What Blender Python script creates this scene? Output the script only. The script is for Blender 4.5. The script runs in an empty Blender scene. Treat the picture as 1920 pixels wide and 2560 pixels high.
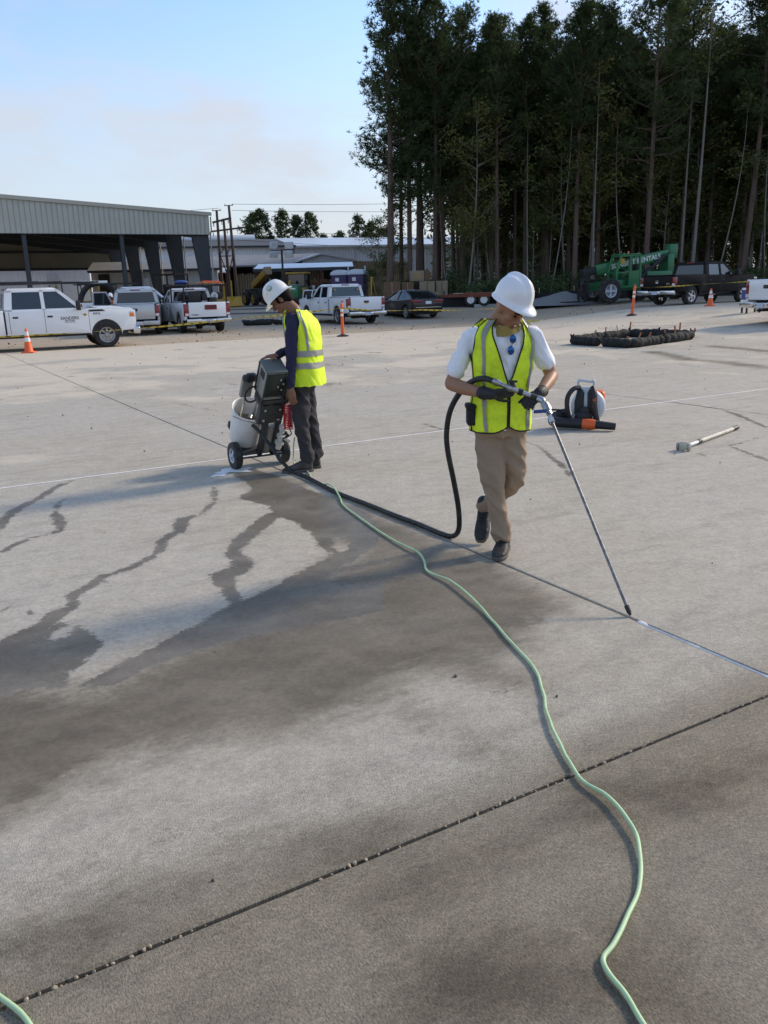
import bpy, bmesh, math, random
import numpy as np
from mathutils import Matrix, Vector, Euler, noise as mnoise
random.seed(7)
C = bpy.context.scene.collection
SC = bpy.context.scene
R = math.radians
PI = math.pi

# ------------------------------------------------------------------ camera
cam_d = bpy.data.cameras.new('camera')
cam = bpy.data.objects.new('camera', cam_d); C.objects.link(cam)
cam_d.sensor_fit = 'VERTICAL'; cam_d.sensor_height = 36.0; cam_d.lens = 29.25
cam_d.clip_end = 6000; cam_d.clip_start = 0.05
_p, _r = R(15.114), R(1.6)
_fw = Vector((0, math.cos(_p), -math.sin(_p))); _up = Vector((0, math.sin(_p), math.cos(_p))); _rt = Vector((1, 0, 0))
_rt2 = _rt*math.cos(_r) - _up*math.sin(_r); _up2 = _up*math.cos(_r) + _rt*math.sin(_r)
cam.matrix_world = Matrix(((_rt2.x, _up2.x, -_fw.x, 0), (_rt2.y, _up2.y, -_fw.y, 0), (_rt2.z, _up2.z, -_fw.z, 1.65), (0, 0, 0, 1)))
SC.camera = cam

# ------------------------------------------------------------------ sky, sun, exposure
SUN_EL = R(29); SUN_AZ = R(61)          # azimuth measured clockwise from +Y
world = bpy.data.worlds.new('World'); SC.world = world; world.use_nodes = True
wn = world.node_tree.nodes; wl = world.node_tree.links
for n in list(wn): wn.remove(n)
sky = wn.new('ShaderNodeTexSky'); sky.sky_type = 'NISHITA'; sky.sun_disc = False
sky.sun_elevation = SUN_EL; sky.sun_rotation = SUN_AZ
sky.air_density = 1.0; sky.dust_density = 0.7; sky.ozone_density = 3.0
tc = wn.new('ShaderNodeTexCoord')
mp = wn.new('ShaderNodeMapping'); mp.inputs['Scale'].default_value = (1.6, 1.6, 4.5); mp.inputs['Location'].default_value = (0.35, 0.2, 0.1)
cn = wn.new('ShaderNodeTexNoise'); cn.inputs['Scale'].default_value = 1.7; cn.inputs['Detail'].default_value = 7; cn.inputs['Roughness'].default_value = 0.6
cr = wn.new('ShaderNodeMapRange'); cr.inputs[1].default_value = 0.44; cr.inputs[2].default_value = 0.68; cr.inputs[3].default_value = 0.0; cr.inputs[4].default_value = 0.85
cr.interpolation_type = 'SMOOTHSTEP'
mixc = wn.new('ShaderNodeMix'); mixc.data_type = 'RGBA'
mixc.inputs[7].default_value = (2.72, 2.82, 3.08, 1)
bg = wn.new('ShaderNodeBackground'); bg.inputs['Strength'].default_value = 0.15
wo = wn.new('ShaderNodeOutputWorld')
wl.new(tc.outputs['Generated'], mp.inputs['Vector']); wl.new(mp.outputs[0], cn.inputs['Vector'])
wl.new(cn.outputs[0], cr.inputs[0]); wl.new(cr.outputs[0], mixc.inputs[0])
sx = wn.new('ShaderNodeSeparateXYZ'); wl.new(tc.outputs['Generated'], sx.inputs[0])
hz = wn.new('ShaderNodeMapRange'); hz.interpolation_type = 'SMOOTHSTEP'; hz.inputs[1].default_value = 0.34; hz.inputs[2].default_value = -0.02; hz.inputs[3].default_value = 0.0; hz.inputs[4].default_value = 0.92
wl.new(sx.outputs[2], hz.inputs[0])
mixh = wn.new('ShaderNodeMix'); mixh.data_type = 'RGBA'; mixh.inputs[7].default_value = (2.50, 2.56, 2.80, 1)
wl.new(sky.outputs[0], mixh.inputs[6]); wl.new(hz.outputs[0], mixh.inputs[0])
wl.new(mixh.outputs[2], mixc.inputs[6]); wl.new(mixc.outputs[2], bg.inputs['Color']); wl.new(bg.outputs[0], wo.inputs[0])

sun_d = bpy.data.lights.new('sun', 'SUN'); sun_d.energy = 2.0; sun_d.angle = R(8.0); sun_d.color = (1.0, 0.84, 0.64)
sun = bpy.data.objects.new('sun', sun_d); C.objects.link(sun)
_sd = Vector((math.sin(SUN_AZ)*math.cos(SUN_EL), math.cos(SUN_AZ)*math.cos(SUN_EL), math.sin(SUN_EL)))
sun.rotation_euler = _sd.to_track_quat('Z', 'Y').to_euler(); sun.location = _sd*120
SC.view_settings.view_transform = 'Standard'; SC.view_settings.look = 'None'
SC.view_settings.exposure = 0.75; SC.view_settings.gamma = 1.0; SC.view_settings.use_curve_mapping = False

# ------------------------------------------------------------------ materials
MATS = {}
def pm(name, col, rough=0.6, metal=0.0, var=0.12, scale=3.0, bump=0.0, bscale=40.0, coat=0.0, spec=0.5, dirt=None, dirt_amt=0.0, dscale=1.5, trans=0.0, emit=0.0, stretch=None):
    """Principled surface: noise-varied colour, optional grime patches and fine relief."""
    if name in MATS: return MATS[name]
    m = bpy.data.materials.new(name); m.use_nodes = True
    nt = m.node_tree; N = nt.nodes; L = nt.links
    b = N['Principled BSDF']
    b.inputs['Roughness'].default_value = rough; b.inputs['Metallic'].default_value = metal
    b.inputs['Specular IOR Level'].default_value = spec
    if coat: b.inputs['Coat Weight'].default_value = coat; b.inputs['Coat Roughness'].default_value = 0.08
    if trans: b.inputs['Transmission Weight'].default_value = trans
    t = N.new('ShaderNodeTexCoord'); src = t.outputs['Object']
    if stretch:
        mpn = N.new('ShaderNodeMapping'); mpn.inputs['Scale'].default_value = stretch; L.new(src, mpn.inputs[0]); src = mpn.outputs[0]
    n1 = N.new('ShaderNodeTexNoise'); n1.inputs['Scale'].default_value = scale; n1.inputs['Detail'].default_value = 6; n1.inputs['Roughness'].default_value = 0.65
    L.new(src, n1.inputs['Vector'])
    mx = N.new('ShaderNodeMix'); mx.data_type = 'RGBA'
    mx.inputs[6].default_value = tuple(max(0, c*(1-var*1.6)) for c in col) + (1,)
    mx.inputs[7].default_value = tuple(min(1, c*(1+var*1.4)) for c in col) + (1,)
    L.new(n1.outputs[0], mx.inputs[0]); out = mx.outputs[2]
    if dirt:
        n2 = N.new('ShaderNodeTexNoise'); n2.inputs['Scale'].default_value = dscale; n2.inputs['Detail'].default_value = 8; n2.inputs['Roughness'].default_value = 0.7
        L.new(src, n2.inputs['Vector'])
        r2 = N.new('ShaderNodeMapRange'); r2.inputs[1].default_value = 0.48; r2.inputs[2].default_value = 0.72; r2.inputs[4].default_value = dirt_amt
        L.new(n2.outputs[0], r2.inputs[0])
        m2 = N.new('ShaderNodeMix'); m2.data_type = 'RGBA'; L.new(r2.outputs[0], m2.inputs[0]); L.new(out, m2.inputs[6]); m2.inputs[7].default_value = tuple(dirt) + (1,)
        out = m2.outputs[2]
    L.new(out, b.inputs['Base Color'])
    if bump:
        n3 = N.new('ShaderNodeTexNoise'); n3.inputs['Scale'].default_value = bscale; n3.inputs['Detail'].default_value = 5; L.new(src, n3.inputs['Vector'])
        bp = N.new('ShaderNodeBump'); bp.inputs['Strength'].default_value = bump; bp.inputs['Distance'].default_value = 0.02; L.new(n3.outputs[0], bp.inputs['Height']); L.new(bp.outputs[0], b.inputs['Normal'])
    MATS[name] = m
    return m

# ------------------------------------------------------------------ mesh builder
def rotm(rx=0, ry=0, rz=0): return Euler((rx, ry, rz)).to_matrix().to_4x4()
def TR(loc=(0, 0, 0), rx=0, ry=0, rz=0): return Matrix.Translation(loc) @ rotm(rx, ry, rz)
class MB:
    def __init__(s, M=None): s.v = []; s.f = []; s.M = M
    def _add(s, vs, fs, M=None):
        o = len(s.v)
        T = M if s.M is None else (s.M if M is None else s.M @ M)
        if T is not None: vs = [T @ Vector(p) for p in vs]
        s.v.extend([tuple(p) for p in vs]); s.f.extend([tuple(i+o for i in f) for f in fs]); return s
    def box(s, c, d, M=None, top=(1, 1)):
        x, y, z = c; a, b, h = d[0]/2, d[1]/2, d[2]/2; tx, ty = top
        vs = [(x-a, y-b, z-h), (x+a, y-b, z-h), (x+a, y+b, z-h), (x-a, y+b, z-h), (x-a*tx, y-b*ty, z+h), (x+a*tx, y-b*ty, z+h), (x+a*tx, y+b*ty, z+h), (x-a*tx, y+b*ty, z+h)]
        return s._add(vs, [(3, 2, 1, 0), (4, 5, 6, 7), (0, 1, 5, 4), (1, 2, 6, 5), (2, 3, 7, 6), (3, 0, 4, 7)], M)
    def bb(s, lo, hi, M=None): return s.box([(a+b)/2 for a, b in zip(lo, hi)], [b-a for a, b in zip(lo, hi)], M)
    def prism(s, poly, a, b, axis='y', M=None):
        """poly: 2D outline; extruded along axis from a to b.  axis y: (x,z); x: (y,z); z: (x,y)"""
        n = len(poly)
        def P(p, t): return {'y': (p[0], t, p[1]), 'x': (t, p[0], p[1]), 'z': (p[0], p[1], t)}[axis]
        vs = [P(p, a) for p in poly] + [P(p, b) for p in poly]
        fs = [tuple(range(n)), tuple(range(2*n-1, n-1, -1))] + [(i, i+n, (i+1) % n + n, (i+1) % n) for i in range(n)]
        return s._add(vs, fs, M)
    def bar(s, p, q, w, h=None, M=None):
        """square bar between two points"""
        p, q = Vector(p), Vector(q); h = h or w; d = q-p; L = d.length
        if L < 1e-6: return s
        Q = d.to_track_quat('X', 'Z').to_matrix().to_4x4()
        T = Matrix.Translation((p+q)/2) @ Q
        return s.box((0, 0, 0), (L, w, h), T if M is None else M @ T)
    def tube(s, pts, r, n=8, cap=True, M=None, closed=False):
        pts = [Vector(p) for p in pts]; k = len(pts)
        rs = r if isinstance(r, (list, tuple)) else [r]*k
        vs = []; fs = []; prev = None
        for i, p in enumerate(pts):
            if closed: d = pts[(i+1) % k] - pts[i-1]
            else: d = (pts[min(i+1, k-1)] - pts[max(i-1, 0)])
            d = d.normalized() if d.length > 1e-9 else Vector((0, 0, 1))
            if prev is None:
                a = Vector((0, 0, 1)) if abs(d.z) < 0.9 else Vector((1, 0, 0)); u = d.cross(a).normalized()
            else:
                u = prev - d*prev.dot(d); u = u.normalized() if u.length > 1e-6 else d.orthogonal().normalized()
            prev = u; w = d.cross(u)
            for j in range(n):
                t = 2*PI*j/n; vs.append(p + (u*math.cos(t) + w*math.sin(t))*rs[i])
        m = k if closed else k-1
        for i in range(m):
            for j in range(n):
                a = i*n+j; b = i*n+(j+1) % n; c = ((i+1) % k)*n+(j+1) % n; e = ((i+1) % k)*n+j
                fs.append((a, b, c, e))
        if cap and not closed: fs.append(tuple(range(n-1, -1, -1))); fs.append(tuple((k-1)*n+j for j in range(n)))
        return s._add(vs, fs, M)
    def lathe(s, prof, n=24, M=None, caps=True):
        """prof: list of (r, z) revolved about z"""
        vs = []; fs = []; k = len(prof)
        for r, z in prof:
            for j in range(n):
                t = 2*PI*j/n; vs.append((r*math.cos(t), r*math.sin(t), z))
        for i in range(k-1):
            for j in range(n):
                fs.append((i*n+j, i*n+(j+1) % n, (i+1)*n+(j+1) % n, (i+1)*n+j))
        if caps:
            if prof[0][0] > 1e-5: fs.append(tuple(range(n-1, -1, -1)))
            if prof[-1][0] > 1e-5: fs.append(tuple((k-1)*n+j for j in range(n)))
        return s._add(vs, fs, M)
    def ell(s, c, r, n=12, m=8, M=None, Q=None):
        prof = [(math.sin(PI*i/m), -math.cos(PI*i/m)) for i in range(m+1)]
        prof[0] = (0.001, -1); prof[-1] = (0.001, 1)
        T = Matrix.Translation(c) @ (Q if Q is not None else Matrix.Identity(4)) @ Matrix.Diagonal((r[0], r[1], r[2], 1))
        return s.lathe(prof, n, T if M is None else M @ T)
    def loft(s, rings, cap=True, M=None, closed=True):
        n = len(rings[0]); vs = [p for r in rings for p in r]; fs = []
        for i in range(len(rings)-1):
            for j in range(n if closed else n-1):
                fs.append((i*n+j, i*n+(j+1) % n, (i+1)*n+(j+1) % n, (i+1)*n+j))
        if cap and closed: fs.append(tuple(range(n-1, -1, -1))); fs.append(tuple((len(rings)-1)*n+j for j in range(n)))
        return s._add(vs, fs, M)
    def limb(s, pts, rads, n=12, M=None):
        """tapered rounded chain with dome ends"""
        pts = [Vector(p) for p in pts]
        P = [pts[0]]; q = [rads[0]]
        d0 = (pts[1]-pts[0]).normalized(); d1 = (pts[-1]-pts[-2]).normalized()
        pp = [pts[0]-d0*rads[0]*0.9, pts[0]-d0*rads[0]*0.55] + pts + [pts[-1]+d1*rads[-1]*0.55, pts[-1]+d1*rads[-1]*0.9]
        rr = [rads[0]*0.3, rads[0]*0.8] + list(rads) + [rads[-1]*0.8, rads[-1]*0.3]
        return s.tube(pp, rr, n, True, M)
    def mesh(s, name, smooth=None):
        me = bpy.data.meshes.new(name); me.from_pydata(s.v, [], s.f); me.update()
        if smooth is not None:
            me.polygons.foreach_set('use_smooth', [True]*len(me.polygons)); me.set_sharp_from_angle(angle=R(smooth))
        return me
    def build(s, name, mat, parent=None, smooth=38, bevel=0, seg=2, mods=None):
        if isinstance(mat, str): mat = MATS[mat]
        if bevel or mods:
            me = s.mesh(name, None); me = apply_mods(me, bevel, seg, mods)
            me.name = name
            if smooth is not None: me.polygons.foreach_set('use_smooth', [True]*len(me.polygons)); me.set_sharp_from_angle(angle=R(smooth))
        else: me = s.mesh(name, smooth)
        me.materials.clear(); me.materials.append(mat)
        o = bpy.data.objects.new(name, me); C.objects.link(o)
        if parent is not None: o.parent = parent
        return o
def apply_mods(me, bevel=0, seg=2, mods=None):
    o = bpy.data.objects.new('tmp', me); C.objects.link(o)
    if bevel:
        b = o.modifiers.new('b', 'BEVEL'); b.width = bevel; b.segments = seg; b.limit_method = 'ANGLE'; b.angle_limit = R(32)
    for kind, kw in (mods or []):
        m = o.modifiers.new(kind, kind)
        for k, v in kw.items(): setattr(m, k, v)
    dg = bpy.context.evaluated_depsgraph_get(); dg.update()
    new = bpy.data.meshes.new_from_object(o.evaluated_get(dg))
    bpy.data.objects.remove(o); bpy.data.meshes.remove(me)
    return new
def fold(o, amp, fx=5.0, fz=11.0, low=None, tilt=0.5):
    """cloth folds pressed into a finished mesh along its normals"""
    me = o.data; n = len(me.vertices); co = np.empty(n*3); no = np.empty(n*3); me.vertices.foreach_get('co', co); me.vertices.foreach_get('normal', no); co = co.reshape(-1, 3); no = no.reshape(-1, 3)
    for i in range(n):
        x, y, z = co[i]; zz = z+tilt*x; a = mnoise.noise(Vector((x*fx, y*fx, zz*fz))); b = mnoise.noise(Vector((x*fx*2.6+7, y*fx*2.6, zz*fz*2.2)))
        k = amp*((0.5-min(1.0, abs(a)*2.4))+0.35*b)
        if low: k *= 1+low[1]*math.exp(-((z-low[0])/low[2])**2)
        co[i] += no[i]*k
    me.vertices.foreach_set('co', co.ravel()); me.update(); return o
def tag(o, label, cat, group=None):
    o['label'] = label; o['category'] = cat
    if group: o['group'] = group
    return o
def thing(name, label, cat, loc=(0, 0, 0), rz=0, group=None):
    o = bpy.data.objects.new(name, None); C.objects.link(o); o.empty_display_size = 0.2
    o.location = loc; o.rotation_euler = (0, 0, rz)
    return tag(o, label, cat, group)
def struct(o): o['kind'] = 'structure'; return o
def stuff(o, label=None, cat=None):
    o['kind'] = 'stuff'
    if label: tag(o, label, cat)
    return o
def child(name, me, parent, loc=(0, 0, 0), rot=(0, 0, 0), scale=(1, 1, 1)):
    o = bpy.data.objects.new(name, me); C.objects.link(o); o.parent = parent; o.location = loc; o.rotation_euler = rot; o.scale = scale
    return o
def copy_tree(o, parent=None):
    c = o.copy(); C.objects.link(c); c.parent = parent
    for ch in list(o.children): copy_tree(ch, c)
    return c
def spline(pts, k=8):
    """Catmull-Rom through points"""
    P = [Vector(p) for p in pts]; P = [P[0]*2-P[1]] + P + [P[-1]*2-P[-2]]; out = []
    for i in range(1, len(P)-2):
        for j in range(k):
            t = j/k; a, b, c, d = P[i-1], P[i], P[i+1], P[i+2]
            out.append(0.5*((2*b) + (c-a)*t + (2*a-5*b+4*c-d)*t*t + (3*b-a-3*c+d)*t**3))
    out.append(P[-2]); return out
def ss(t): t = max(0.0, min(1.0, t)); return t*t*(3-2*t)
def tz(x, y):                                                 # the yard climbs gently to the right and behind the parked cars
    a = ss((x-4)/11)*ss((y-15)/20); return 0.5*a + 0.65*ss((y-44)/11)*(1-0.6*a)
def text_mesh(txt, size, depth=0.002, bold=False):
    cu = bpy.data.curves.new('txt', 'FONT'); cu.body = txt; cu.size = size; cu.extrude = depth; cu.align_x = 'CENTER'; cu.align_y = 'CENTER'; cu.resolution_u = 3
    if bold: cu.offset = size*0.018
    o = bpy.data.objects.new('txt', cu); C.objects.link(o)
    dg = bpy.context.evaluated_depsgraph_get(); dg.update()
    me = bpy.data.meshes.new_from_object(o.evaluated_get(dg)); bpy.data.objects.remove(o); bpy.data.curves.remove(cu)
    return me
def text(name, txt, size, mat, parent, M, depth=0.002, bold=False):
    me = text_mesh(txt, size, depth, bold); me.transform(M); me.materials.clear(); me.materials.append(MATS[mat])
    o = bpy.data.objects.new(name, me); C.objects.link(o); o.parent = parent; return o

# common materials
pm('white_paint', (0.78, 0.79, 0.80), 0.32, 0, 0.03, 2, coat=0.5, dirt=(0.42, 0.37, 0.30), dirt_amt=0.22, dscale=2.2)
pm('silver_paint', (0.50, 0.51, 0.52), 0.34, 0.55, 0.05, 2, coat=0.5, dirt=(0.40, 0.36, 0.30), dirt_amt=0.2)
pm('black_paint', (0.007, 0.007, 0.009), 0.30, 0, 0.2, 2, coat=0.3, dirt=(0.05, 0.045, 0.04), dirt_amt=0.2)
pm('brown_black_paint', (0.008, 0.006, 0.0055), 0.45, 0, 0.2, 2, coat=0.0, spec=0.15, dirt=(0.05, 0.04, 0.032), dirt_amt=0.3)
pm('auto_glass', (0.012, 0.016, 0.020), 0.06, 0, 0.2, 2, coat=0.3, spec=0.8)
pm('clear_glass', (0.10, 0.13, 0.14), 0.05, 0, 0.2, 2, spec=0.8)
pm('rubber', (0.022, 0.021, 0.020), 0.85, 0, 0.3, 9, bump=0.2, dirt=(0.14, 0.115, 0.09), dirt_amt=0.55, dscale=5)
pm('black_rubber', (0.012, 0.012, 0.013), 0.55, 0, 0.3, 9, bump=0.15, dirt=(0.13, 0.13, 0.12), dirt_amt=0.28, dscale=22)
pm('black_plastic', (0.016, 0.016, 0.017), 0.5, 0, 0.25, 8)
pm('chrome', (0.62, 0.62, 0.63), 0.22, 1.0, 0.08, 6, dirt=(0.25, 0.22, 0.2), dirt_amt=0.3)
pm('steel', (0.42, 0.43, 0.44), 0.36, 1.0, 0.15, 12, dirt=(0.16, 0.14, 0.12), dirt_amt=0.4, dscale=14)
pm('rim_grey', (0.40, 0.40, 0.41), 0.38, 0.7, 0.1, 6, dirt=(0.2, 0.17, 0.14), dirt_amt=0.4)
pm('red_lens', (0.22, 0.008, 0.010), 0.18, 0, 0.1, 6, coat=0.5)
pm('amber_lens', (0.75, 0.19, 0.02), 0.2, 0, 0.1, 6, coat=0.5)
pm('lamp_lens', (0.70, 0.72, 0.74), 0.12, 0.2, 0.1, 6, coat=0.5)
pm('plate', (0.50, 0.56, 0.66), 0.5, 0, 0.1, 20)
pm('dark_iron', (0.020, 0.021, 0.022), 0.55, 0.3, 0.25, 5, dirt=(0.12, 0.08, 0.05), dirt_amt=0.4, dscale=4)
pm('orange', (0.83, 0.13, 0.025), 0.55, 0, 0.1, 5, dirt=(0.35, 0.2, 0.13), dirt_amt=0.35, dscale=4)
pm('reflective', (0.74, 0.74, 0.73), 0.35, 0.1, 0.08, 15)
pm('wood_stake', (0.46, 0.16, 0.075), 0.8, 0, 0.3, 12)
pm('yellow', (0.46, 0.27, 0.025), 0.5, 0, 0.15, 5, dirt=(0.15, 0.11, 0.07), dirt_amt=0.45)
pm('green_paint', (0.009, 0.15, 0.048), 0.4, 0, 0.12, 2, coat=0.3, dirt=(0.12, 0.12, 0.08), dirt_amt=0.3)
pm('print_white', (0.78, 0.78, 0.77), 0.5, 0, 0.05)
pm('print_black', (0.02, 0.02, 0.02), 0.6, 0, 0.1)
pm('rust_red', (0.20, 0.055, 0.03), 0.8, 0, 0.3, 6, dirt=(0.09, 0.05, 0.035), dirt_amt=0.5)

# ------------------------------------------------------------------ ground
def ground_mat():
    m = bpy.data.materials.new('sandy_dirt'); m.use_nodes = True; nt = m.node_tree; N = nt.nodes; L = nt.links
    b = N['Principled BSDF']; b.inputs['Roughness'].default_value = 0.95; b.inputs['Specular IOR Level'].default_value = 0.2
    t = N.new('ShaderNodeTexCoord')
    def nz(s, d=6, r=0.6):
        n = N.new('ShaderNodeTexNoise'); n.inputs['Scale'].default_value = s; n.inputs['Detail'].default_value = d; n.inputs['Roughness'].default_value = r; L.new(t.outputs['Object'], n.inputs['Vector']); return n.outputs[0]
    def mix(f, a, c):
        x = N.new('ShaderNodeMix'); x.data_type = 'RGBA'
        L.new(f, x.inputs[0])
        for s, v in ((6, a), (7, c)):
            if isinstance(v, tuple): x.inputs[s].default_value = v + (1,)
            else: L.new(v, x.inputs[s])
        return x.outputs[2]
    def rng(f, a, c, o1=1.0):
        x = N.new('ShaderNodeMapRange'); x.inputs[1].default_value = a; x.inputs[2].default_value = c; x.inputs[4].default_value = o1; L.new(f, x.inputs[0]); return x.outputs[0]
    c1 = mix(nz(0.9, 8), (0.30, 0.235, 0.165), (0.54, 0.45, 0.335))
    c2 = mix(rng(nz(0.33, 5), 0.50, 0.62, 0.6), c1, (0.40, 0.365, 0.315))
    c3 = mix(rng(nz(2.6, 9, 0.75), 0.60, 0.72, 0.65), c2, (0.13, 0.085, 0.055))
    L.new(c3, b.inputs['Base Color'])
    bp = N.new('ShaderNodeBump'); bp.inputs['Strength'].default_value = 0.8; bp.inputs['Distance'].default_value = 0.06; L.new(nz(7, 8, 0.7), bp.inputs['Height']); L.new(bp.outputs[0], b.inputs['Normal'])
    MATS['sandy_dirt'] = m
ground_mat()
xs = [-3000, -900, -300, -140] + [i*2.0 for i in range(-45, 56)] + [140, 240, 600, 3000]
ys = [-3000, -800, -200, -60] + [i*2.0 for i in range(-12, 70)] + [170, 260, 600, 1500, 4000]
gm = MB(); gm.v = [(x, y, tz(x, y) - 0.03) for y in ys for x in xs]
nx = len(xs)
gm.f = [(j*nx+i, j*nx+i+1, (j+1)*nx+i+1, (j+1)*nx+i) for j in range(len(ys)-1) for i in range(nx-1)]
struct(gm.build('ground', 'sandy_dirt', smooth=60))

# concrete pad: slabs on a 6.14 x 6.22 m grid turned 30 degrees
E1 = Vector((math.cos(R(30)), math.sin(R(30)), 0)); E2 = Vector((-math.sin(R(30)), math.cos(R(30)), 0))
def uv(u, v): p = E1*u + E2*v; return p.x, p.y
U0, V0, DU, DV, GAP = 3.03, 1.89, 6.22, 6.14, 0.015

# water on the slabs, and soft foreground shade drawn as dark patches: outlines in metres on the ground
STREAMS = [[((-1.49,7.1),0.017),((-1.38,6.6),0.028),((-1.41,6.21),0.022),((-1.52,6.05),0.055),((-1.47,5.74),0.05),((-1.54,5.52),0.044),((-1.49,5.21),0.033),((-1.6,4.93),0.028),((-1.73,4.77),0.028),((-1.74,4.65),0.05),((-1.79,4.5),0.039),((-1.73,4.28),0.039),((-1.78,4.19),0.055),((-1.78,4.03),0.066),((-1.88,3.89),0.044),((-1.92,3.82),0.033)],[((-1.74,4.65),0.033),((-1.64,4.69),0.011)],[((-1.13,6.89),0.022),((-1.16,6.65),0.017)],[((-0.84,6.11),0.077),((-0.91,5.8),0.072),((-0.98,5.44),0.066),((-1.0,5.19),0.055),((-0.87,4.92),0.066),((-0.98,4.73),0.088),((-0.91,4.51),0.044),((-0.84,4.32),0.044)],[((-2.87,7.55),0.011),((-2.93,7.32),0.033),((-2.93,6.86),0.039),((-2.97,6.48),0.05),((-2.91,6.13),0.039),((-2.82,5.87),0.028)],[((-2.67,6.95),0.008),((-2.7,6.75),0.017),((-2.6,6.37),0.028),((-2.46,6.09),0.05),((-2.36,5.83),0.022),((-2.52,5.67),0.022),((-2.56,5.51),0.028),((-2.58,5.33),0.011)],[((-2.1,4.24),0.017),((-2.08,4.31),0.017),((-2.02,4.32),0.011),((-1.89,4.18),0.006)],[((-1.32,4.11),0.017),((-1.23,4.11),0.017)],[((4.03,11.56),0.008),((4.25,11.16),0.017),((4.42,10.73),0.028),((4.43,10.35),0.044),((4.41,10.07),0.033),((4.36,9.34),0.028)],[((4.26,10.04),0.008),((4.34,9.86),0.017),((4.4,9.74),0.011)],[((4.11,8.74),0.017),((3.97,8.68),0.017),((3.52,8.3),0.011),((3.54,8.04),0.022),((3.56,7.75),0.033),((3.58,7.55),0.017)],[((3.08,7.96),0.022),((3.11,7.82),0.011)],[((2.88,8.03),0.011),((2.81,7.93),0.011)],[((-0.76,2.27),0.004),((-0.75,2.28),0.004)],[((-0.75,2.31),0.004),((-0.72,2.31),0.004)],[((-0.71,2.3),0.004),((-0.69,2.28),0.004)],[((-0.69,2.26),0.004),((-0.68,2.26),0.004)],[((-0.72,2.24),0.003),((-0.71,2.24),0.003)],[((-0.74,2.22),0.003),((-0.73,2.23),0.003)],[((0.41,3.19),0.007),((0.44,3.17),0.007)],[((0.45,3.15),0.006),((0.47,3.14),0.006)],[((0.49,3.18),0.006),((0.5,3.17),0.006)],[((0.25,2.93),0.011),((0.28,2.9),0.011)],[((0.53,10.24),0.022),((0.71,9.81),0.022)],[((1.51,8.96),0.011),((1.63,8.59),0.017),((1.67,7.66),0.033),((1.66,6.99),0.017)]]
WETPOLY = [[(-2.15,3.61),(-1.92,3.82),(-1.78,3.98),(-1.67,4.08),(-1.62,4.05),(-1.45,3.89),(-1.39,3.74),(-1.4,3.59),(-1.47,3.46),(-1.39,3.32),(-1.59,3.3),(-1.83,2.98)],[(-1.38,3.32),(-1.29,3.45),(-1.18,3.65),(-1.06,3.87),(-0.98,4.0),(-0.85,4.27),(-0.74,4.38),(-0.54,4.76),(-0.33,5.08),(-0.43,5.26),(-0.54,5.65),(-0.66,5.9),(-0.82,6.08),(-0.93,6.4),(-1.2,6.66),(-1.13,7.02),(-1.38,7.55),(-1.34,7.96),(-0.97,7.5),(-0.72,7.05),(-0.43,6.61),(-0.1,6.1),(-0.03,5.38),(-0.15,5.04),(-0.26,4.82),(-0.35,4.62),(-0.25,4.49),(-0.01,4.59),(-0.01,4.09),(-0.77,3.78),(-1.05,3.54),(-1.19,3.32)]]
DRYPOLY = [[(-1.66,3.84),(-1.61,3.9),(-1.63,4.02),(-1.68,4.02),(-1.7,3.89)],[(-0.35,5.46),(-0.26,5.51),(-0.22,5.34),(-0.28,5.14),(-0.32,5.2)],[(-1.51,3.06),(-1.47,3.2),(-1.46,3.16),(-1.48,3.06)]]
DAMP_SHADE_POLY = [[(-2.1,3.51),(-1.5,3.34),(-1.28,3.35),(-1.16,3.57),(-0.83,4.15),(-0.52,4.72),(-0.32,5.15),(-0.44,5.88),(-0.77,6.61),(-1.16,7.06),(-1.44,7.76),(-0.85,7.39),(-0.41,6.57),(-0.44,6.67),(-0.03,6.09),(0.38,5.37),(0.5,5.15),(0.64,4.95),(0.73,4.81),(1.06,4.24),(0.92,3.92),(0.67,3.55),(0.51,3.48),(0.56,3.24),(0.39,3.35),(0.27,3.38),(0.13,3.23),(0.07,3.07),(-0.02,3.05),(-0.21,2.93),(-0.6,2.82),(-0.99,2.66),(-1.28,2.36),(-1.57,2.19)],[(-0.03,2.35),(-0.22,2.26),(-0.46,2.2),(-0.7,2.04),(-0.96,1.94),(-1.06,1.87),(-1.16,1.81),(-1.12,1.73),(-1.01,1.76),(-0.82,1.8),(-0.7,1.91),(-0.54,2.05),(-0.35,2.12),(-0.03,2.21)],[(-0.03,2.01),(0.04,2.06),(0.25,2.19),(0.5,2.34),(0.68,2.48),(1.01,2.53),(1.33,2.6),(1.28,2.49),(0.94,2.33),(0.71,2.28),(0.55,2.22),(0.39,2.13),(0.17,2.0),(-0.03,1.92)],[(-0.03,1.7),(0.28,1.84),(0.52,1.83),(0.67,1.74),(0.71,1.53),(-0.03,1.5)]]  # main area is damp; the nearest bands put soft shade into the colour
DAMPLINE = [[((0.39,3.37),0.07),((0.56,3.24),0.03)],[((0.07,3.05),0.04),((0.21,2.96),0.02)],[((0.32,2.75),0.06),((0.36,2.75),0.05)],[((6.41,19.92),0.22),((6.52,17.72),0.22),((6.98,16.83),0.22),((7.28,15.74),0.22)],[((8.17,20.79),0.22),((8.78,19.04),0.22)]]
def seg_dist(P, a, b):
    a = np.array(a); b = np.array(b); d = b-a; t = np.clip(((P-a)@d)/max(1e-9, d@d), 0, 1); return np.linalg.norm(P-(a+t[:, None]*d), axis=1)
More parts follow.
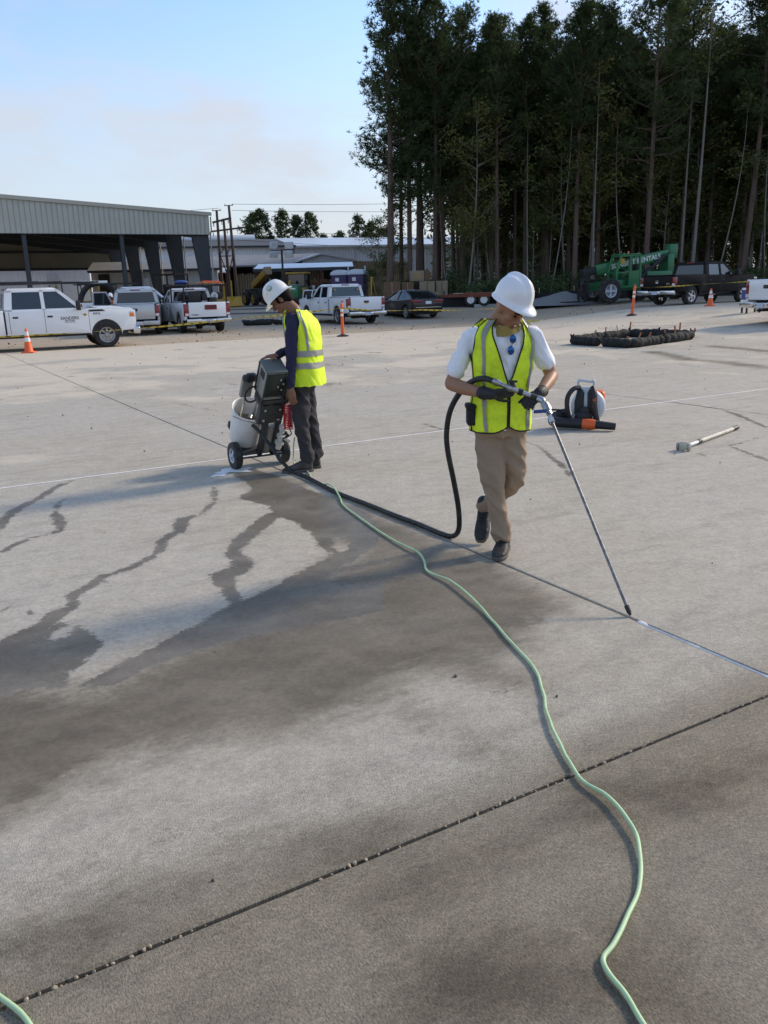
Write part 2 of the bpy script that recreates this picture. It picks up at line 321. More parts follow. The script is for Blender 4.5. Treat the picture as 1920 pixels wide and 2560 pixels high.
def poly_sd(P, poly):
    n = len(poly); dist = np.full(len(P), 1e9); ins = np.zeros(len(P), bool); x, y = P[:, 0], P[:, 1]
    for i in range(n):
        (x1, y1), (x2, y2) = poly[i], poly[(i+1) % n]
        dist = np.minimum(dist, seg_dist(P, (x1, y1), (x2, y2)))
        c = ((y1 > y) != (y2 > y)) & (x < (x2-x1)*(y-y1)/((y2-y1) if y2 != y1 else 1e-9)+x1); ins ^= c
    return np.where(ins, dist, -dist)
def line_sd(P, pts):
    best = np.full(len(P), -1e9)
    for (a, wa), (b, wb) in zip(pts[:-1], pts[1:]):
        A = np.array(a); B = np.array(b); d = B-A; t = np.clip(((P-A)@d)/max(1e-9, d@d), 0, 1)
        best = np.maximum(best, (wa+(wb-wa)*t) - np.linalg.norm(P-(A+t[:, None]*d), axis=1))
    return best
def wet_fields(P):
    wet = np.full(len(P), -1.0); damp_shade = np.full(len(P), -1.5)
    near = (P[:, 1] < 27) & (np.abs(P[:, 0]) < 14)
    if near.any():
        Q = P[near]; w = np.full(len(Q), -1.0)
        for s in STREAMS: w = np.maximum(w, line_sd(Q, s))
        for s in WETPOLY: w = np.maximum(w, poly_sd(Q, s))
        for s in DRYPOLY: w = np.minimum(w, -poly_sd(Q, s))
        wet[near] = w
        d = np.full(len(Q), -1.5)
        for s in DAMP_SHADE_POLY: d = np.maximum(d, poly_sd(Q, s))
        for s in DAMPLINE: d = np.maximum(d, line_sd(Q, s))
        damp_shade[near] = d
    return np.clip(wet, -0.4, 0.4), np.clip(damp_shade, -1, 1)
def concrete_mat():
    m = bpy.data.materials.new('concrete'); m.use_nodes = True; nt = m.node_tree; N = nt.nodes; L = nt.links
    b = N['Principled BSDF']
    t = N.new('ShaderNodeTexCoord'); obj = t.outputs['Object']
    mp = N.new('ShaderNodeMapping'); mp.inputs['Rotation'].default_value = (0, 0, R(-30)); L.new(obj, mp.inputs[0])   # slab axes
    st = N.new('ShaderNodeMapping'); st.inputs['Rotation'].default_value = (0, 0, R(-30)); st.inputs['Scale'].default_value = (1, 1, 1); L.new(obj, st.inputs[0])
    def scaled(sx, sy):
        x = N.new('ShaderNodeMapping'); x.inputs['Scale'].default_value = (sx, sy, 1); L.new(mp.outputs[0], x.inputs[0]); return x.outputs[0]
    def nz(s, d=6, r=0.6, src=None):
        n = N.new('ShaderNodeTexNoise'); n.inputs['Scale'].default_value = s; n.inputs['Detail'].default_value = d; n.inputs['Roughness'].default_value = r; L.new(src or obj, n.inputs['Vector']); return n.outputs[0]
    def math_(op, a, c=None, d=None):
        x = N.new('ShaderNodeMath'); x.operation = op
        for i, v in enumerate((a, c, d)):
            if v is None: continue
            if isinstance(v, (int, float)): x.inputs[i].default_value = v
            else: L.new(v, x.inputs[i])
        return x.outputs[0]
    def rng(f, a, c, o0=0.0, o1=1.0, smooth=True):
        x = N.new('ShaderNodeMapRange'); x.inputs[1].default_value = a; x.inputs[2].default_value = c; x.inputs[3].default_value = o0; x.inputs[4].default_value = o1
        if smooth: x.interpolation_type = 'SMOOTHSTEP'
        L.new(f, x.inputs[0]); return x.outputs[0]
    def mix(f, a, c, blend='MIX'):
        x = N.new('ShaderNodeMix'); x.data_type = 'RGBA'; x.blend_type = blend
        if isinstance(f, (int, float)): x.inputs[0].default_value = f
        else: L.new(f, x.inputs[0])
        for s, v in ((6, a), (7, c)):
            if isinstance(v, tuple): x.inputs[s].default_value = v + (1,)
            else: L.new(v, x.inputs[s])
        return x.outputs[2]
    aw = N.new('ShaderNodeAttribute'); aw.attribute_name = 'wet'
    ad = N.new('ShaderNodeAttribute'); ad.attribute_name = 'damp_shade'
    au = N.new('ShaderNodeAttribute'); au.attribute_name = 'dust'
    ar = N.new('ShaderNodeAttribute'); ar.attribute_name = 'broom'
    big = nz(0.55, 5, 0.55); mid = nz(2.2, 8, 0.65); fine = nz(38, 5, 0.7); broom = nz(1, 6, 0.8, scaled(190, 85)); grit = nz(260, 3, 0.7)
    smear = nz(1.0, 6, 0.7, scaled(1.1, 5.0))
    c = mix(mid, (0.365, 0.325, 0.262), (0.51, 0.462, 0.378))
    c = mix(rng(big, 0.35, 0.65), c, (0.455, 0.42, 0.355))
    c = mix(rng(smear, 0.48, 0.72, 0, 0.55), c, (0.285, 0.262, 0.228))
    c = mix(rng(nz(1.3, 7, 0.7), 0.52, 0.7, 0, 0.5), c, (0.52, 0.46, 0.375))
    # rough broomed texture
    bm = math_('MULTIPLY', rng(broom, 0.38, 0.60, 0.46, 1.22, False), 1.0)
    gr = rng(grit, 0.3, 0.7, 0.74, 1.22, False)
    bmix = math_('ADD', math_('MULTIPLY', math_('SUBTRACT', bm, 1.0), ar.outputs['Fac']), 1.0)
    mot = math_('MULTIPLY', rng(nz(9, 8, 0.75), 0.3, 0.7, 0.84, 1.15, False), rng(nz(48, 6, 0.8), 0.27, 0.40, 0.72, 1.0))
    tone = math_('MULTIPLY', math_('MULTIPLY', bmix, gr), mot); tone = math_('MULTIPLY', tone, rng(fine, 0.3, 0.7, 0.80, 1.16, False))
    comb = N.new('ShaderNodeCombineColor'); 
    for i in range(3): L.new(tone, comb.inputs[i])
    c = mix(1.0, c, comb.outputs[0], 'MULTIPLY')
    c = mix(rng(ar.outputs['Fac'], 0.75, 1.0, 0, 0.90), c, mix(1.0, c, (0.60, 0.57, 0.505), 'MULTIPLY'))  # near slab's own browner tone, with lens falloff darkened into the colour
    # wind-blown sand
    dn = math_('ADD', math_('MULTIPLY', math_('SUBTRACT', nz(0.42, 7, 0.62), 0.5), 2.4), au.outputs['Fac'])
    dm = rng(dn, 0.40, 0.72)
    c = mix(math_('MULTIPLY', dm, 0.85), c, mix(mid, (0.52, 0.44, 0.33), (0.66, 0.59, 0.47)))
    # brown mud smears further out
    c = mix(math_('MULTIPLY', rng(nz(0.85, 8, 0.72, scaled(1, 0.45)), 0.60, 0.70), rng(au.outputs['Fac'], 0.1, 0.4)), c, (0.17, 0.135, 0.10))
    # damp concrete, standing water, and foreground shade painted into the colour
    w = math_('ADD', aw.outputs['Fac'], math_('ADD', math_('MULTIPLY', math_('SUBTRACT', nz(6, 8, 0.8), 0.5), 0.20), math_('MULTIPLY', math_('SUBTRACT', nz(22, 6, 0.8, scaled(1, 2.2)), 0.5), 0.13)))
    wm = rng(w, -0.006, 0.010)
    d = math_('ADD', ad.outputs['Fac'], math_('MULTIPLY', math_('SUBTRACT', nz(1.7, 6, 0.62), 0.5), 0.60))
    d = math_('ADD', d, math_('MULTIPLY', math_('SUBTRACT', nz(8, 8, 0.78, scaled(1, 1.8)), 0.5), 0.42))
    damp_shade_mask = rng(d, -0.16, 0.22)
    blotch = rng(nz(1.1, 7, 0.65), 0.3, 0.7, 0.66, 1.0)
    dark = math_('SUBTRACT', 1.0, math_('MAXIMUM', math_('MULTIPLY', math_('MULTIPLY', damp_shade_mask, blotch), 0.76), math_('MULTIPLY', wm, rng(nz(2.3, 6, 0.6), 0.3, 0.7, 0.58, 0.74))))
    cb2 = N.new('ShaderNodeCombineColor')
    for i, ex in enumerate((0.94, 1.0, 1.10)): L.new(math_('POWER', dark, ex), cb2.inputs[i])
    c = mix(1.0, c, cb2.outputs[0], 'MULTIPLY')
    L.new(c, b.inputs['Base Color'])
    ro = math_('SUBTRACT', math_('SUBTRACT', 0.86, math_('MULTIPLY', wm, 0.32)), math_('MULTIPLY', damp_shade_mask, 0.12)); L.new(ro, b.inputs['Roughness'])
    b.inputs['Specular IOR Level'].default_value = 0.35
    bh = math_('ADD', math_('MULTIPLY', math_('MULTIPLY', broom, ar.outputs['Fac']), 0.9), math_('ADD', math_('MULTIPLY', grit, 0.35), math_('MULTIPLY', fine, 0.25)))
    bp = N.new('ShaderNodeBump'); bp.inputs['Distance'].default_value = 0.006; L.new(bh, bp.inputs['Height'])
    L.new(rng(wm, 0, 1, 0.8, 0.4), bp.inputs['Strength']); L.new(bp.outputs[0], b.inputs['Normal'])
    MATS['concrete'] = m
concrete_mat()
pm('joint_dirt', (0.035, 0.028, 0.022), 0.95, 0, 0.4, 30, bump=0.5)
UMIN, UMAX, VMIN, VMAX = U0-DU*3, U0+DU*7, V0-DV*2, 28.4
pb = MB()
nu, nv = 60, 30
for j in range(nv+1):
    for i in range(nu+1):
        x, y = uv(UMIN+(UMAX-UMIN)*i/nu, VMIN+(VMAX-VMIN)*j/nv); pb.v.append((x, y, tz(x, y)-0.016))
pb.f = [(j*(nu+1)+i, j*(nu+1)+i+1, (j+1)*(nu+1)+i+1, (j+1)*(nu+1)+i) for j in range(nv) for i in range(nu)]
pad = struct(pb.build('concrete_pad', 'joint_dirt', smooth=60))
def slab(u0, u1, v0, v1):
    u0 += GAP/2; u1 -= GAP/2; v0 += GAP/2; v1 -= GAP/2
    cx, cy = uv((u0+u1)/2, (v0+v1)/2); dist = math.hypot(cx, cy)
    if cy < -7 or (abs(cx) > cy*0.62+9): return
    st = 0.045 if dist < 13.5 else (0.2 if dist < 27 else 0.6)
    a = max(2, int((u1-u0)/st)); b = max(2, int((v1-v0)/st))
    us = np.linspace(u0, u1, a+1); vs = np.linspace(v0, v1, b+1)
    # round the arrises a touch
    us = np.insert(us, [1, a], [u0+0.006, u1-0.006]); vs = np.insert(vs, [1, b], [v0+0.006, v1-0.006]); a += 2; b += 2
    UU, VV = np.meshgrid(us, vs); P = np.stack([UU.ravel()*E1.x+VV.ravel()*E2.x, UU.ravel()*E1.y+VV.ravel()*E2.y], 1)
    tx = np.clip((P[:, 0]-4)/11, 0, 1); ty = np.clip((P[:, 1]-15)/20, 0, 1)
    Z = 0.5*tx*tx*(3-2*tx)*ty*ty*(3-2*ty)
    edge = (UU.ravel() < u0+1e-6) | (UU.ravel() > u1-1e-6) | (VV.ravel() < v0+1e-6) | (VV.ravel() > v1-1e-6)
    Z = Z - edge*0.004
    n = a+1
    idx = np.arange(len(P)).reshape(b+1, n)
    F = np.stack([idx[:-1, :-1].ravel(), idx[:-1, 1:].ravel(), idx[1:, 1:].ravel(), idx[1:, :-1].ravel()], 1)
    rim = np.concatenate([idx[0, :], idx[1:, -1], idx[-1, -2::-1], idx[-2:0:-1, 0]])
    low = np.concatenate([np.stack([P[rim, 0], P[rim, 1], Z[rim]-0.03], 1)])
    V3 = np.concatenate([np.stack([P[:, 0], P[:, 1], Z], 1), low]); k = len(P)
    S = [(int(rim[i]), int(k+i), int(k+(i+1) % len(rim)), int(rim[(i+1) % len(rim)])) for i in range(len(rim))]
    me = bpy.data.meshes.new('slab'); me.from_pydata(V3.tolist(), [], F.tolist()+S); me.update()
    allP = np.concatenate([P, P[rim]]); w, d = wet_fields(allP)
    vv = allP@np.array([E2.x, E2.y])
    du = np.clip((vv-5)/22, -0.25, 0.75)+np.clip((vv-23.5)*0.14, 0, 0.7)
    br = np.where(vv < V0, 1.0, np.clip(1.0-(vv-V0)/1.25, 0.10, 1.0))
    for nm, arr in (('wet', w), ('damp_shade', d), ('dust', du), ('broom', br)):
        at = me.attributes.new(nm, 'FLOAT', 'POINT'); at.data.foreach_set('value', arr.astype(np.float32))
    me.materials.append(MATS['concrete'])
    o = bpy.data.objects.new('slab', me); C.objects.link(o); o.parent = pad
uu = [U0+DU*i for i in range(-3, 8)]; vv_ = [V0+DV*i for i in range(-2, 5)] + [28.35]
for i in range(len(uu)-1):
    for j in range(len(vv_)-1): slab(uu[i], uu[i+1], vv_[j], vv_[j+1])

# white sealant ribbons in the joints
pm('sealant_white', (0.82, 0.81, 0.79), 0.7, 0, 0.08, 30)
def ribbon(name, a, b, w, z, step, gaps=0.0, seed=1, ends=True):
    rng_ = random.Random(seed); mb = MB(); d = Vector((b[0]-a[0], b[1]-a[1], 0)); L = d.length; d.normalize(); s = Vector((-d.y, d.x, 0)); n = int(L/step)
    prev = None
    for i in range(n+1):
        p = Vector((a[0], a[1], 0)) + d*(L*i/n); q = mnoise.noise(Vector((i*0.13, seed, 0)))*0.5+0.5; q2 = mnoise.noise(Vector((i*0.6, seed+9, 0)))
        hw = w*(0.35+0.75*q+0.35*q2); off = s*(w*0.35*mnoise.noise(Vector((i*0.08, seed+4, 2))))
        if hw < w*gaps: prev = None; continue
        o = len(mb.v); zz = tz(p.x, p.y)+z
        mb.v += [tuple(p+off-s*hw+Vector((0, 0, zz-0.004))), tuple(p+off+Vector((0, 0, zz))), tuple(p+off+s*hw+Vector((0, 0, zz-0.004)))]
        if prev is not None: mb.f += [(prev, o, o+1, prev+1), (prev+1, o+1, o+2, prev+2)]
        prev = o
    return mb.build(name, 'sealant_white', pad)
ribbon('joint_sealant', uv(-3.2, V0+DV), uv(13.5, V0+DV), 0.013, 0.006, 0.02, 0.30, 2)
ribbon('joint_sealant', uv(U0-0.010, 2.72), uv(U0-0.010, -0.6), 0.0095, 0.005, 0.01, 0.25, 5)
# blob of fresh sealant under the nozzle and the puddle by the cart wheel
mb = MB(); mb.ell((*uv(U0, 2.70), -0.003), (0.012, 0.032, 0.009), Q=rotm(0, 0, R(30))); mb.build('sealant_blob', 'sealant_white', pad)
mb = MB()
pu = [(-0.11, 0.02), (-0.05, 0.06), (0.02, 0.045), (0.09, 0.07), (0.14, 0.03), (0.10, -0.01), (0.15, -0.05), (0.06, -0.06), (-0.02, -0.045), (-0.06, -0.09), (-0.14, -0.06), (-0.09, -0.02)]
o0 = len(mb.v); mb.v = [(-1.42+x*1.25, 7.80+y*2.0, 0.003) for x, y in pu]; mb.f = [tuple(range(len(pu)))]
mb.v += [(-1.53+x*0.55, 7.58+y*0.9, 0.003) for x, y in pu]; mb.f += [tuple(range(len(pu), 2*len(pu)))]
mb.build('milky_puddle', 'sealant_white', pad)
# pebbles lodged in the near joint, and crumbs scattered on the slabs
pm('pebble', (0.40, 0.33, 0.24), 0.85, 0, 0.6, 60)
pm('clod', (0.10, 0.075, 0.055), 0.95, 0, 0.4, 30)
rr = random.Random(4)
def stone(mb, x, y, z, r):
    Q = rotm(rr.uniform(0, 6), rr.uniform(0, 6), rr.uniform(0, 6)); o = len(mb.v)
    mb.ell((x, y, z), (r*rr.uniform(0.7, 1.3), r*rr.uniform(0.6, 1.1), r*rr.uniform(0.5, 0.9)), 6, 4, Q=Q)
    for i in range(o, len(mb.v)):
        v = Vector(mb.v[i]); mb.v[i] = tuple(v + Vector((rr.uniform(-1, 1), rr.uniform(-1, 1), rr.uniform(-1, 1)))*r*0.16)
mb = MB()
u = -1.2
while u < 4.5:
    k = mnoise.noise(Vector((u*2.3, 3.1, 0)))
    if k > -0.15:
        x, y = uv(u, V0+rr.uniform(-0.006, 0.006)); stone(mb, x, y, rr.uniform(-0.009, 0.0), rr.choice([0.004, 0.005, 0.006, 0.008]))
    u += rr.uniform(0.012, 0.05)
stuff(mb.build('joint_pebbles', 'pebble', smooth=25), 'small tan pebbles lodged in the dark near joint', 'pebbles')
mb = MB()
for i in range(420):
    v = rr.uniform(2, 28); u = rr.uniform(-6, 26); x, y = uv(u, v)
    if y > 2 and abs(x) < y*0.5: stone(mb, x, y, tz(x, y)+0.003, rr.choice([0.003, 0.004, 0.006, 0.009])*(1+y/25))
for i in range(420):
    y = rr.uniform(28, 46); x = rr.uniform(-16, 20); stone(mb, x, y, tz(x, y)-0.025, rr.choice([0.012, 0.018, 0.025, 0.045]))
stuff(mb.build('scattered_crumbs', 'clod', smooth=25), 'dark crumbs of soil and grit scattered over the slabs', 'crumbs')

# ------------------------------------------------------------------ buildings behind the yard
pm('shed_beige', (0.50, 0.49, 0.42), 0.5, 0, 0.05, 1.2, dirt=(0.33, 0.31, 0.26), dirt_amt=0.25, dscale=0.8)
pm('trim_beige', (0.44, 0.42, 0.35), 0.5, 0, 0.05, 1.2)
pm('frame_grey', (0.040, 0.047, 0.055), 0.5, 0.1, 0.15, 1.5)
pm('roof_dark', (0.06, 0.063, 0.066), 0.7, 0, 0.15, 0.6)
pm('inner_beige', (0.34, 0.33, 0.27), 0.7, 0, 0.08, 1)
pm('metal_white', (0.72, 0.75, 0.78), 0.45, 0, 0.05, 0.6, dirt=(0.50, 0.50, 0.49), dirt_amt=0.35, dscale=0.5)
pm('metal_grey', (0.52, 0.55, 0.58), 0.5, 0, 0.06, 0.6, dirt=(0.38, 0.38, 0.37), dirt_amt=0.3, dscale=0.5)
pm('roof_light', (0.56, 0.60, 0.64), 0.4, 0.3, 0.06, 0.6)
pm('roof_shingle', (0.20, 0.21, 0.225), 0.8, 0, 0.18, 1.2, dirt=(0.29, 0.28, 0.27), dirt_amt=0.4, dscale=0.7)
pm('canopy_white', (0.78, 0.81, 0.86), 0.35, 0.1, 0.04, 1)
pm('dark_brown', (0.045, 0.033, 0.026), 0.85, 0, 0.3, 2)
pm('board_tan', (0.36, 0.27, 0.17), 0.85, 0, 0.25, 3, stretch=(6, 6, 0.7))
pm('post_brown', (0.13, 0.06, 0.045), 0.7, 0, 0.2, 3)
pm('pole_wood', (0.105, 0.075, 0.058), 0.9, 0, 0.25, 3, stretch=(8, 8, 0.6))
pm('asphalt', (0.075, 0.075, 0.078), 0.9, 0, 0.15, 2, bump=0.3, bscale=60)

# open-sided steel shed: local x along the gable, y into the depth
shed = thing('open_shed', 'large beige metal open-sided shed with tapered dark steel columns', 'shed', (-11.0, 58.0, 0), R(30))
def roof_z(x): return 7.75 - abs(x+18)*0.061
ZB = 5.32
pw = 0.305; x = 0.0; k = 0
rest = MB()
while x > -36:
    z1, z0 = roof_z(x)-0.14, roof_z(x-pw)-0.14
    mb = MB() if k < 62 else rest
    mb.prism([(x-pw+0.008, ZB), (x-0.008, ZB), (x-0.008, z1), (x-pw+0.008, z0)], -0.05, 0.0, 'y')
    mb.prism([(x-0.05, ZB), (x-0.018, ZB), (x-0.018, z1), (x-0.05, z1)], -0.082, -0.048, 'y')
    if k < 62: mb.build('panel', 'shed_beige', shed, smooth=None)
    x -= pw; k += 1
stuff(rest.build('panel', 'shed_beige', shed, smooth=None))
mb = MB()
for a, b in ((0.16, -18), (-18, -36.16)):
    mb.prism([(a, roof_z(a)-0.16), (b, roof_z(b)-0.16), (b, roof_z(b)+0.06), (a, roof_z(a)+0.06)], -0.16, -0.09, 'y')
mb.build('roof_trim', 'trim_beige', shed, smooth=None)
mb = MB()
for a, b in ((0.16, -18), (-18, -36.16)):
    mb.prism([(a, roof_z(a)-0.10), (b, roof_z(b)-0.10), (b, roof_z(b)+0.02), (a, roof_z(a)+0.02)], -0.085, 26.1, 'y')
mb.build('roof', 'roof_dark', shed, smooth=None)
mb = MB(); mb.bb((-36, 0.004, ZB-0.03), (0, 0.10, ZB+0.2)); mb.build('gable_girt', 'frame_grey', shed)
for y in (0.35, 6.2, 12.2, 18.2, 24.2):
    mb = MB(); mb.prism([(-0.02, 0.6), (-0.50, 0.6), (-1.15, 5.25), (-1.25, 6.0), (-0.02, 6.0)], y-0.13, y+0.13, 'y'); mb.build('column', 'frame_grey', shed, smooth=None, bevel=0.01, seg=1)
    mb = MB(); mb.prism([(-1.2, 5.15), (-0.3, 5.15+0.3), (-0.3, 6.55), (-18, 7.6), (-18, 6.95)], y-0.11, y+0.11, 'y'); mb.build('rafter', 'frame_grey', shed, smooth=None)
    if y > 1:
        mb = MB(); mb.prism([(-36, 0.6), (-35.5, 0.6), (-34.8, 5.25), (-36, 6)], y-0.13, y+0.13, 'y'); mb.build('column', 'frame_grey', shed, smooth=None)
    mb = MB(); mb.prism([(-18, 6.95), (-34.9, 5.2), (-36, 6.5), (-18, 7.6)], y-0.11, y+0.11, 'y'); mb.build('rafter', 'frame_grey', shed, smooth=None)
for x in (-5.75, -11.5, -17.25, -24):
    mb = MB(); mb.bb((x-0.12, 0.13, 0.6), (x+0.12, 0.17, ZB+0.4)); mb.bb((x-0.12, 0.33, 0.6), (x+0.12, 0.37, ZB+0.4)); mb.bb((x-0.02, 0.17, 0.6), (x+0.02, 0.33, ZB+0.4)); mb.build('gable_post', 'frame_grey', shed)
for x in (-8.0, -15.0, -24.0):
    mb = MB(); mb.bb((x-0.1, 24.1, 0.6), (x+0.1, 24.4, 7.0)); mb.build('rear_post', 'frame_grey', shed)
mb = MB()
for i in range(22):
    x = -0.8-i*1.6; mb.bb((x-0.05, 0.1, roof_z(x)-0.34), (x+0.05, 26, roof_z(x)-0.13))
mb.build('purlin', 'frame_grey', shed)
mb = MB(); n = 110
for i in range(n):
    x0 = -35.8+i*0.318; z = roof_z(x0+0.16)-0.2; mb.bb((x0, 24.6+(0.03 if i % 3 else 0), 3.95), (x0+0.316, 24.7, z))
mb.build('rear_cladding', 'inner_beige', shed, smooth=None)
mb = MB(); mb.bb((-36, 24.44, 3.85), (0, 24.58, 4.05)); mb.bb((-36, 24.44, 5.3), (0, 24.58, 5.45)); mb.build('rear_girt', 'frame_grey', shed)
for y in (0.35, 6.2, 12.2, 18.2):
    mb = MB(); mb.tube([(0.16, y-0.25, 6.45), (0.16, y-0.25, 5.6), (0.10, y-0.25, 5.45), (0.06, y-0.25, 5.2), (0.05, y-0.25, 0.7)], 0.045, 6); mb.build('downpipe', 'trim_beige', shed)

def ribbed(mb, L, z0, z1, rib=0.32, d=0.035, z1b=None):
    """ribbed cladding in the local xz plane facing -y, x from 0 to L; top may slope from z1 to z1b"""
    z1b = z1 if z1b is None else z1b; n = int(L/rib); pts = []
    for i in range(n):
        x = L*i/n; w = L/n
        pts += [(x, 0), (x+w*0.62, 0), (x+w*0.72, -d), (x+w*0.90, -d)]
    pts.append((L, 0)); o = len(mb.v)
    for (x, y) in pts: mb._add([(x, y, z0), (x, y, z1+(z1b-z1)*x/L)], [])
    mb.f += [(o+2*i, o+2*i+2, o+2*i+3, o+2*i+1) for i in range(len(pts)-1)]
def hall(name, label, loc, rz, L, D, eave, ridge, wall, roof, base=0.4, cat='building'):
    t = thing(name, label, cat, loc, rz)
    mb = MB(); ribbed(mb, L, base, eave)
    mb.M = Matrix.Translation((L, 0, 0)) @ rotm(0, 0, R(90)); ribbed(mb, D, base, eave)
    mb.M = Matrix.Translation((0, D, 0)) @ rotm(0, 0, R(-90)); ribbed(mb, D, base, eave); mb.M = None
    mb._add([(L, 0, eave), (L, D, eave), (L, D/2, ridge), (0, 0, eave), (0, D, eave), (0, D/2, ridge)], [(0, 1, 2), (4, 3, 5)])
    mb.bb((0, D, base), (L, D+0.05, eave))
    mb.build('wall', wall, t, smooth=None)
    mb = MB(); mb.prism([(-0.35, eave-0.02), (D/2, ridge+0.02), (D+0.35, eave-0.02), (D+0.35, eave+0.08), (D/2, ridge+0.14), (-0.35, eave+0.08)], -0.3, L+0.3, 'x'); mb.build('roof', roof, t, smooth=None)
    mb = MB(); mb.bb((-0.2, -0.5, eave-0.1), (L+0.2, -0.36, eave+0.1)); mb.build('gutter', 'frame_grey' if roof != 'roof_light' else 'metal_grey', t)
    return t
w1 = hall('warehouse', 'long white metal warehouse with dark low roof behind the utility poles', (-33.0, 87.9, 0), R(18.2), 25.1, 18, 6.25, 7.4, 'metal_white', 'roof_dark')
mb = MB(); mb.tube([(6, 9, 7.3), (22.5, 9, 7.3)], 0.75, 12); mb.build('ridge_vent', 'metal_grey', w1)
mb = MB(); mb.lathe([(0.4, 0), (0.4, 0.9), (0.5, 0.95), (0.5, 1.15), (0.1, 1.3)], 12, Matrix.Translation((12.3, 2.2, 6.5))); mb.build('roof_fan', 'steel', w1)
mb = MB(); mb.box((14.6, -0.05, 3.4), (0.08, 0.05, 5.6)); mb.box((24.9, -0.06, 3.4), (0.12, 0.06, 5.6)); mb.build('downpipe', 'metal_grey', w1)
w2 = hall('warehouse', 'long grey ribbed metal warehouse with pale roof beside the forest edge', (-9.0, 95.9, 0), R(18.2), 30, 18, 6.2, 7.5, 'metal_grey', 'roof_light')
mb = MB(); mb.box((6.9, -0.06, 3.4), (0.1, 0.06, 5.6)); mb.box((19, -0.06, 3.4), (0.1, 0.06, 5.6)); mb.build('downpipe', 'roof_light', w2)
wl_ = hall('metal_building', 'white ribbed metal building seen beneath the open shed roof', (-46, 78.5, 0), R(16), 19.0, 9, 4.55, 5.2, 'metal_white', 'roof_light')
mb = MB(); mb.box((15.6, -0.12, 2.6), (0.9, 0.12, 2.1)); mb.build('door', 'metal_grey', wl_)
hg = hall('metal_building', 'low grey ribbed building with blue-grey roof between the shed columns', (-24.2, 73.4, 0), R(10), 10.5, 7, 3.55, 4.3, 'metal_grey', 'roof_shingle')
mb = MB(); mb.box((1.0, -0.1, 2.4), (0.9, 0.1, 1.9)); mb.build('door', 'dark_brown', hg)
mb = MB(); mb.box((4.4, -0.1, 2.6), (0.55, 0.12, 0.7)); mb.build('vent_box', 'metal_white', hg)

# low workshop with open bays
lo = thing('workshop', 'low workshop with grey shingle roof, open dark bays and tan boards', 'workshop', (-17.3, 78.0, 0), R(4))
mb = MB(); mb.bb((0, 3.2, 0.5), (11.8, 3.4, 3.9)); mb.bb((0, 0.1, 0.5), (0.2, 9, 3.9)); mb.bb((11.6, 0.1, 0.5), (11.8, 9, 3.9)); mb.build('wall', 'dark_brown', lo)
mb = MB(); mb.prism([(-1.0, 3.72), (5.5, 4.85), (12, 3.72), (12, 3.84), (5.5, 5.0), (-1.0, 3.86)], -0.5, 12.2, 'x'); mb.build('roof', 'roof_shingle', lo, smooth=None)
mb = MB(); mb.prism([(-2.6, 3.22), (-0.9, 3.70), (-0.9, 3.78), (-2.6, 3.30)], -0.4, 4.0, 'x'); mb.build('lean_to_roof', 'canopy_white', lo, smooth=None)
for i in range(26):
    mb = MB(); mb.bb((0.25+i*0.24, -0.02+0.01*(i % 2), 0.6), (0.25+i*0.24+0.19, 0.03+0.01*(i % 2), 3.1+0.05*(i % 3))); 
    if 13 <= i <= 16: continue
    mb.build('board', 'board_tan', lo, smooth=None)
for x in (0.1, 3.9, 6.4, 9.2, 11.6):
    mb = MB(); mb.bb((x-0.08, -2.3 if x < 4 else -0.3, 0.5), (x+0.08, -2.14 if x < 4 else -0.14, 3.5)); mb.build('post', 'post_brown', lo)

cp = thing('canopy', 'flat white metal canopy on dark posts in front of the workshop', 'canopy', (-9.4, 66.0, 0), R(3))
mb = MB(); mb.prism([(0, 3.15), (4.6, 3.62), (4.6, 3.72), (0, 3.27)], 0, 7.6, 'x'); mb.build('roof', 'canopy_white', cp, smooth=None)
mb = MB(); mb.bb((-0.02, -0.06, 3.02), (7.62, -0.005, 3.24)); mb.bb((-0.07, 0, 3.0), (-0.01, 4.6, 3.4)); mb.build('beam', 'frame_grey', cp)
for x, y in ((0.15, 0.2), (2.4, 0.2), (5.2, 0.2), (7.4, 0.2), (0.15, 4.3), (2.6, 4.3), (5.2, 4.3), (7.4, 4.3)):
    mb = MB(); mb.bb((x-0.07, y-0.07, 0.5), (x+0.07, y+0.07, 3.15+y*0.09)); mb.build('post', 'post_brown', cp)
for i in range(13):
    mb = MB(); mb.bb((2.7+i*0.2, 4.75, 1.9), (2.7+i*0.2+0.15, 4.79, 3.3-0.04*(i % 3))); mb.build('board', 'board_tan', cp, smooth=None)
mb = MB(); mb.bb((5.6, 4.9, 0.6), (7.3, 5.0, 3.4)); mb.build('door_opening', 'black_plastic', cp)
mb = MB(); mb.bb((0.1, 5.0, 0.6), (7.5, 5.2, 3.5)); mb.build('back_wall', 'dark_brown', cp)
for i, x in enumerate((0.9, 2.6, 3.4)):
    mb = MB(); mb.bb((x, 0.10, 2.20), (x+0.3, 0.12, 2.55)); mb.build('notice', 'print_white', cp)

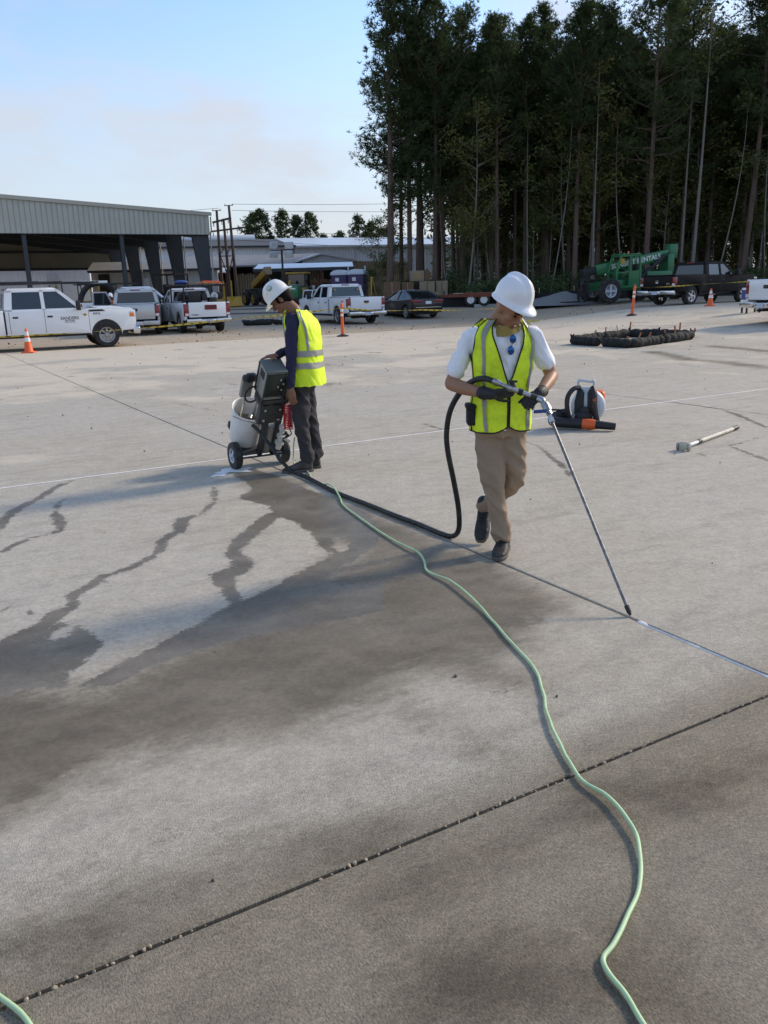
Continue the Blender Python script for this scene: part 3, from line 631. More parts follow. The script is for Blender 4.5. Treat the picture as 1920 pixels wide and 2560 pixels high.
gb = thing('gable_building', 'grey gable-ended building with ribbed side wall behind portable toilets', 'building', (-6.6, 77.0, 0), R(14))
mb = MB(); mb.prism([(0, 0.5), (4.6, 0.5), (4.6, 4.0), (1.7, 4.55), (0, 4.1)], 0, 0.15, 'y'); mb.build('gable_wall', 'metal_grey', gb, smooth=None)
mb = MB(Matrix.Translation((4.6, 0, 0)) @ rotm(0, 0, R(40))); ribbed(mb, 9, 0.5, 4.0); mb.build('side_wall', 'board_tan', gb, smooth=None)
mb = MB(); mb.prism([(-0.3, 4.05), (1.7, 4.60), (4.9, 4.02), (4.9, 4.14), (1.7, 4.74), (-0.3, 4.18)], -0.3, 9, 'y'); mb.build('roof', 'roof_light', gb, smooth=None)
mb = MB(); mb.box((1.6, -0.05, 2.2), (1.2, 0.08, 2.4)); mb.build('door', 'black_plastic', gb)

# asphalt lane beyond the parked trucks
mb = MB(); N_ = 24
for i in range(N_+1):
    x = -40+i*(37/N_)
    for y in (50.0+0.1*math.sin(i), 53.5, 57.5, 63.0): mb.v.append((x, y, tz(x, y)-0.022))
mb.f = [(4*i+j, 4*i+4+j, 4*i+5+j, 4*i+1+j) for i in range(N_) for j in range(3)]
struct(mb.build('asphalt_road', 'asphalt', smooth=60))

# ------------------------------------------------------------------ utility structure and wires
up_ = thing('utility_pole_structure', 'three weathered wooden utility poles braced together with cross-arms', 'utility pole', (-13.0, 75.0, 0.6))
def pole(parent, x0, x1, z, r=0.13):
    mb = MB(); mb.tube([(x0, 0, 0), ((x0+x1)/2, 0, z/2), (x1, 0, z)], [r*1.15, r, r*0.8], 9); mb.build('pole', 'pole_wood', parent)
pole(up_, -0.52, -0.5, 7.75); pole(up_, 0.15, 0.03, 7.05); pole(up_, 0.75, 0.56, 8.12)
mb = MB(); mb.bar((-0.9, -0.16, 6.75), (0.72, -0.16, 7.08), 0.12, 0.16); mb.build('cross_arm', 'pole_wood', up_)
mb = MB(); mb.bar((-1.1, -0.17, 6.02), (1.9, -0.17, 6.30), 0.10, 0.14); mb.build('cross_arm', 'pole_wood', up_)
mb = MB()
for a, b in (((-0.5, -0.15, 4.1), (0.1, -0.15, 4.9)), ((0.1, -0.15, 4.1), (0.6, -0.15, 4.9)), ((0.12, -0.15, 2.3), (-0.5, -0.15, 4.2)), ((0.12, -0.15, 2.3), (0.68, -0.15, 4.2)), ((-0.5, -0.15, 4.0), (0.65, -0.15, 4.0))): mb.bar(a, b, 0.06, 0.08)
mb.build('brace', 'pole_wood', up_)
for x, z in ((-0.5, 7.7), (0.56, 8.08)):
    mb = MB(); mb.bar((x-0.35, -0.1, z), (x+0.4, -0.1, z+0.02), 0.05, 0.06); mb.tube([(x-0.3, -0.1, z), (x-0.3, -0.1, z+0.14)], 0.03, 6); mb.tube([(x+0.34, -0.1, z), (x+0.34, -0.1, z+0.14)], 0.03, 6); mb.build('pin_arm', 'pole_wood', up_)
for x, z in ((-0.8, 6.7), (-0.1, 6.85), (0.45, 6.95), (-0.9, 5.95), (0.3, 6.1), (1.2, 6.15)):
    mb = MB(); mb.lathe([(0.02, 0), (0.05, -0.05), (0.03, -0.1), (0.05, -0.15), (0.03, -0.2), (0.05, -0.25), (0.02, -0.3)], 8, Matrix.Translation((x, -0.17, z))); mb.build('insulator', 'steel', up_)
WIRES = [((-13.3, 75, 8.5), (-75, 70, 9.5), 1.2), ((-12.2, 75, 8.8), (30, 88, 10.3), 0.5), ((-12.2, 75, 8.3), (30, 88, 9.3), 0.5), ((-12.0, 75, 6.7), (30, 86, 6.9), 0.7), ((-11.6, 75, 6.5), (30, 86, 6.4), 0.7), ((-13.9, 75, 6.6), (-60, 70, 6.0), 1.0), ((-12.0, 75, 5.9), (30, 86, 4.9), 0.6)]
for a, b, sag in WIRES:
    a, b = Vector(a), Vector(b); mb = MB(); mb.tube([a.lerp(b, i/16)-Vector((0, 0, sag*4*(i/16)*(1-i/16))) for i in range(17)], 0.014, 4)
    tag(mb.build('power_line', 'black_plastic'), 'thin dark power line strung from the utility poles across the sky', 'power line', 'power lines at the utility poles')

# ------------------------------------------------------------------ yard equipment
def zt(x, y): return tz(x, y)-0.03
lt = thing('light_tower', 'dark mast light tower with four white floodlights', 'light tower', (-6.1, 56, zt(-6.1, 56)))
mb = MB(); mb.box((0, 0, 0.45), (1.0, 1.6, 0.5)); mb.build('base', 'dark_iron', lt, bevel=0.03)
mb = MB(); mb.bar((0, 0, 0.6), (0, 0, 2.2), 0.18); mb.bar((0, 0, 2.2), (0, 0, 3.55), 0.12); mb.build('mast', 'dark_iron', lt)
mb = MB(); mb.bar((-0.75, -0.05, 3.5), (0.75, -0.05, 3.52), 0.06); mb.build('cross_bar', 'dark_iron', lt)
for x, z, rz_, rx_ in ((-0.5, 3.25, 0.7, 0.5), (0.45, 3.25, -0.35, 0.5), (-0.48, 3.8, 0.8, 0.2), (0.5, 3.78, -0.2, 0.2)):
    M_ = TR((x, -0.12, z), rx_, 0, rz_); mb = MB(M_); mb.box((0, 0, 0), (0.56, 0.16, 0.42), top=(1, 1)); mb.box((0, 0.14, 0), (0.34, 0.14, 0.26)); f_ = mb.build('floodlight', 'metal_grey', lt, bevel=0.02)
    mb = MB(M_); mb.box((0, -0.085, 0), (0.48, 0.02, 0.34)); mb.build('lens', 'lamp_lens', f_)
def wheel_parts(name, parent, loc, rad, w, rim='rim_grey', axis_rz=0.0, spokes=6, mat='rubber', rimr=0.60):
    """wheel with its axle along local y"""
    wh = bpy.data.objects.new(name, None); C.objects.link(wh); wh.parent = parent; wh.location = loc; wh.rotation_euler = (0, 0, axis_rz); wh.empty_display_size = 0.1
    key = ('wh', round(rad, 3), round(w, 3), rim, spokes, mat, rimr)
    if key not in MESHCACHE:
        A = rotm(R(90)); mb = MB(A); h = w/2; rr_ = rad*rimr
        mb.lathe([(rr_, -h*0.86), (rad*0.86, -h), (rad*0.96, -h*0.88), (rad, -h*0.6), (rad, -h*0.2), (rad*0.985, -h*0.17), (rad*0.985, -h*0.05), (rad, 0), (rad*0.985, h*0.05), (rad*0.985, h*0.17), (rad, h*0.2), (rad, h*0.6), (rad*0.96, h*0.88), (rad*0.86, h), (rr_, h*0.86), (rr_, -h*0.86)], 28, caps=False)
        t_ = mb.mesh('tyre', 30); t_.materials.append(MATS[mat])
        mb = MB(A); mb.lathe([(rr_*0.99, -h*0.84), (rr_*1.04, -h*0.90), (rr_*0.92, -h*0.80), (rr_*0.86, -h*0.50), (rr_*0.84, h*0.4), (0.001, h*0.4)], 28, caps=False)
        mb.lathe([(rr_*0.99, h*0.84), (rr_*1.04, h*0.90), (rr_*0.92, h*0.80), (rr_*0.86, h*0.50)], 28, caps=False)
        for s_ in (-1, 1):
            mb.lathe([(rr_*0.30, s_*h*0.80), (rr_*0.24, s_*h*0.92), (0.001, s_*h*0.95)], 16, caps=False)
            for i in range(spokes):
                t0 = 2*PI*i/spokes; d = PI/spokes*0.52
                p = [(rr_*0.26*math.cos(t0-d), rr_*0.26*math.sin(t0-d)), (rr_*0.88*math.cos(t0-d*0.6), rr_*0.88*math.sin(t0-d*0.6)), (rr_*0.88*math.cos(t0+d*0.6), rr_*0.88*math.sin(t0+d*0.6)), (rr_*0.26*math.cos(t0+d), rr_*0.26*math.sin(t0+d))]
                mb.prism(p, s_*h*0.55, s_*h*0.78, 'z')
        r_ = mb.mesh('rim', 35); r_.materials.append(MATS[rim])
        MESHCACHE[key] = (t_, r_)
    t_, r_ = MESHCACHE[key]; child('tyre', t_, wh); child('rim', r_, wh)
    return wh
MESHCACHE = {}
gn = thing('generator_trailer', 'green wheeled generator trailer with yellow emblem', 'generator', (-5.3, 53.6, zt(-5.3, 53.6)), R(-6))
mb = MB(); mb.box((0, 0, 0.92), (0.95, 1.5, 0.82)); mb.build('housing', 'green_paint', gn, bevel=0.03)
mb = MB(); mb.box((0, 0, 1.345), (0.99, 1.54, 0.02)); mb.build('lid', 'metal_grey', gn)
mb = MB(); mb.box((-0.30, -0.755, 0.95), (0.25, 0.012, 0.5)); mb.build('side_panel', 'metal_grey', gn)
mb = MB(); mb.lathe([(0.07, 0), (0.07, 0.01)], 14, TR((-0.03, -0.752, 1.1), R(90))); mb.build('emblem', 'yellow', gn)
mb = MB(); mb.box((0.2, -0.756, 1.12), (0.26, 0.008, 0.08)); mb.build('sticker', 'print_white', gn)
mb = MB(); mb.box((0, 0, 0.46), (0.9, 1.4, 0.08)); mb.bar((0, -0.7, 0.45), (0.5, -1.3, 0.35), 0.06); mb.build('chassis', 'dark_iron', gn)
wheel_parts('wheel', gn, (0.42, -0.55, 0.33), 0.33, 0.18, axis_rz=R(90)); wheel_parts('wheel', gn, (-0.42, -0.5, 0.33), 0.33, 0.18, axis_rz=R(90))
wd = thing('welder_cart', 'small grey steel machine on a hand cart beside the generator', 'machine', (-4.1, 51.5, zt(-4.1, 51.5)), R(-20))
mb = MB(); mb.box((0, 0, 0.16), (0.75, 0.55, 0.08)); mb.box((0.08, 0, 0.62), (0.5, 0.42, 0.5)); mb.build('body', 'dark_iron', wd, bevel=0.02)
mb = MB(); mb.box((0.06, -0.215, 0.78), (0.4, 0.02, 0.16)); mb.build('control_panel', 'metal_white', wd)
mb = MB()
for x in (-0.3, 0.28): mb.tube([(x-0.06, -0.2, 0.2), (x, -0.24, 0.9), (x+0.05, -0.2, 1.12), (x+0.2, 0.1, 1.15)], 0.03, 8)
mb.tube([(-0.25, -0.2, 1.12), (0.33, -0.2, 1.12)], 0.03, 8); mb.build('frame', 'metal_white', wd)
for x in (-0.3, 0.35): wheel_parts('wheel', wd, (x, -0.2, 0.1), 0.1, 0.06)

# portable toilets
pm('toilet_purple', (0.055, 0.028, 0.12), 0.45, 0, 0.08, 2)
pm('toilet_white', (0.66, 0.72, 0.80), 0.45, 0, 0.05, 2)
def toilet(x, y, rz, label):
    t = thing('portable_toilet', label, 'toilet', (x, y, zt(x, y)), rz, 'portable toilets by the forest')
    mb = MB(); mb.box((0, 0, 0.08), (1.14, 1.16, 0.16)); mb.build('skid', 'dark_iron', t)
    mb = MB(); mb.box((0, 0, 1.07), (1.10, 1.10, 1.86)); mb.build('cabin', 'toilet_purple', t, bevel=0.03)
    arch = [(0.5*math.cos(a), 1.86+0.30*math.sin(a)) for a in np.linspace(0, PI, 12)]
    mb = MB(); mb.prism([(-0.5, 0.2)]+[(0.5, 0.2)]+arch, -0.575, -0.55, 'y'); d = mb.build('door', 'toilet_purple', t, smooth=30)
    mb = MB(); mb.box((-0.12, -0.585, 1.62), (0.26, 0.016, 0.24)); mb.build('sign', 'print_white', d)
    mb = MB(); mb.box((0.4, -0.60, 1.15), (0.05, 0.05, 0.14)); mb.build('handle', 'steel', d)
    rf = [(0.62*math.cos(a), 1.98+0.30*math.sin(a)) for a in np.linspace(0, PI, 12)]
    mb = MB(); mb.prism([(-0.62, 1.92), (0.62, 1.92)]+rf[1:-1], -0.62, 0.60, 'y'); mb.build('roof', 'toilet_white', t, bevel=0.03, smooth=40)
    mb = MB(); mb.tube([(0.42, 0.45, 2.0), (0.42, 0.45, 2.5)], 0.05, 8); mb.build('vent_pipe', 'toilet_white', t)
    return t
toilet(-2.55, 60.6, R(-14), 'purple portable toilet with white roof, half hidden by its twin')
toilet(-1.35, 59.6, R(-14), 'purple portable toilet with white roof, closer to the stacked boxes')

# stacked crates and job boxes at the forest edge
pm('box_brown', (0.15, 0.088, 0.05), 0.85, 0, 0.15, 3)
pm('box_tan', (0.26, 0.205, 0.135), 0.85, 0, 0.12, 3)
def crate(x, y, z, d, mat, label, rz=0.0):
    t = thing('crate', label, 'crate', (x, y, z), rz, 'crates stacked by the trees')
    mb = MB(); mb.box((0, 0, d[2]/2), (d[0], d[1], d[2])); mb.build('carton', mat, t, bevel=0.015, seg=1)
    mb = MB(); mb.box((0, -d[1]/2-0.004, d[2]*0.5), (d[0]*0.07, 0.008, d[2]*0.98)); mb.build('tape_strip', 'box_tan' if mat == 'box_brown' else 'box_brown', t)
    return t
zc = zt(2, 52.4)
crate(0.86, 52.4, zc, (1.05, 0.8, 0.72), 'box_brown', 'brown crate at the bottom of the stack near the toilets')
crate(0.86, 52.4, zc+0.72, (1.0, 0.8, 0.70), 'box_brown', 'brown crate on top of the stack near the toilets')
crate(1.86, 52.5, zc, (0.78, 0.7, 0.70), 'box_brown', 'lower brown crate behind the black sedan roof')
crate(1.81, 52.5, zc+0.70, (0.74, 0.7, 0.68), 'box_brown', 'upper brown crate beside the grey job box')
crate(3.03, 52.4, zc, (1.1, 0.8, 0.76), 'box_tan', 'tan crate low beside the flatbed trailer')
crate(2.99, 52.4, zc+0.76, (0.9, 0.8, 0.64), 'box_tan', 'tan crate stacked beside the lidded job box')
crate(3.89, 52.6, zc+0.0, (0.70, 0.7, 1.40), 'box_tan', 'tall tan crate closest to the trailer drawbar')
jb = thing('job_box', 'tan steel job box with sloped lid and yellow lettering', 'job box', (2.42, 53.1, zc+1.32), R(3))
mb = MB(); mb.box((0, 0, -0.62), (0.85, 0.8, 1.4)); mb.build('stand', 'dark_brown', jb)
mb = MB(); mb.prism([(-0.42, 0.1), (0.40, 0.1), (0.40, 0.72), (-0.42, 0.72)], -0.45, 0.5, 'y'); mb.build('box', 'box_tan', jb, bevel=0.02)
mb = MB(); mb.bar((0.42, -0.3, 0.72), (0.72, -0.3, 0.2), 0.03, 0.5); mb.build('lid', 'box_brown', jb)
for z_, w_ in ((0.52, 0.36), (0.36, 0.30)):
    for q in range(4):
        mb = MB(); mb.box((-w_/2+w_*(q+0.5)/4, -0.454, z_), (w_/4*0.6, 0.008, 0.09)); mb.build('faded_letter', 'yellow', jb)
# yellow survey tripod
tp = thing('survey_tripod', 'thin yellow tripod standing between toilets and crates', 'tripod', (-0.35, 53.0, zt(-0.35, 53)))
for a in (0.3, 2.4, 4.5):
    mb = MB(); mb.bar((0.42*math.cos(a), 0.42*math.sin(a), 0), (0.03*math.cos(a), 0.03*math.sin(a), 1.65), 0.05, 0.03); mb.build('leg', 'yellow', tp)
mb = MB(); mb.lathe([(0.09, 1.62), (0.09, 1.7), (0.04, 1.72)], 10); mb.build('head', 'yellow', tp)

# steel racks of parts under the canopy
def rack(x, y, rz, label, w=2.6):
    t = thing('storage_rack', label, 'rack', (x, y, zt(x, y)), rz, 'red storage racks under the canopy')
    for sx in (-w/2, w/2):
        for sy in (-0.4, 0.4):
            mb = MB(); mb.bar((sx, sy, 0), (sx, sy, 1.9), 0.08); mb.build('upright', 'rust_red', t)
    for z in (0.35, 0.95, 1.5):
        mb = MB(); mb.bb((-w/2, -0.42, z-0.05), (w/2, 0.42, z+0.03)); s_ = mb.build('shelf', 'rust_red', t)
        r3 = random.Random(int(z*100)+int(x*10)); mb = MB()
        q = -w/2+0.15
        while q < w/2-0.2:
            a = r3.uniform(0.12, 0.3); h = r3.uniform(0.1, 0.36); mb.box((q+a/2, r3.uniform(-0.2, 0.1), z+0.035+h/2), (a*0.85, 0.3, h)); q += a+r3.uniform(0, 0.15)
        stuff(mb.build('stored_parts', r3.choice(['box_brown', 'dark_iron', 'metal_grey']), t))
    for q in (-0.8, 0.1, 0.95):
        mb = MB(); mb.box((q, -0.44, 1.18), (0.2, 0.02, 0.26)); mb.build('notice', 'print_white', t)
rack(-3.9, 63.5, R(2), 'rusty red storage rack of parts beside portable toilets')
rack(-6.9, 64.2, R(2), 'rusty red storage rack behind the yellow tractor')

# yellow telescopic lift, backhoe tractor, yellow attachments under the roofs
lf = thing('boom_lift', 'yellow and black telescopic lift with raised boom in the yard', 'lift', (-8.6, 63.0, zt(-8.6, 63)), R(-60))
mb = MB(); mb.box((0, 0, 0.85), (2.4, 1.4, 0.7)); mb.build('chassis', 'dark_iron', lf, bevel=0.05)
mb = MB(); mb.bar((-1.3, 0, 1.3), (1.6, 0, 2.35), 0.42, 0.46); mb.build('boom', 'yellow', lf, bevel=0.03)
mb = MB(); mb.bar((1.55, 0, 2.33), (1.75, 0, 2.40), 0.52, 0.56); mb.build('boom_head', 'board_tan', lf, bevel=0.02)
mb = MB(); mb.box((-0.2, 0.5, 1.55), (0.9, 0.4, 0.8)); mb.build('cab', 'dark_iron', lf, bevel=0.04)
for x in (-0.8, 0.85):
    for y in (-0.8, 0.8): wheel_parts('wheel', lf, (x, y, 0.48), 0.48, 0.34, rim='yellow', spokes=5)
tr = thing('backhoe_tractor', 'yellow tractor with dark glazed cab parked under the canopy edge', 'tractor', (-5.5, 60.5, zt(-5.5, 60.5)), R(82))
mb = MB(); mb.box((0.5, 0, 0.95), (2.3, 1.1, 0.6)); mb.box((-0.9, 0, 0.9), (0.5, 1.7, 0.5)); mb.build('body', 'yellow', tr, bevel=0.05)
mb = MB()
for x in (-0.85, 0.5):
    for y in (-0.62, 0.62): mb.bar((x, y, 1.15), (x*0.9, y*0.95, 2.08), 0.09)
mb.build('cab_post', 'black_plastic', tr)
mb = MB(); mb.box((-0.17, 0, 1.62), (1.25, 1.18, 0.85)); mb.build('cab_glass', 'auto_glass', tr)
mb = MB(); mb.box((-0.17, 0, 2.13), (1.6, 1.42, 0.12)); mb.build('cab_roof', 'yellow', tr, bevel=0.03)
for x, y, r_ in ((-0.75, -0.8, 0.62), (-0.75, 0.8, 0.62), (1.3, -0.75, 0.42), (1.3, 0.75, 0.42)): wheel_parts('wheel', tr, (x, y, r_), r_, 0.36, rim='yellow', spokes=5)
mb = MB(); mb.bar((-1.3, 0.2, 0.7), (-1.9, 0.2, 1.6), 0.16); mb.bar((-1.9, 0.2, 1.6), (-2.3, 0.2, 0.9), 0.13); mb.build('digger_arm', 'yellow', tr)
def bucket_att(x, y, rz, label):
    t = thing('loader_bucket', label, 'bucket', (x, y, zt(x, y)), rz, 'yellow machine attachments in the yard')
    mb = MB(); mb.prism([(0, 0), (0.7, 0), (0.8, 0.1), (0.55, 0.7), (0.45, 0.7), (0.62, 0.14), (0.05, 0.1)], -0.9, 0.9, 'y'); mb.build('shell', 'yellow', t, smooth=None)
    for s_ in (-0.9, 0.86):
        mb = MB(); mb.prism([(0, 0.0), (0.7, 0), (0.8, 0.1), (0.55, 0.7), (0.4, 0.7)], s_, s_+0.04, 'y'); mb.build('side_plate', 'yellow', t, smooth=None)
    for s_ in (-0.25, 0.25):
        mb = MB(); mb.bar((0.62, s_, 0.4), (0.9, s_, 1.7), 0.1); mb.build('lift_arm', 'yellow', t)
bucket_att(-10.0, 57.5, R(-80), 'yellow steel loader bucket behind the white truck with ladder rack')
bucket_att(-18.2, 55.5, R(-70), 'yellow steel loader bucket beneath the open shed')
bucket_att(-20.6, 56.5, R(-110), 'yellow attachment half hidden behind the open truck door')
# excavator arm and dark machinery silhouettes under the shed
def machine(x, y, rz, label, s=1.0):
    t = thing('yard_machine', label, 'machine', (x, y, zt(x, y)), rz, 'dark machines under the open shed'); t.scale = (s, s, s)
    mb = MB(); mb.box((0, 0, 0.65), (2.2, 1.5, 0.7)); mb.build('body', 'dark_iron', t, bevel=0.06)
    mb = MB()
    for a in (-0.9, 0.9): mb.bar((a, -0.6, 1.0), (a, -0.6, 2.1), 0.07); mb.bar((a, 0.6, 1.0), (a, 0.6, 2.1), 0.07)
    mb.bar((-0.9, -0.6, 2.1), (0.9, -0.6, 2.1), 0.07); mb.bar((-0.9, 0.6, 2.1), (0.9, 0.6, 2.1), 0.07); mb.bar((-0.9, -0.6, 2.1), (-0.9, 0.6, 2.1), 0.07); mb.bar((0.9, -0.6, 2.1), (0.9, 0.6, 2.1), 0.07); mb.build('roll_cage', 'dark_iron', t)
    mb = MB(); mb.box((-0.2, 0, 1.25), (0.6, 0.6, 0.5)); mb.build('seat', 'black_plastic', t, bevel=0.05)
    for xx in (-0.8, 0.8):
        for yy in (-0.8, 0.8): wheel_parts('wheel', t, (xx, yy, 0.38), 0.38, 0.26, spokes=5)
machine(-19.3, 50.2, R(20), 'dark loader with roll cage behind the white crew-cab truck')
machine(-14.8, 62.0, R(-30), 'dark machine with roll cage deep under the shed', 1.1)
ex = thing('excavator_arm', 'black curved excavator arm resting under the shed roof', 'excavator arm', (-16.3, 50.5, zt(-16.3, 50.5)), R(8))
mb = MB(); mb.tube(spline([(-1.2, 0, 0.0), (-1.15, 0, 0.9), (-0.7, 0, 1.7), (0.1, 0, 1.95), (0.8, 0, 1.6), (1.2, 0, 0.9), (1.25, 0, 0.3)], 5), 0.16, 8); mb.build('boom', 'dark_iron', ex)
mb = MB(); mb.prism([(0.95, 0.0), (1.65, 0.05), (1.5, 0.5), (1.1, 0.55)], -0.3, 0.3, 'y'); mb.build('bucket', 'dark_iron', ex, bevel=0.03)

# ------------------------------------------------------------------ vehicles (local x forward, y left, z up, origin mid-wheelbase on the ground)
def arc(cx, r, a0=180, a1=0, n=12, cz=0.42):
    return [(cx+r*math.cos(R(a0+(a1-a0)*i/n)), cz+r*math.sin(R(a0+(a1-a0)*i/n))) for i in range(n+1)]
def strips(mb, polys, P, out=0.014, inn=-0.03):
    for poly in polys:
        a = [P(x, t, out) for x, t in poly]; b = [P(x, t, inn) for x, t in poly]; n = len(a)
        mb._add(a+b, [tuple(range(n)), tuple(range(2*n-1, n-1, -1))]+[(i, i+n, (i+1) % n+n, (i+1) % n) for i in range(n)])
def pickup(label, loc, head, paint='white_paint', wb=3.6, crew=True, W=2.0, ohf=0.95, ohr=1.25, hood=1.22, belt=1.22, roof=1.93, wr=0.40, bump='chrome', rim='rim_grey', spokes=6, cab=2.2, lamp='red', gname=None, tail_h=0.40, name='pickup_truck', clear=0.5, tonneau=False, flare=0.0, door_open=False):
    t = thing(name, label, 'pickup truck', loc, R(head), gname)
    xf, xr = wb/2, -wb/2                       # axles
    ar = wr+0.085
    xcf = xf-0.62                              # base of the windscreen
    xcr = xcf-cab                              # back of the cab
    xe = xr-ohr; xn = xf+ohf
    hw = W/2
    # front body and doors
    prof = [(xcr, clear-0.04)] + [(xf-ar-0.02, clear-0.04)] + arc(xf, ar, 180, 0, 12, wr+0.02) + [(xf+ar+0.03, clear), (xn-0.08, clear+0.02), (xn-0.02, clear+0.2), (xn, 0.85), (xn-0.03, hood-0.10), (xn-0.16, hood-0.02), (xf+0.1, hood+0.04), (xcf+0.05, belt+0.03), (xcr, belt+0.03)]
    mb = MB(); mb.prism(prof, -hw, hw, 'y'); body = mb.build('body', paint, t, bevel=0.045, seg=3, smooth=50)
    mb = MB(); mb.prism([(xf+0.2, hood+0.005), (xn-0.35, hood-0.03), (xn-0.35, hood+0.005), (xf+0.2, hood+0.055), (xcf+0.3, hood+0.07), (xcf+0.3, hood+0.02)], -hw*0.62, hw*0.62, 'y'); mb.build('hood', paint, t, bevel=0.02, seg=2)
    # dark underbody and wheel wells
    mb = MB(); mb.bb((xe+0.25, -hw+0.22, clear-0.12), (xn-0.25, hw-0.22, clear+0.12)); mb.bb((xf-ar, -hw+0.06, wr), (xf+ar, hw-0.06, wr+ar-0.02)); mb.bb((xr-ar, -hw+0.09, wr), (xr+ar, hw-0.09, wr+ar-0.04))
    mb.bar((xr, -hw+0.3, wr), (xr, hw-0.3, wr), 0.14); mb.box((xr, 0, wr), (0.3, 0.32, 0.3)); mb.build('underbody', 'black_plastic', t)
    # cab glass, pillars, roof
    top_f, top_r = xcf-0.78, xcr+0.10; tw = hw-0.17; bw = hw-0.035; zb, zr = belt+0.02, roof-0.06
    def P(s):
        def f(x, tt, off): y = bw+(tw-bw)*tt; return (x, s*(y+off), zb+(zr-zb)*tt)
        return f
    g = 0.012
    mb = MB(); mb.loft([[(xcf-g, -bw+g, zb), (xcf-g, bw-g, zb), (xcr+g, bw-g, zb), (xcr+g, -bw+g, zb)], [(top_f-g, -tw+g, zr), (top_f-g, tw-g, zr), (top_r+g, tw-g, zr), (top_r+g, -tw+g, zr)]]); gl = mb.build('cab_glass', 'auto_glass', t, smooth=None)
    mb = MB()
    xm = [xcr+0.03+(xcf-xcr)*f_ for f_ in ((0.47,) if crew else ())]
    for s in (-1, 1):
        S = [[(xcf+0.02, -0.02), (top_f+0.04, 1), (top_f-0.10, 1), (xcf-0.15, -0.02)], [(xcr-0.01, -0.02), (top_r-0.01, 1), (top_r+0.20, 1), (xcr+0.22, -0.02)], [(xcr, -0.03), (xcf, -0.03), (xcf-0.08, 0.10), (xcr, 0.10)], [(top_r, 0.90), (top_f+0.08, 0.90), (top_f, 1.0), (top_r, 1.0)], [(xcf-0.20, 0.0), (xcf-0.02, 0.0), (xcf-0.2, 0.25), (xcf-0.30, 0.30)]]
        for x in xm: S.append([(x-0.055, 0), (x+0.055, 0), (x+0.045, 1), (x-0.065, 1)])
        strips(mb, S, P(s))
    # rear wall frame
    def Pr(y, tt, off): x = xcr+(top_r-xcr)*tt; return (x-off, y*(bw+(tw-bw)*tt), zb+(zr-zb)*tt)
    strips(mb, [[(-1.0, 0), (-0.86, 0), (-0.86, 1), (-1.0, 1)], [(1.0, 0), (1.0, 1), (0.86, 1), (0.86, 0)], [(-1, 0.86), (1, 0.86), (1, 1), (-1, 1)], [(-1, -0.03), (1, -0.03), (1, 0.14), (-1, 0.14)]], Pr)
    mb.build('pillars', paint, t, smooth=None)
    mb = MB(); mb.loft([[(top_f+0.05, -tw-0.015, zr-0.01), (top_f+0.05, tw+0.015, zr-0.01), (top_r-0.01, tw+0.015, zr-0.01), (top_r-0.01, -tw-0.015, zr-0.01)], [(top_f-0.12, -tw+0.10, roof), (top_f-0.12, tw-0.10, roof), (top_r+0.08, tw-0.10, roof), (top_r+0.08, -tw+0.10, roof)]]); mb.build('roof', paint, t, bevel=0.03, seg=2, smooth=50)
    mb = MB(); mb.box((top_r+0.0, 0, zr+0.01), (0.05, 0.42, 0.05)); mb.build('brake_light', 'red_lens', t, bevel=0.01)
    # doors: seams and handles
    mb = MB(); 
    for s in (-1, 1):
        for x in [xcr+0.12]+xm+[xcf+0.10]: mb.box((x, s*(hw+0.0005), (clear+belt)/2+0.02), (0.012, 0.004, belt-clear-0.02))
        mb.box((xcr-0.004, s*(hw-0.03), (clear+belt)/2+0.02), (0.03, 0.07, belt-clear))
    mb.build('door_seam', 'print_black', t)
    for s in (-1, 1):
        for x in ([xcr+0.30] if crew else []) + [(xm[0]+0.16) if crew else xcr+0.35]:
            mb = MB(); mb.box((x, s*(hw+0.008), belt-0.16), (0.16, 0.022, 0.055)); mb.build('door_handle', 'black_plastic', t, bevel=0.008)
        mb = MB(); mb.box((xcf-0.22, s*(hw+0.19), belt+0.16), (0.13, 0.22, 0.30)); mb.bar((xcf-0.2, s*(hw-0.04), belt+0.08), (xcf-0.2, s*(hw+0.12), belt+0.12), 0.05); m_ = mb.build('mirror', 'black_plastic', t, bevel=0.03)
    # bed
    bz = belt+0.07
    for s in (-1, 1):
        prof = [(xe+0.05, clear+0.05), (xe+0.04, bz), (xcr-0.035, bz), (xcr-0.035, clear-0.02), (xr+ar+0.02, clear-0.02)] + arc(xr, ar, 0, 180, 12, wr+0.02) + [(xr-ar-0.02, clear+0.02)]
        mb = MB(); mb.prism(prof, s*hw, s*(hw-0.10), 'y'); mb.build('bed_side', paint, t, bevel=0.03, seg=2, smooth=50)
        mb = MB(); mb.box(((xe+xcr)/2, s*(hw-0.055), bz+0.012), (xcr-xe-0.15, 0.09, 0.02)); mb.build('bed_rail', 'black_plastic', t)
        mb = MB(); mb.bb((xe+0.02, min(s*(hw+0.006), s*(hw-0.19)), belt-tail_h+0.0), (xe+0.16, max(s*(hw+0.006), s*(hw-0.19)), belt+0.02)); tl = mb.build('tail_light', 'red_lens', t, bevel=0.02)
        mb = MB(); mb.bb((xe+0.012, min(s*(hw-0.02), s*(hw-0.17)), belt-tail_h+0.03), (xe+0.03, max(s*(hw-0.02), s*(hw-0.17)), belt-tail_h+0.13)); mb.build('reverse_lamp', 'lamp_lens', tl)
        mb = MB(); mb.bb((xn-0.24, min(s*(hw+0.004), s*(hw-0.40)), hood-0.34), (xn+0.004, max(s*(hw+0.004), s*(hw-0.40)), hood-0.10)); hl = mb.build('headlight', 'lamp_lens', t, bevel=0.03)
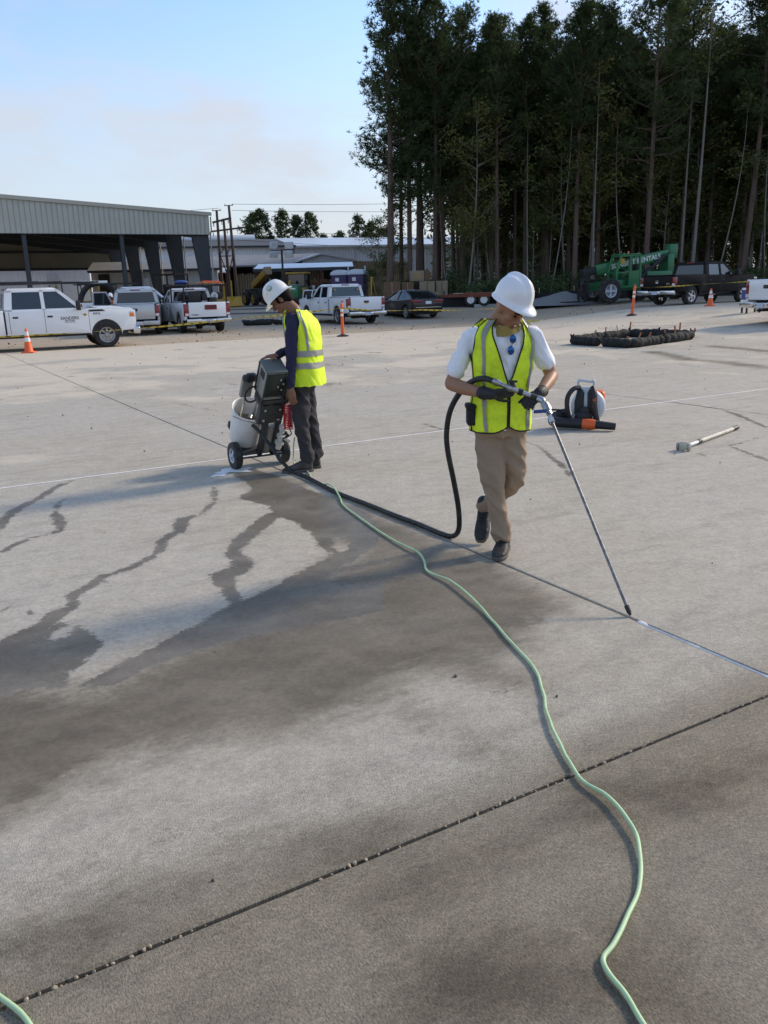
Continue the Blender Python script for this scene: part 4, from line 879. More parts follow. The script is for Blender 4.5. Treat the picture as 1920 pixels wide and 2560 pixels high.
        mb = MB(); mb.bb((xn-0.20, min(s*(hw+0.010), s*(hw-0.06)), hood-0.30), (xn-0.05, max(s*(hw+0.010), s*(hw-0.06)), hood-0.17)); mb.build('indicator', 'amber_lens', hl, bevel=0.01)
    mb = MB(); mb.bb((xe+0.1, -hw+0.1, 0.82), (xcr-0.05, hw-0.1, 0.86)); mb.bb((xcr-0.09, -hw+0.1, 0.84), (xcr-0.05, hw-0.1, bz-0.01)); mb.build('bed_floor', 'black_plastic', t)
    if tonneau:
        mb = MB(); mb.bb((xe+0.06, -hw+0.05, bz+0.02), (xcr-0.05, hw-0.05, bz+0.05)); mb.build('bed_cover', 'black_plastic', t, bevel=0.015)
    mb = MB(); mb.prism([(xe, clear+0.16), (xe-0.012, bz-0.05), (xe+0.01, bz), (xe+0.09, bz), (xe+0.09, clear+0.16)], -hw+0.185, hw-0.185, 'y'); tg = mb.build('tailgate', paint, t, bevel=0.018, seg=2)
    mb = MB(); mb.box((xe-0.008, 0, bz-0.22), (0.02, 0.26, 0.11)); mb.build('tailgate_handle', 'black_plastic', tg, bevel=0.01)
    mb = MB(); mb.box((xe-0.004, 0, bz-0.11), (0.012, 2*hw-0.46, 0.012)); mb.box((xe-0.004, 0, clear+0.30), (0.010, 2*hw-0.46, 0.012)); mb.build('crease', 'print_black' if paint == 'none' else paint, tg)
    # bumpers, plate, grille
    mb = MB(); mb.prism([(xe-0.20, clear+0.10), (xe-0.20, clear-0.06), (xe+0.1, clear-0.10), (xe+0.1, clear+0.10)], -hw+0.02, -0.34, 'y'); mb.prism([(xe-0.20, clear+0.10), (xe-0.20, clear-0.06), (xe+0.1, clear-0.10), (xe+0.1, clear+0.10)], 0.34, hw-0.02, 'y'); mb.prism([(xe-0.16, clear+0.08), (xe-0.16, clear-0.08), (xe+0.1, clear-0.08), (xe+0.1, clear+0.08)], -0.34, 0.34, 'y')
    rb = mb.build('rear_bumper', bump, t, bevel=0.02)
    mb = MB(); mb.box((xe-0.168, 0, clear+0.0), (0.012, 0.31, 0.15)); mb.build('licence_plate', 'plate', rb)
    mb = MB(); mb.bar((xe-0.25, 0, clear-0.14), (xe+0.3, 0, clear-0.14), 0.07); mb.box((xr-0.1, -0.4, clear-0.16), (0.9, 0.2, 0.16)); mb.tube([(xe-0.08, -hw+0.42, clear-0.15), (xe+0.5, -hw+0.42, clear-0.15)], 0.045, 8); mb.build('hitch', 'dark_iron', t)
    mb = MB(); mb.prism([(xn-0.12, clear+0.10), (xn+0.10, clear+0.10), (xn+0.13, clear+0.0), (xn+0.10, clear-0.14), (xn-0.12, clear-0.12)], -hw+0.0, hw-0.0, 'y'); fb = mb.build('front_bumper', bump, t, bevel=0.03, smooth=50)
    for s in (-1, 1):
        mb = MB(); mb.box((xn+0.09, s*(hw-0.14), clear-0.01), (0.09, 0.16, 0.10)); mb.build('fog_lamp', 'black_plastic', fb, bevel=0.01)
    mb = MB(); mb.bb((xn-0.02, -hw+0.44, clear+0.14), (xn+0.02, hw-0.44, hood-0.10)); 
    mb.build('grille', bump, t, bevel=0.01)
    for s in (-1, 1):
        for x in (xf, xr):
            wheel_parts('wheel', t, (x, s*(hw-0.15), wr), wr, 0.27, rim=rim, spokes=spokes)
    return dict(t=t, hw=hw, xf=xf, xr=xr, xcf=xcf, xcr=xcr, xe=xe, xn=xn, belt=belt, bz=bz, roof=roof, clear=clear, tg=tg, body=body)
def veh_z(x, y): return tz(x, y)-0.03
def ladder_rack(label, d, z=2.10, load=True, front=0.6):
    """pipe rack standing on a truck bed"""
    t0 = d['t']; k = thing('ladder_rack', label, 'ladder rack', t0.location, t0.rotation_euler.z, 'ladder racks on the trucks')
    x0, x1, hw = d['xe']+0.2, d['xcr']-0.15, d['hw']-0.08
    for x in (x0, x1):
        for s in (-1, 1):
            mb = MB(); mb.bar((x, s*hw, d['bz']), (x, s*hw, z), 0.05); mb.build('upright', 'dark_iron', k)
        mb = MB(); mb.bar((x, -hw, z), (x, hw, z), 0.05); mb.build('cross_bar', 'dark_iron', k)
    for s in (-1, 1):
        mb = MB(); mb.bar((x0-0.2, s*hw, z+0.05), (x1+front+0.9, s*hw, z+0.05), 0.05); mb.build('side_rail', 'dark_iron', k)
    mb = MB(); mb.bar((x1+front+0.8, -hw, z+0.05), (x1+front+0.8, hw, z+0.05), 0.05); mb.build('cross_bar', 'dark_iron', k)
    return k

# white crew-cab with company sign on the door
ax, ay = -9.08, 28.4; hd = 27.0
fx = Vector((math.cos(R(hd)), math.sin(R(hd)), 0)); ly = Vector((-fx.y, fx.x, 0))
WB1 = 3.97; mid = Vector((ax, ay, 0)) - fx*(WB1/2) + ly*0.86
pm('white_van_paint', (0.80, 0.81, 0.82), 0.30, 0, 0.02, 1.5, coat=0.6, dirt=(0.55, 0.51, 0.45), dirt_amt=0.2, dscale=1.4)
d1 = pickup('white crew-cab work truck with black company sign on its door', (mid.x, mid.y, veh_z(mid.x, mid.y)), hd, 'white_van_paint', wb=WB1, W=2.03, ohf=0.98, hood=1.27, belt=1.22, roof=1.96, wr=0.405, cab=2.42, clear=0.53, spokes=8)
hw = d1['hw']
def door_text(txt, x, z, size, mat='print_black', d=d1, bold=True): return text('lettering', txt, size, mat, d['t'], TR((x, -d['hw']-0.002, z), R(90)), 0.0015, bold)
xd = d1['xcf']-0.50
door_text('SANDERS', xd, 0.985, 0.135); door_text('BROTHERS', xd, 0.905, 0.062); door_text('CONSTRUCTION', xd, 0.855, 0.045, bold=False)
door_text('90925', d1['xf']-0.27, 1.10, 0.095)
mb = MB(); mb.prism([(d1['xf']-0.5, 1.17), (d1['xf']+0.02, 1.17), (d1['xf']-0.08, 1.235), (d1['xf']-0.5, 1.235)], -hw-0.004, -hw+0.01, 'y'); mb.build('fender_vent', 'print_black', d1['t'], smooth=None)
mb = MB(); mb.lathe([(0.045, 0), (0.045, 0.006)], 12, TR((d1['xcf']-0.02, -hw+0.001, 1.08), R(90))); mb.box((d1['xcf']-0.02, -hw-0.002, 1.08), (0.16, 0.006, 0.018)); mb.build('emblem', 'yellow', d1['t'])
mb = MB(); mb.box((d1['xcf']-0.19, -hw-0.13, 1.40), (0.10, 0.16, 0.13)); mb.build('mirror_indicator', 'amber_lens', d1['t'], bevel=0.02)
k1 = ladder_rack('black pipe rack above the white crew-cab work truck', d1, 2.05, front=2.2)
mb = MB(); mb.tube([(d1['xe'], 0.5, 2.12), (d1['xcf']-0.7, 0.5, 2.12)], 0.05, 8); mb.tube([(d1['xe'], 0.2, 2.12), (d1['xcf']-1.2, 0.2, 2.12)], 0.06, 8); mb.bb((d1['xe']+0.5, -0.7, 2.08), (d1['xcf']-1.1, -0.2, 2.13)); tag(mb.build('pipe_load', 'dark_iron'), 'dark pipes and planks lying on the rack of the white crew-cab', 'pipes')
C.objects['pipe_load'].location = d1['t'].location; C.objects['pipe_load'].rotation_euler = d1['t'].rotation_euler

# silver pickup seen from behind, passenger door open
d2 = pickup('silver pickup seen from behind with its left door open', (-10.75, 38.35, veh_z(-10.7, 38)), 103, 'silver_paint', wb=3.57, W=2.0, roof=1.90, belt=1.20, cab=2.0, bump='silver_paint', tail_h=0.44)
mb = MB(); mb.prism([(-0.075, 0.95), (0.075, 0.95), (0.085, 1.02), (0.06, 1.09), (-0.06, 1.09), (-0.085, 1.02)], d2['xe']-0.016, d2['xe']-0.004, 'x'); mb.build('emblem', 'print_black', d2['t'], smooth=None)
mb = MB(); mb.prism([(-0.045, 1.07), (0.045, 1.07), (0.02, 0.98), (-0.02, 0.98)], d2['xe']-0.022, d2['xe']-0.017, 'x'); mb.build('emblem_mark', 'chrome', d2['t'], smooth=None)
mb = MB(Matrix.Translation((d2['xcf']-0.35, d2['hw'], 0)) @ rotm(0, 0, R(-62)))
mb.bb((-1.05, 0.0, 0.55), (0.0, 0.06, 1.2)); dr = mb.build('open_door', 'silver_paint', d2['t'], bevel=0.02)
mb = MB(Matrix.Translation((d2['xcf']-0.35, d2['hw'], 0)) @ rotm(0, 0, R(-62))); mb.prism([(-1.04, 1.2), (-0.05, 1.2), (-0.35, 1.82), (-1.0, 1.82)], 0.01, 0.05, 'y'); mb.build('window_frame', 'silver_paint', dr, smooth=None)
mb = MB(Matrix.Translation((d2['xcf']-0.35, d2['hw'], 0)) @ rotm(0, 0, R(-62))); mb.prism([(-0.97, 1.23), (-0.16, 1.23), (-0.40, 1.77), (-0.94, 1.77)], 0.002, 0.058, 'y'); mb.build('window', 'auto_glass', dr, smooth=None)
# white crew cab side-on behind the silver one
d3 = pickup('white crew-cab truck standing broadside behind the silver pickup', (-12.0, 43.6, veh_z(-12.0, 43.6)+0.02), 24, 'white_paint', wb=3.7, W=2.0, roof=2.02, belt=1.25, cab=2.35, clear=0.55)
k3 = ladder_rack('long black pipe rack on the white truck behind the silver pickup', d3, 2.14, front=0.2)
mb = MB(); mb.bb((d3['xe']+0.2, -0.5, 2.22), (d3['xe']+1.5, 0.0, 2.34)); lo_ = mb.build('white_case', 'print_white', None, bevel=0.03); tag(lo_, 'white case lying on the long pipe rack', 'case'); lo_.location = d3['t'].location; lo_.rotation_euler = d3['t'].rotation_euler
# white single-cab with loaded rack, red board on the tailgate
d4 = pickup('white single-cab pickup with loaded rack and red tailgate board', (-8.6, 39.1, veh_z(-8.4, 39)), 117, 'white_paint', wb=3.4, crew=False, W=1.98, roof=1.88, belt=1.20, cab=1.45, bump='chrome', tail_h=0.5)
mb = MB(); mb.box((d4['xe']-0.022, -0.14, 1.06), (0.016, 0.52, 0.20)); mb.build('red_board', 'red_lens', d4['tg'])
mb = MB()
for q in range(5): mb.box((d4['xe']-0.032, -0.30+q*0.08, 1.06), (0.006, 0.05, 0.08))
mb.build('board_print', 'print_black', d4['tg'])
text('lettering', 'TUNDRA', 0.075, 'print_black', d4['tg'], TR((d4['xe']-0.014, 0.56, 0.76), R(90), 0, R(-90)), 0.002, True)
k4 = ladder_rack('black steel rack over the white single-cab pickup', d4, 1.95, front=0.0)
rl = random.Random(11)
def cargo(name, label, mb, mat, d, **kw):
    o = mb.build(name, mat, None, **kw); tag(o, label, name.replace('_', ' ')); o.location = d['t'].location; o.rotation_euler = d['t'].rotation_euler; return o
mb = MB(); mb.prism([(-0.5, 0), (0.5, 0), (0.3, 0.13), (-0.4, 0.10)], -0.2, 0.2, 'y', TR((d4['xe']+0.7, -0.40, 2.03), 0, 0, R(75))); cargo('orange_bundle', 'orange bundle strapped on top of the loaded rack', mb, 'orange', d4, bevel=0.03)
mb = MB()
for q in range(4): mb.bar((d4['xe']+0.1, -0.75+0.35*q, 2.02+0.02*q), (d4['xe']+2.4, -0.6+0.3*q, 2.03+0.02*q), 0.16, 0.035)
cargo('boards', 'grey boards lying across the loaded rack', mb, 'board_tan', d4)
mb = MB(); mb.ell((d4['xe']+1.9, 0.55, 2.12), (0.42, 0.3, 0.10)); cargo('blue_tarpaulin', 'folded blue tarpaulin on the front of the loaded rack', mb, pm('tarp_blue', (0.03, 0.06, 0.24), 0.6, 0, 0.2, 6), d4)
mb = MB(); mb.lathe([(0.10, 0), (0.15, 0.0), (0.16, 0.06), (0.10, 0.08), (0.06, 0.08), (0.06, 0)], 18, TR((d4['xe']+0.35, -0.45, 1.52), 0, R(90), 0)); cargo('cable_reel', 'small grey reel hanging on the loaded rack', mb, 'metal_grey', d4)
mb = MB()
for q in range(9): mb.box((d4['xe']+0.25+rl.random()*1.2, rl.uniform(-0.7, 0.7), 1.25+rl.random()*0.35), (rl.uniform(0.2, 0.5), rl.uniform(0.2, 0.5), rl.uniform(0.2, 0.45)), TR((0, 0, 0), 0, 0, 0))
cargo('tool_load', 'dark tools and boxes heaped in the single-cab pickup bed', mb, 'dark_iron', d4, bevel=0.02)

# white crew cab beside the delineator
d5 = pickup('white crew-cab pickup with muddy wheels beside the black sedan', (-2.0, 43.35, veh_z(-2, 43)), 118, 'white_paint', wb=3.65, W=2.0, roof=1.89, belt=1.19, cab=2.15, wr=0.40, tail_h=0.44)
mb = MB(); mb.prism([(-0.13, 0.985), (-0.04, 0.985), (-0.03, 0.955), (0.03, 0.955), (0.04, 0.985), (0.13, 0.985), (0.12, 1.025), (0.04, 1.025), (0.03, 1.05), (-0.03, 1.05), (-0.04, 1.025), (-0.12, 1.025)], d5['xe']-0.018, d5['xe']-0.006, 'x'); mb.build('emblem', pm('gold', (0.42, 0.28, 0.08), 0.4, 0.6, 0.1), d5['t'], smooth=None)
text('lettering', '4X4', 0.12, 'red_lens', d5['t'], TR((d5['xe']+0.55, d5['hw']+0.003, 1.07), R(90), 0, R(180)), 0.002, True)
for y in (-0.62, 0.62):
    mb = MB(TR((d5['xcr']+0.05, y, 1.62), R(45))); mb.box((-0.03, 0, 0), (0.012, 0.12, 0.12)); mb.build('diamond_sticker', 'board_tan', d5['t'])
mb = MB(); mb.bb((d5['xr']+0.5, -d5['hw']-0.05, 0.42), (d5['xf']-0.5, -d5['hw']+0.1, 0.50)); mb.bb((d5['xr']+0.5, d5['hw']-0.1, 0.42), (d5['xf']-0.5, d5['hw']+0.05, 0.50)); mb.build('running_board', 'black_plastic', d5['t'], bevel=0.01)

# black sedan
def sedan(label, loc, head):
    t = thing('sedan', label, 'car', loc, R(head)); hw = 0.90; wr = 0.325; xf, xr = 1.35, -1.35; ar = wr+0.055
    prof = [(-2.22, 0.42), (-2.18, 0.28), (xr-ar-0.02, 0.24)] + arc(xr, ar, 180, 0, 12, wr) + [(xf-ar-0.02, 0.22)] + arc(xf, ar, 180, 0, 12, wr) + [(2.15, 0.24), (2.28, 0.36), (2.26, 0.62), (2.0, 0.76), (1.0, 0.92), (-1.2, 0.98), (-2.0, 1.02), (-2.2, 0.98), (-2.26, 0.72)]
    mb = MB(); mb.prism(prof, -hw, hw, 'y'); mb.build('body', 'black_paint', t, bevel=0.075, seg=3, smooth=60)
    mb = MB(); rings = []
    st = [(0.98, 0.90, 0.86, 0.90), (0.45, 1.22, 0.70, 0.92), (0.0, 1.39, 0.62, 0.94), (-0.5, 1.44, 0.60, 0.95), (-1.0, 1.38, 0.60, 0.96), (-1.5, 1.20, 0.66, 0.97), (-1.95, 1.02, 0.74, 0.985)]
    for x, z, w, zb in st: rings.append([(x, -hw+0.06, zb-0.02), (x, -(w+(hw-0.06-w)*0.35), zb+(z-zb)*0.62), (x, -w, z-0.03), (x, -w*0.6, z), (x, w*0.6, z), (x, w, z-0.03), (x, (w+(hw-0.06-w)*0.35), zb+(z-zb)*0.62), (x, hw-0.06, zb-0.02)])
    mb.loft(rings); mb.build('cabin_glass', 'auto_glass', t, smooth=45)
    mb = MB(); rings = []
    for x, z, w, zb in [(0.12, 1.36, 0.66, 0), (-0.1, 1.425, 0.635, 0), (-0.5, 1.455, 0.62, 0), (-0.9, 1.415, 0.62, 0), (-1.05, 1.38, 0.62, 0)]: rings.append([(x, -w-0.01, z-0.06), (x, -w*0.9, z-0.008), (x, 0, z+0.012), (x, w*0.9, z-0.008), (x, w+0.01, z-0.06), (x, 0, z-0.06)])
    mb.loft(rings); mb.build('roof', 'black_paint', t, smooth=50)
    for s in (-1, 1):
        mb = MB()
        mb.tube([(1.0, s*0.85, 0.90), (0.45, s*0.715, 1.205), (0.1, s*0.655, 1.36)], 0.03, 6); mb.bar((-0.38, s*0.845, 0.95), (-0.42, s*0.63, 1.42), 0.07, 0.03); mb.tube([(-1.0, s*0.63, 1.37), (-1.5, s*0.70, 1.19), (-1.98, s*0.80, 1.0)], [0.05, 0.07, 0.08], 6)
        mb.build('pillar', 'black_paint', t)
        mb = MB(); mb.prism([(-2.26, 0.80), (-2.262, 0.92), (-2.10, 0.96), (-1.86, 0.93), (-1.95, 0.86)], s*0.34, s*(hw+0.012), 'y'); mb.build('tail_light', 'red_lens', t, bevel=0.02)
        mb = MB(); mb.box((0.72, s*(hw+0.06), 0.98), (0.12, 0.18, 0.13)); mb.build('mirror', 'black_paint', t, bevel=0.03)
        for x in (0.0, -0.85):
            mb = MB(); mb.box((x, s*(hw+0.006), 0.80), (0.18, 0.02, 0.03)); mb.build('door_handle', 'black_paint', t, bevel=0.006)
        for x in (xf, xr): wheel_parts('wheel', t, (x, s*(hw-0.12), wr), wr, 0.2, spokes=10, rimr=0.68)
    mb = MB(); mb.bb((-2.0, -0.7, 0.18), (2.0, 0.7, 0.4)); mb.build('underbody', 'black_plastic', t)
    mb = MB(); mb.box((-2.275, 0, 0.80), (0.015, 0.34, 0.14)); mb.build('licence_plate', 'print_white', t)
    mb = MB(); mb.box((-2.268, 0, 0.56), (0.02, 1.5, 0.03)); mb.build('chrome_strip', 'chrome', t)
    mb = MB(); mb.box((-2.235, 0.42, 0.70), (0.03, 0.16, 0.07)); mb.build('sticker', 'print_white', t)
sedan('black sedan with chrome-spoked wheels parked beyond the white pickup', (1.62, 46.6, veh_z(1.6, 46)), 116)

# dark pickup beneath the trees
d6 = pickup('dark brown-black crew-cab pickup with chrome bumper by the forest', (15.55, 41.35, veh_z(15.5, 41.3)), 32, 'brown_black_paint', wb=3.8, W=2.0, roof=1.94, belt=1.26, hood=1.30, cab=2.25, clear=0.58, wr=0.42, rim='chrome', spokes=5, tonneau=True)
mb = MB(); mb.prism([(-0.07, 1.0), (0.07, 1.0), (0.08, 1.07), (0.055, 1.14), (-0.055, 1.14), (-0.08, 1.07)], d6['xe']-0.018, d6['xe']-0.006, 'x'); mb.build('emblem', 'chrome', d6['t'], smooth=None)
text('lettering', '4X4', 0.10, 'chrome', d6['tg'], TR((d6['xe']-0.012, -0.62, 0.98), R(90), 0, R(-90)), 0.002, True)
# white pickup, only its rear corner in view
v7 = Vector((11.95, 25.6)); 
d7 = pickup('white pickup showing only its rear corner and red tail light', (14.75, 26.55, veh_z(12, 26)), 12, 'white_paint', wb=3.7, W=2.02, roof=1.95, belt=1.30, clear=0.60, wr=0.42, cab=2.3, tail_h=0.50)
# blue and white cooler bag beyond it
cb = thing('drink_cooler', 'blue and white cooler with striped lid behind the white pickup corner', 'cooler', (13.35, 30.6, veh_z(13.3, 30.6)+0.02), R(8))
mb = MB(); mb.box((0, 0, 0.40), (0.62, 0.4, 0.14)); mb.build('stand', 'print_white', cb, bevel=0.02)
mb = MB(); mb.box((0, 0, 0.64), (0.58, 0.38, 0.32)); mb.build('body', pm('cooler_blue', (0.03, 0.07, 0.26), 0.5, 0, 0.4, 6), cb, bevel=0.04)
mb = MB(); mb.box((0, 0, 0.84), (0.60, 0.40, 0.08)); mb.build('lid', 'toilet_white', cb, bevel=0.03)
mb = MB()
for x in (-0.25, 0.25):
    for y in (-0.15, 0.15): mb.bar((x, y, 0), (x, y, 0.35), 0.05)
mb.build('legs', 'dark_iron', cb)

# green telehandler
th = thing('telehandler', 'green rental telehandler with open cab and lettered boom', 'telehandler', (13.35, 47.0, veh_z(13.3, 47)), R(196))
# local x points to the fork end (left in the picture)
mb = MB(); mb.prism([(-1.9, 0.65), (1.7, 0.65), (1.75, 1.05), (1.2, 1.15), (-0.2, 1.25), (-2.0, 1.45), (-2.1, 1.1)], -0.75, 0.75, 'y'); mb.build('chassis', 'green_paint', th, bevel=0.04)
mb = MB(); mb.box((-0.9, -0.80, 1.5), (1.7, 0.5, 0.75)); mb.build('engine_cover', 'green_paint', th, bevel=0.05)
CY = 0.62
mb = MB()
cabp = [(0.95, 0.85), (1.05, 1.55), (0.78, 2.42), (-0.35, 2.46), (-0.45, 0.85)]
for i in range(len(cabp)):
    a, b = cabp[i], cabp[(i+1) % len(cabp)]
    for y in (CY-0.42, CY+0.42): mb.bar((a[0], y, a[1]), (b[0], y, b[1]), 0.10)
    mb.bar((a[0], CY-0.42, a[1]), (a[0], CY+0.42, a[1]), 0.09)
mb.bar((0.25, CY+0.42, 0.85), (0.22, CY+0.42, 2.44), 0.08); mb.bar((-0.40, CY+0.42, 1.65), (1.02, CY+0.42, 1.55), 0.07)
mb.build('cab_frame', 'green_paint', th)
mb = MB(); mb.box((0.22, CY, 2.49), (1.25, 0.98, 0.08)); mb.build('cab_roof', 'green_paint', th, bevel=0.03)
mb = MB(); mb.bb((-0.42, CY+0.40, 0.88), (0.22, CY+0.45, 1.62)); mb.build('cab_panel', 'green_paint', th)
mb = MB(); mb.box((-0.15, CY, 1.35), (0.45, 0.5, 0.12)); mb.box((-0.36, CY, 1.7), (0.1, 0.48, 0.6)); mb.build('seat', 'black_plastic', th, bevel=0.04)
mb = MB(); mb.tube([(0.55, CY, 1.2), (0.42, CY, 1.65)], 0.03, 6); mb.lathe([(0.17, 0), (0.19, 0.02), (0.17, 0.04)], 14, TR((0.42, CY, 1.65), 0, R(-25))); mb.build('steering_wheel', 'black_plastic', th)
mb = MB(); mb.lathe([(0.05, 0), (0.05, 0.1), (0.02, 0.14)], 10, Matrix.Translation((0.1, CY, 2.53))); mb.build('beacon', 'amber_lens', th)
BA, BB = Vector((-3.1, -0.05, 2.55)), Vector((1.7, -0.05, 1.72))
mb = MB(); mb.bar(BA, BB, 0.42, 0.52); boom = mb.build('boom', 'green_paint', th, bevel=0.03)
mb = MB(); mb.bar(BB+(BB-BA)*-0.02, BB+(BB-BA)*0.16, 0.34, 0.40); mb.build('boom_extension', 'dark_iron', th, bevel=0.02)
mb = MB(); mb.box((-3.0, -0.05, 2.65), (0.5, 0.5, 0.75)); mb.build('boom_end', 'green_paint', th, bevel=0.03)
mb = MB(); mb.tube([(-1.0, 0.32, 1.35), (-2.3, 0.32, 2.35)], 0.12, 8); mb.tube([(-1.6, 0.32, 1.8), (-2.6, 0.32, 2.55)], 0.07, 8); mb.build('lift_cylinder', 'dark_iron', th)
mb = MB(); mb.bb((-2.75, -0.5, 1.2), (-1.2, 0.5, 1.62)); mb.bb((-2.9, -0.45, 1.4), (-2.5, 0.45, 2.5)); mb.build('counterweight', 'green_paint', th, bevel=0.04)
ang = math.atan2(BA.z-BB.z, -(BA.x-BB.x))
bt = TR(tuple((BA+BB)/2+Vector((0.0, 0.212, 0))), R(90), 0, R(180)) @ rotm(0, 0, ang)
text('lettering', 'SUNBELT RENTALS', 0.36, 'print_white', boom, bt, 0.004, True)
mb = MB()
for i in range(12):
    a = 2*PI*i/12; mb._add([(0.12*math.cos(a-0.2), 0.12*math.sin(a-0.2), 0), (0.12*math.cos(a+0.2), 0.12*math.sin(a+0.2), 0), (0.19*math.cos(a), 0.19*math.sin(a), 0)], [(0, 1, 2)], TR((0.72, CY+0.485, 2.15), R(90), 0, R(180)))
mb.lathe([(0.11, 0), (0.11, 0.01)], 14, TR((0.72, CY+0.48, 2.15), R(-90))); mb.build('sun_emblem', 'yellow', th)
mb = MB(); mb.bar((2.1, -0.05, 1.65), (2.35, -0.05, 0.9), 0.3, 0.3); mb.bar((2.35, -0.55, 0.25), (2.35, -0.55, 1.3), 0.1); mb.bar((2.35, 0.45, 0.25), (2.35, 0.45, 1.3), 0.1); mb.bar((2.35, -0.65, 1.25), (2.35, 0.55, 1.25), 0.1); mb.bar((2.35, -0.65, 0.5), (2.35, 0.55, 0.5), 0.1); mb.build('fork_carriage', 'dark_iron', th)
for y in (-0.4, 0.3):
    mb = MB(); mb.bar((2.4, y, 0.12), (3.5, y, 0.10), 0.12, 0.05); mb.bar((2.4, y, 0.1), (2.4, y, 0.9), 0.12, 0.06); mb.build('fork', 'dark_iron', th)
for x in (1.35, -1.6):
    for y in (-0.95, 0.95): wheel_parts('wheel', th, (x, y, 0.64), 0.64, 0.42, rim='metal_grey', spokes=4, rimr=0.52)

# rusty flatbed trailer
fl = thing('flatbed_trailer', 'rusty red flatbed trailer with twin white wheels', 'trailer', (5.9, 51.0, veh_z(5.9, 51)), R(-14))
for i in range(9):
    mb = MB(); mb.bb((-1.3, -1.0+i*0.225, 0.70+0.004*(i % 2)), (3.4, -1.0+i*0.225+0.21, 0.75+0.004*(i % 2))); mb.build('deck_plank', 'board_tan', fl, smooth=None)
mb = MB(); mb.bb((-1.4, -1.12, 0.52), (3.4, -1.02, 0.68)); mb.bb((-1.4, 1.03, 0.52), (3.4, 1.12, 0.68)); mb.bb((-1.5, -1.12, 0.52), (-1.41, 1.12, 0.68)); mb.bar((-1.4, -1.0, 0.6), (-2.8, 0, 0.58), 0.1, 0.14); mb.bar((-1.4, 1.0, 0.6), (-2.8, 0, 0.58), 0.1, 0.14); mb.build('frame', 'rust_red', fl)
mb = MB(); mb.bar((-1.9, -0.6, 0), (-1.9, -0.6, 0.9), 0.07); mb.box((-1.9, -0.6, 0.03), (0.2, 0.2, 0.04)); mb.build('jack_stand', 'dark_iron', fl)
for x in (-0.25, 0.52):
    for y in (-1.0, 1.0): wheel_parts('wheel', fl, (x, y, 0.36), 0.36, 0.2, rim='print_white', spokes=5, rimr=0.56)
mb = MB(); mb.prism([(-0.75, 0.62), (-0.65, 0.76), (0.95, 0.76), (1.05, 0.62)], -1.14, -0.9, 'y'); mb.build('fender', 'rust_red', fl, smooth=None)

# ------------------------------------------------------------------ people
pm('skin_tan', (0.33, 0.165, 0.095), 0.5, 0, 0.10, 14, spec=0.4)
pm('skin_deep', (0.22, 0.105, 0.062), 0.5, 0, 0.10, 14, spec=0.4)
pm('hair_dark', (0.007, 0.006, 0.005), 0.8, 0, 0.3, 40, spec=0.15)
pm('eye_dark', (0.02, 0.014, 0.012), 0.25, 0, 0.2, 30)
pm('lips', (0.20, 0.075, 0.055), 0.5, 0, 0.1, 20)
pm('tee_white', (0.84, 0.85, 0.88), 0.85, 0, 0.04, 6, bump=0.25, bscale=28)
pm('khaki', (0.31, 0.225, 0.150), 0.9, 0, 0.14, 6, bump=0.35, bscale=24)
pm('charcoal_cloth', (0.036, 0.033, 0.036), 0.92, 0, 0.25, 8, bump=0.35, bscale=26)
pm('navy_cloth', (0.018, 0.018, 0.050), 0.9, 0, 0.2, 8, bump=0.3, bscale=26)
pm('hi_vis', (0.74, 0.96, 0.020), 0.65, 0, 0.05, 5, bump=0.3, bscale=22, dirt=(0.22, 0.30, 0.02), dirt_amt=0.5, dscale=9)
pm('hi_vis_clean', (0.70, 0.90, 0.020), 0.65, 0, 0.04, 5, bump=0.22, bscale=20)
pm('reflect_tape', (0.30, 0.295, 0.28), 0.45, 0.1, 0.12, 30)
pm('trim_black', (0.012, 0.012, 0.012), 0.8, 0, 0.2, 20)
pm('helmet_white', (0.80, 0.81, 0.83), 0.26, 0, 0.02, 5, coat=0.4, dirt=(0.45, 0.43, 0.40), dirt_amt=0.12, dscale=20)
pm('helmet_cream', (0.78, 0.77, 0.73), 0.32, 0, 0.03, 5, coat=0.3, dirt=(0.33, 0.32, 0.31), dirt_amt=0.35, dscale=14)
pm('glove_black', (0.016, 0.016, 0.018), 0.6, 0, 0.3, 25, bump=0.3, bscale=60)
pm('shoe_black', (0.016, 0.016, 0.017), 0.6, 0, 0.4, 18, bump=0.3, bscale=50, dirt=(0.11, 0.10, 0.09), dirt_amt=0.35, dscale=18)
pm('shoe_grey', (0.045, 0.042, 0.042), 0.75, 0, 0.4, 18, bump=0.3, bscale=50, dirt=(0.16, 0.14, 0.12), dirt_amt=0.4, dscale=14)
pm('sole', (0.10, 0.09, 0.08), 0.85, 0, 0.3, 14)
pm('mustard', (0.33, 0.235, 0.065), 0.85, 0, 0.12, 12, bump=0.2)
pm('mirror_blue', (0.02, 0.10, 0.30), 0.08, 0.6, 0.5, 10)
wrk = bpy.data.textures.new('wrinkle', 'CLOUDS'); wrk.noise_scale = 0.10; wrk.noise_depth = 2
wrk2 = bpy.data.textures.new('wrinkle_fine', 'CLOUDS'); wrk2.noise_scale = 0.055; wrk2.noise_depth = 1
def soft(vox, smooth=6, disp=0.0, tex=None):
    m = [('REMESH', dict(mode='VOXEL', voxel_size=vox, use_smooth_shade=True)), ('SMOOTH', dict(iterations=smooth, factor=0.5))]
    if disp: m.append(('DISPLACE', dict(texture=tex or wrk, strength=disp, mid_level=0.5, texture_coords='LOCAL')))
    return m
def frame(o, fwd, up):
    """matrix with x right, y forward, z up"""
    f = Vector(fwd).normalized(); r = f.cross(Vector(up)).normalized(); u = r.cross(f)
    return Matrix(((r.x, f.x, u.x, o[0]), (r.y, f.y, u.y, o[1]), (r.z, f.z, u.z, o[2]), (0, 0, 0, 1)))
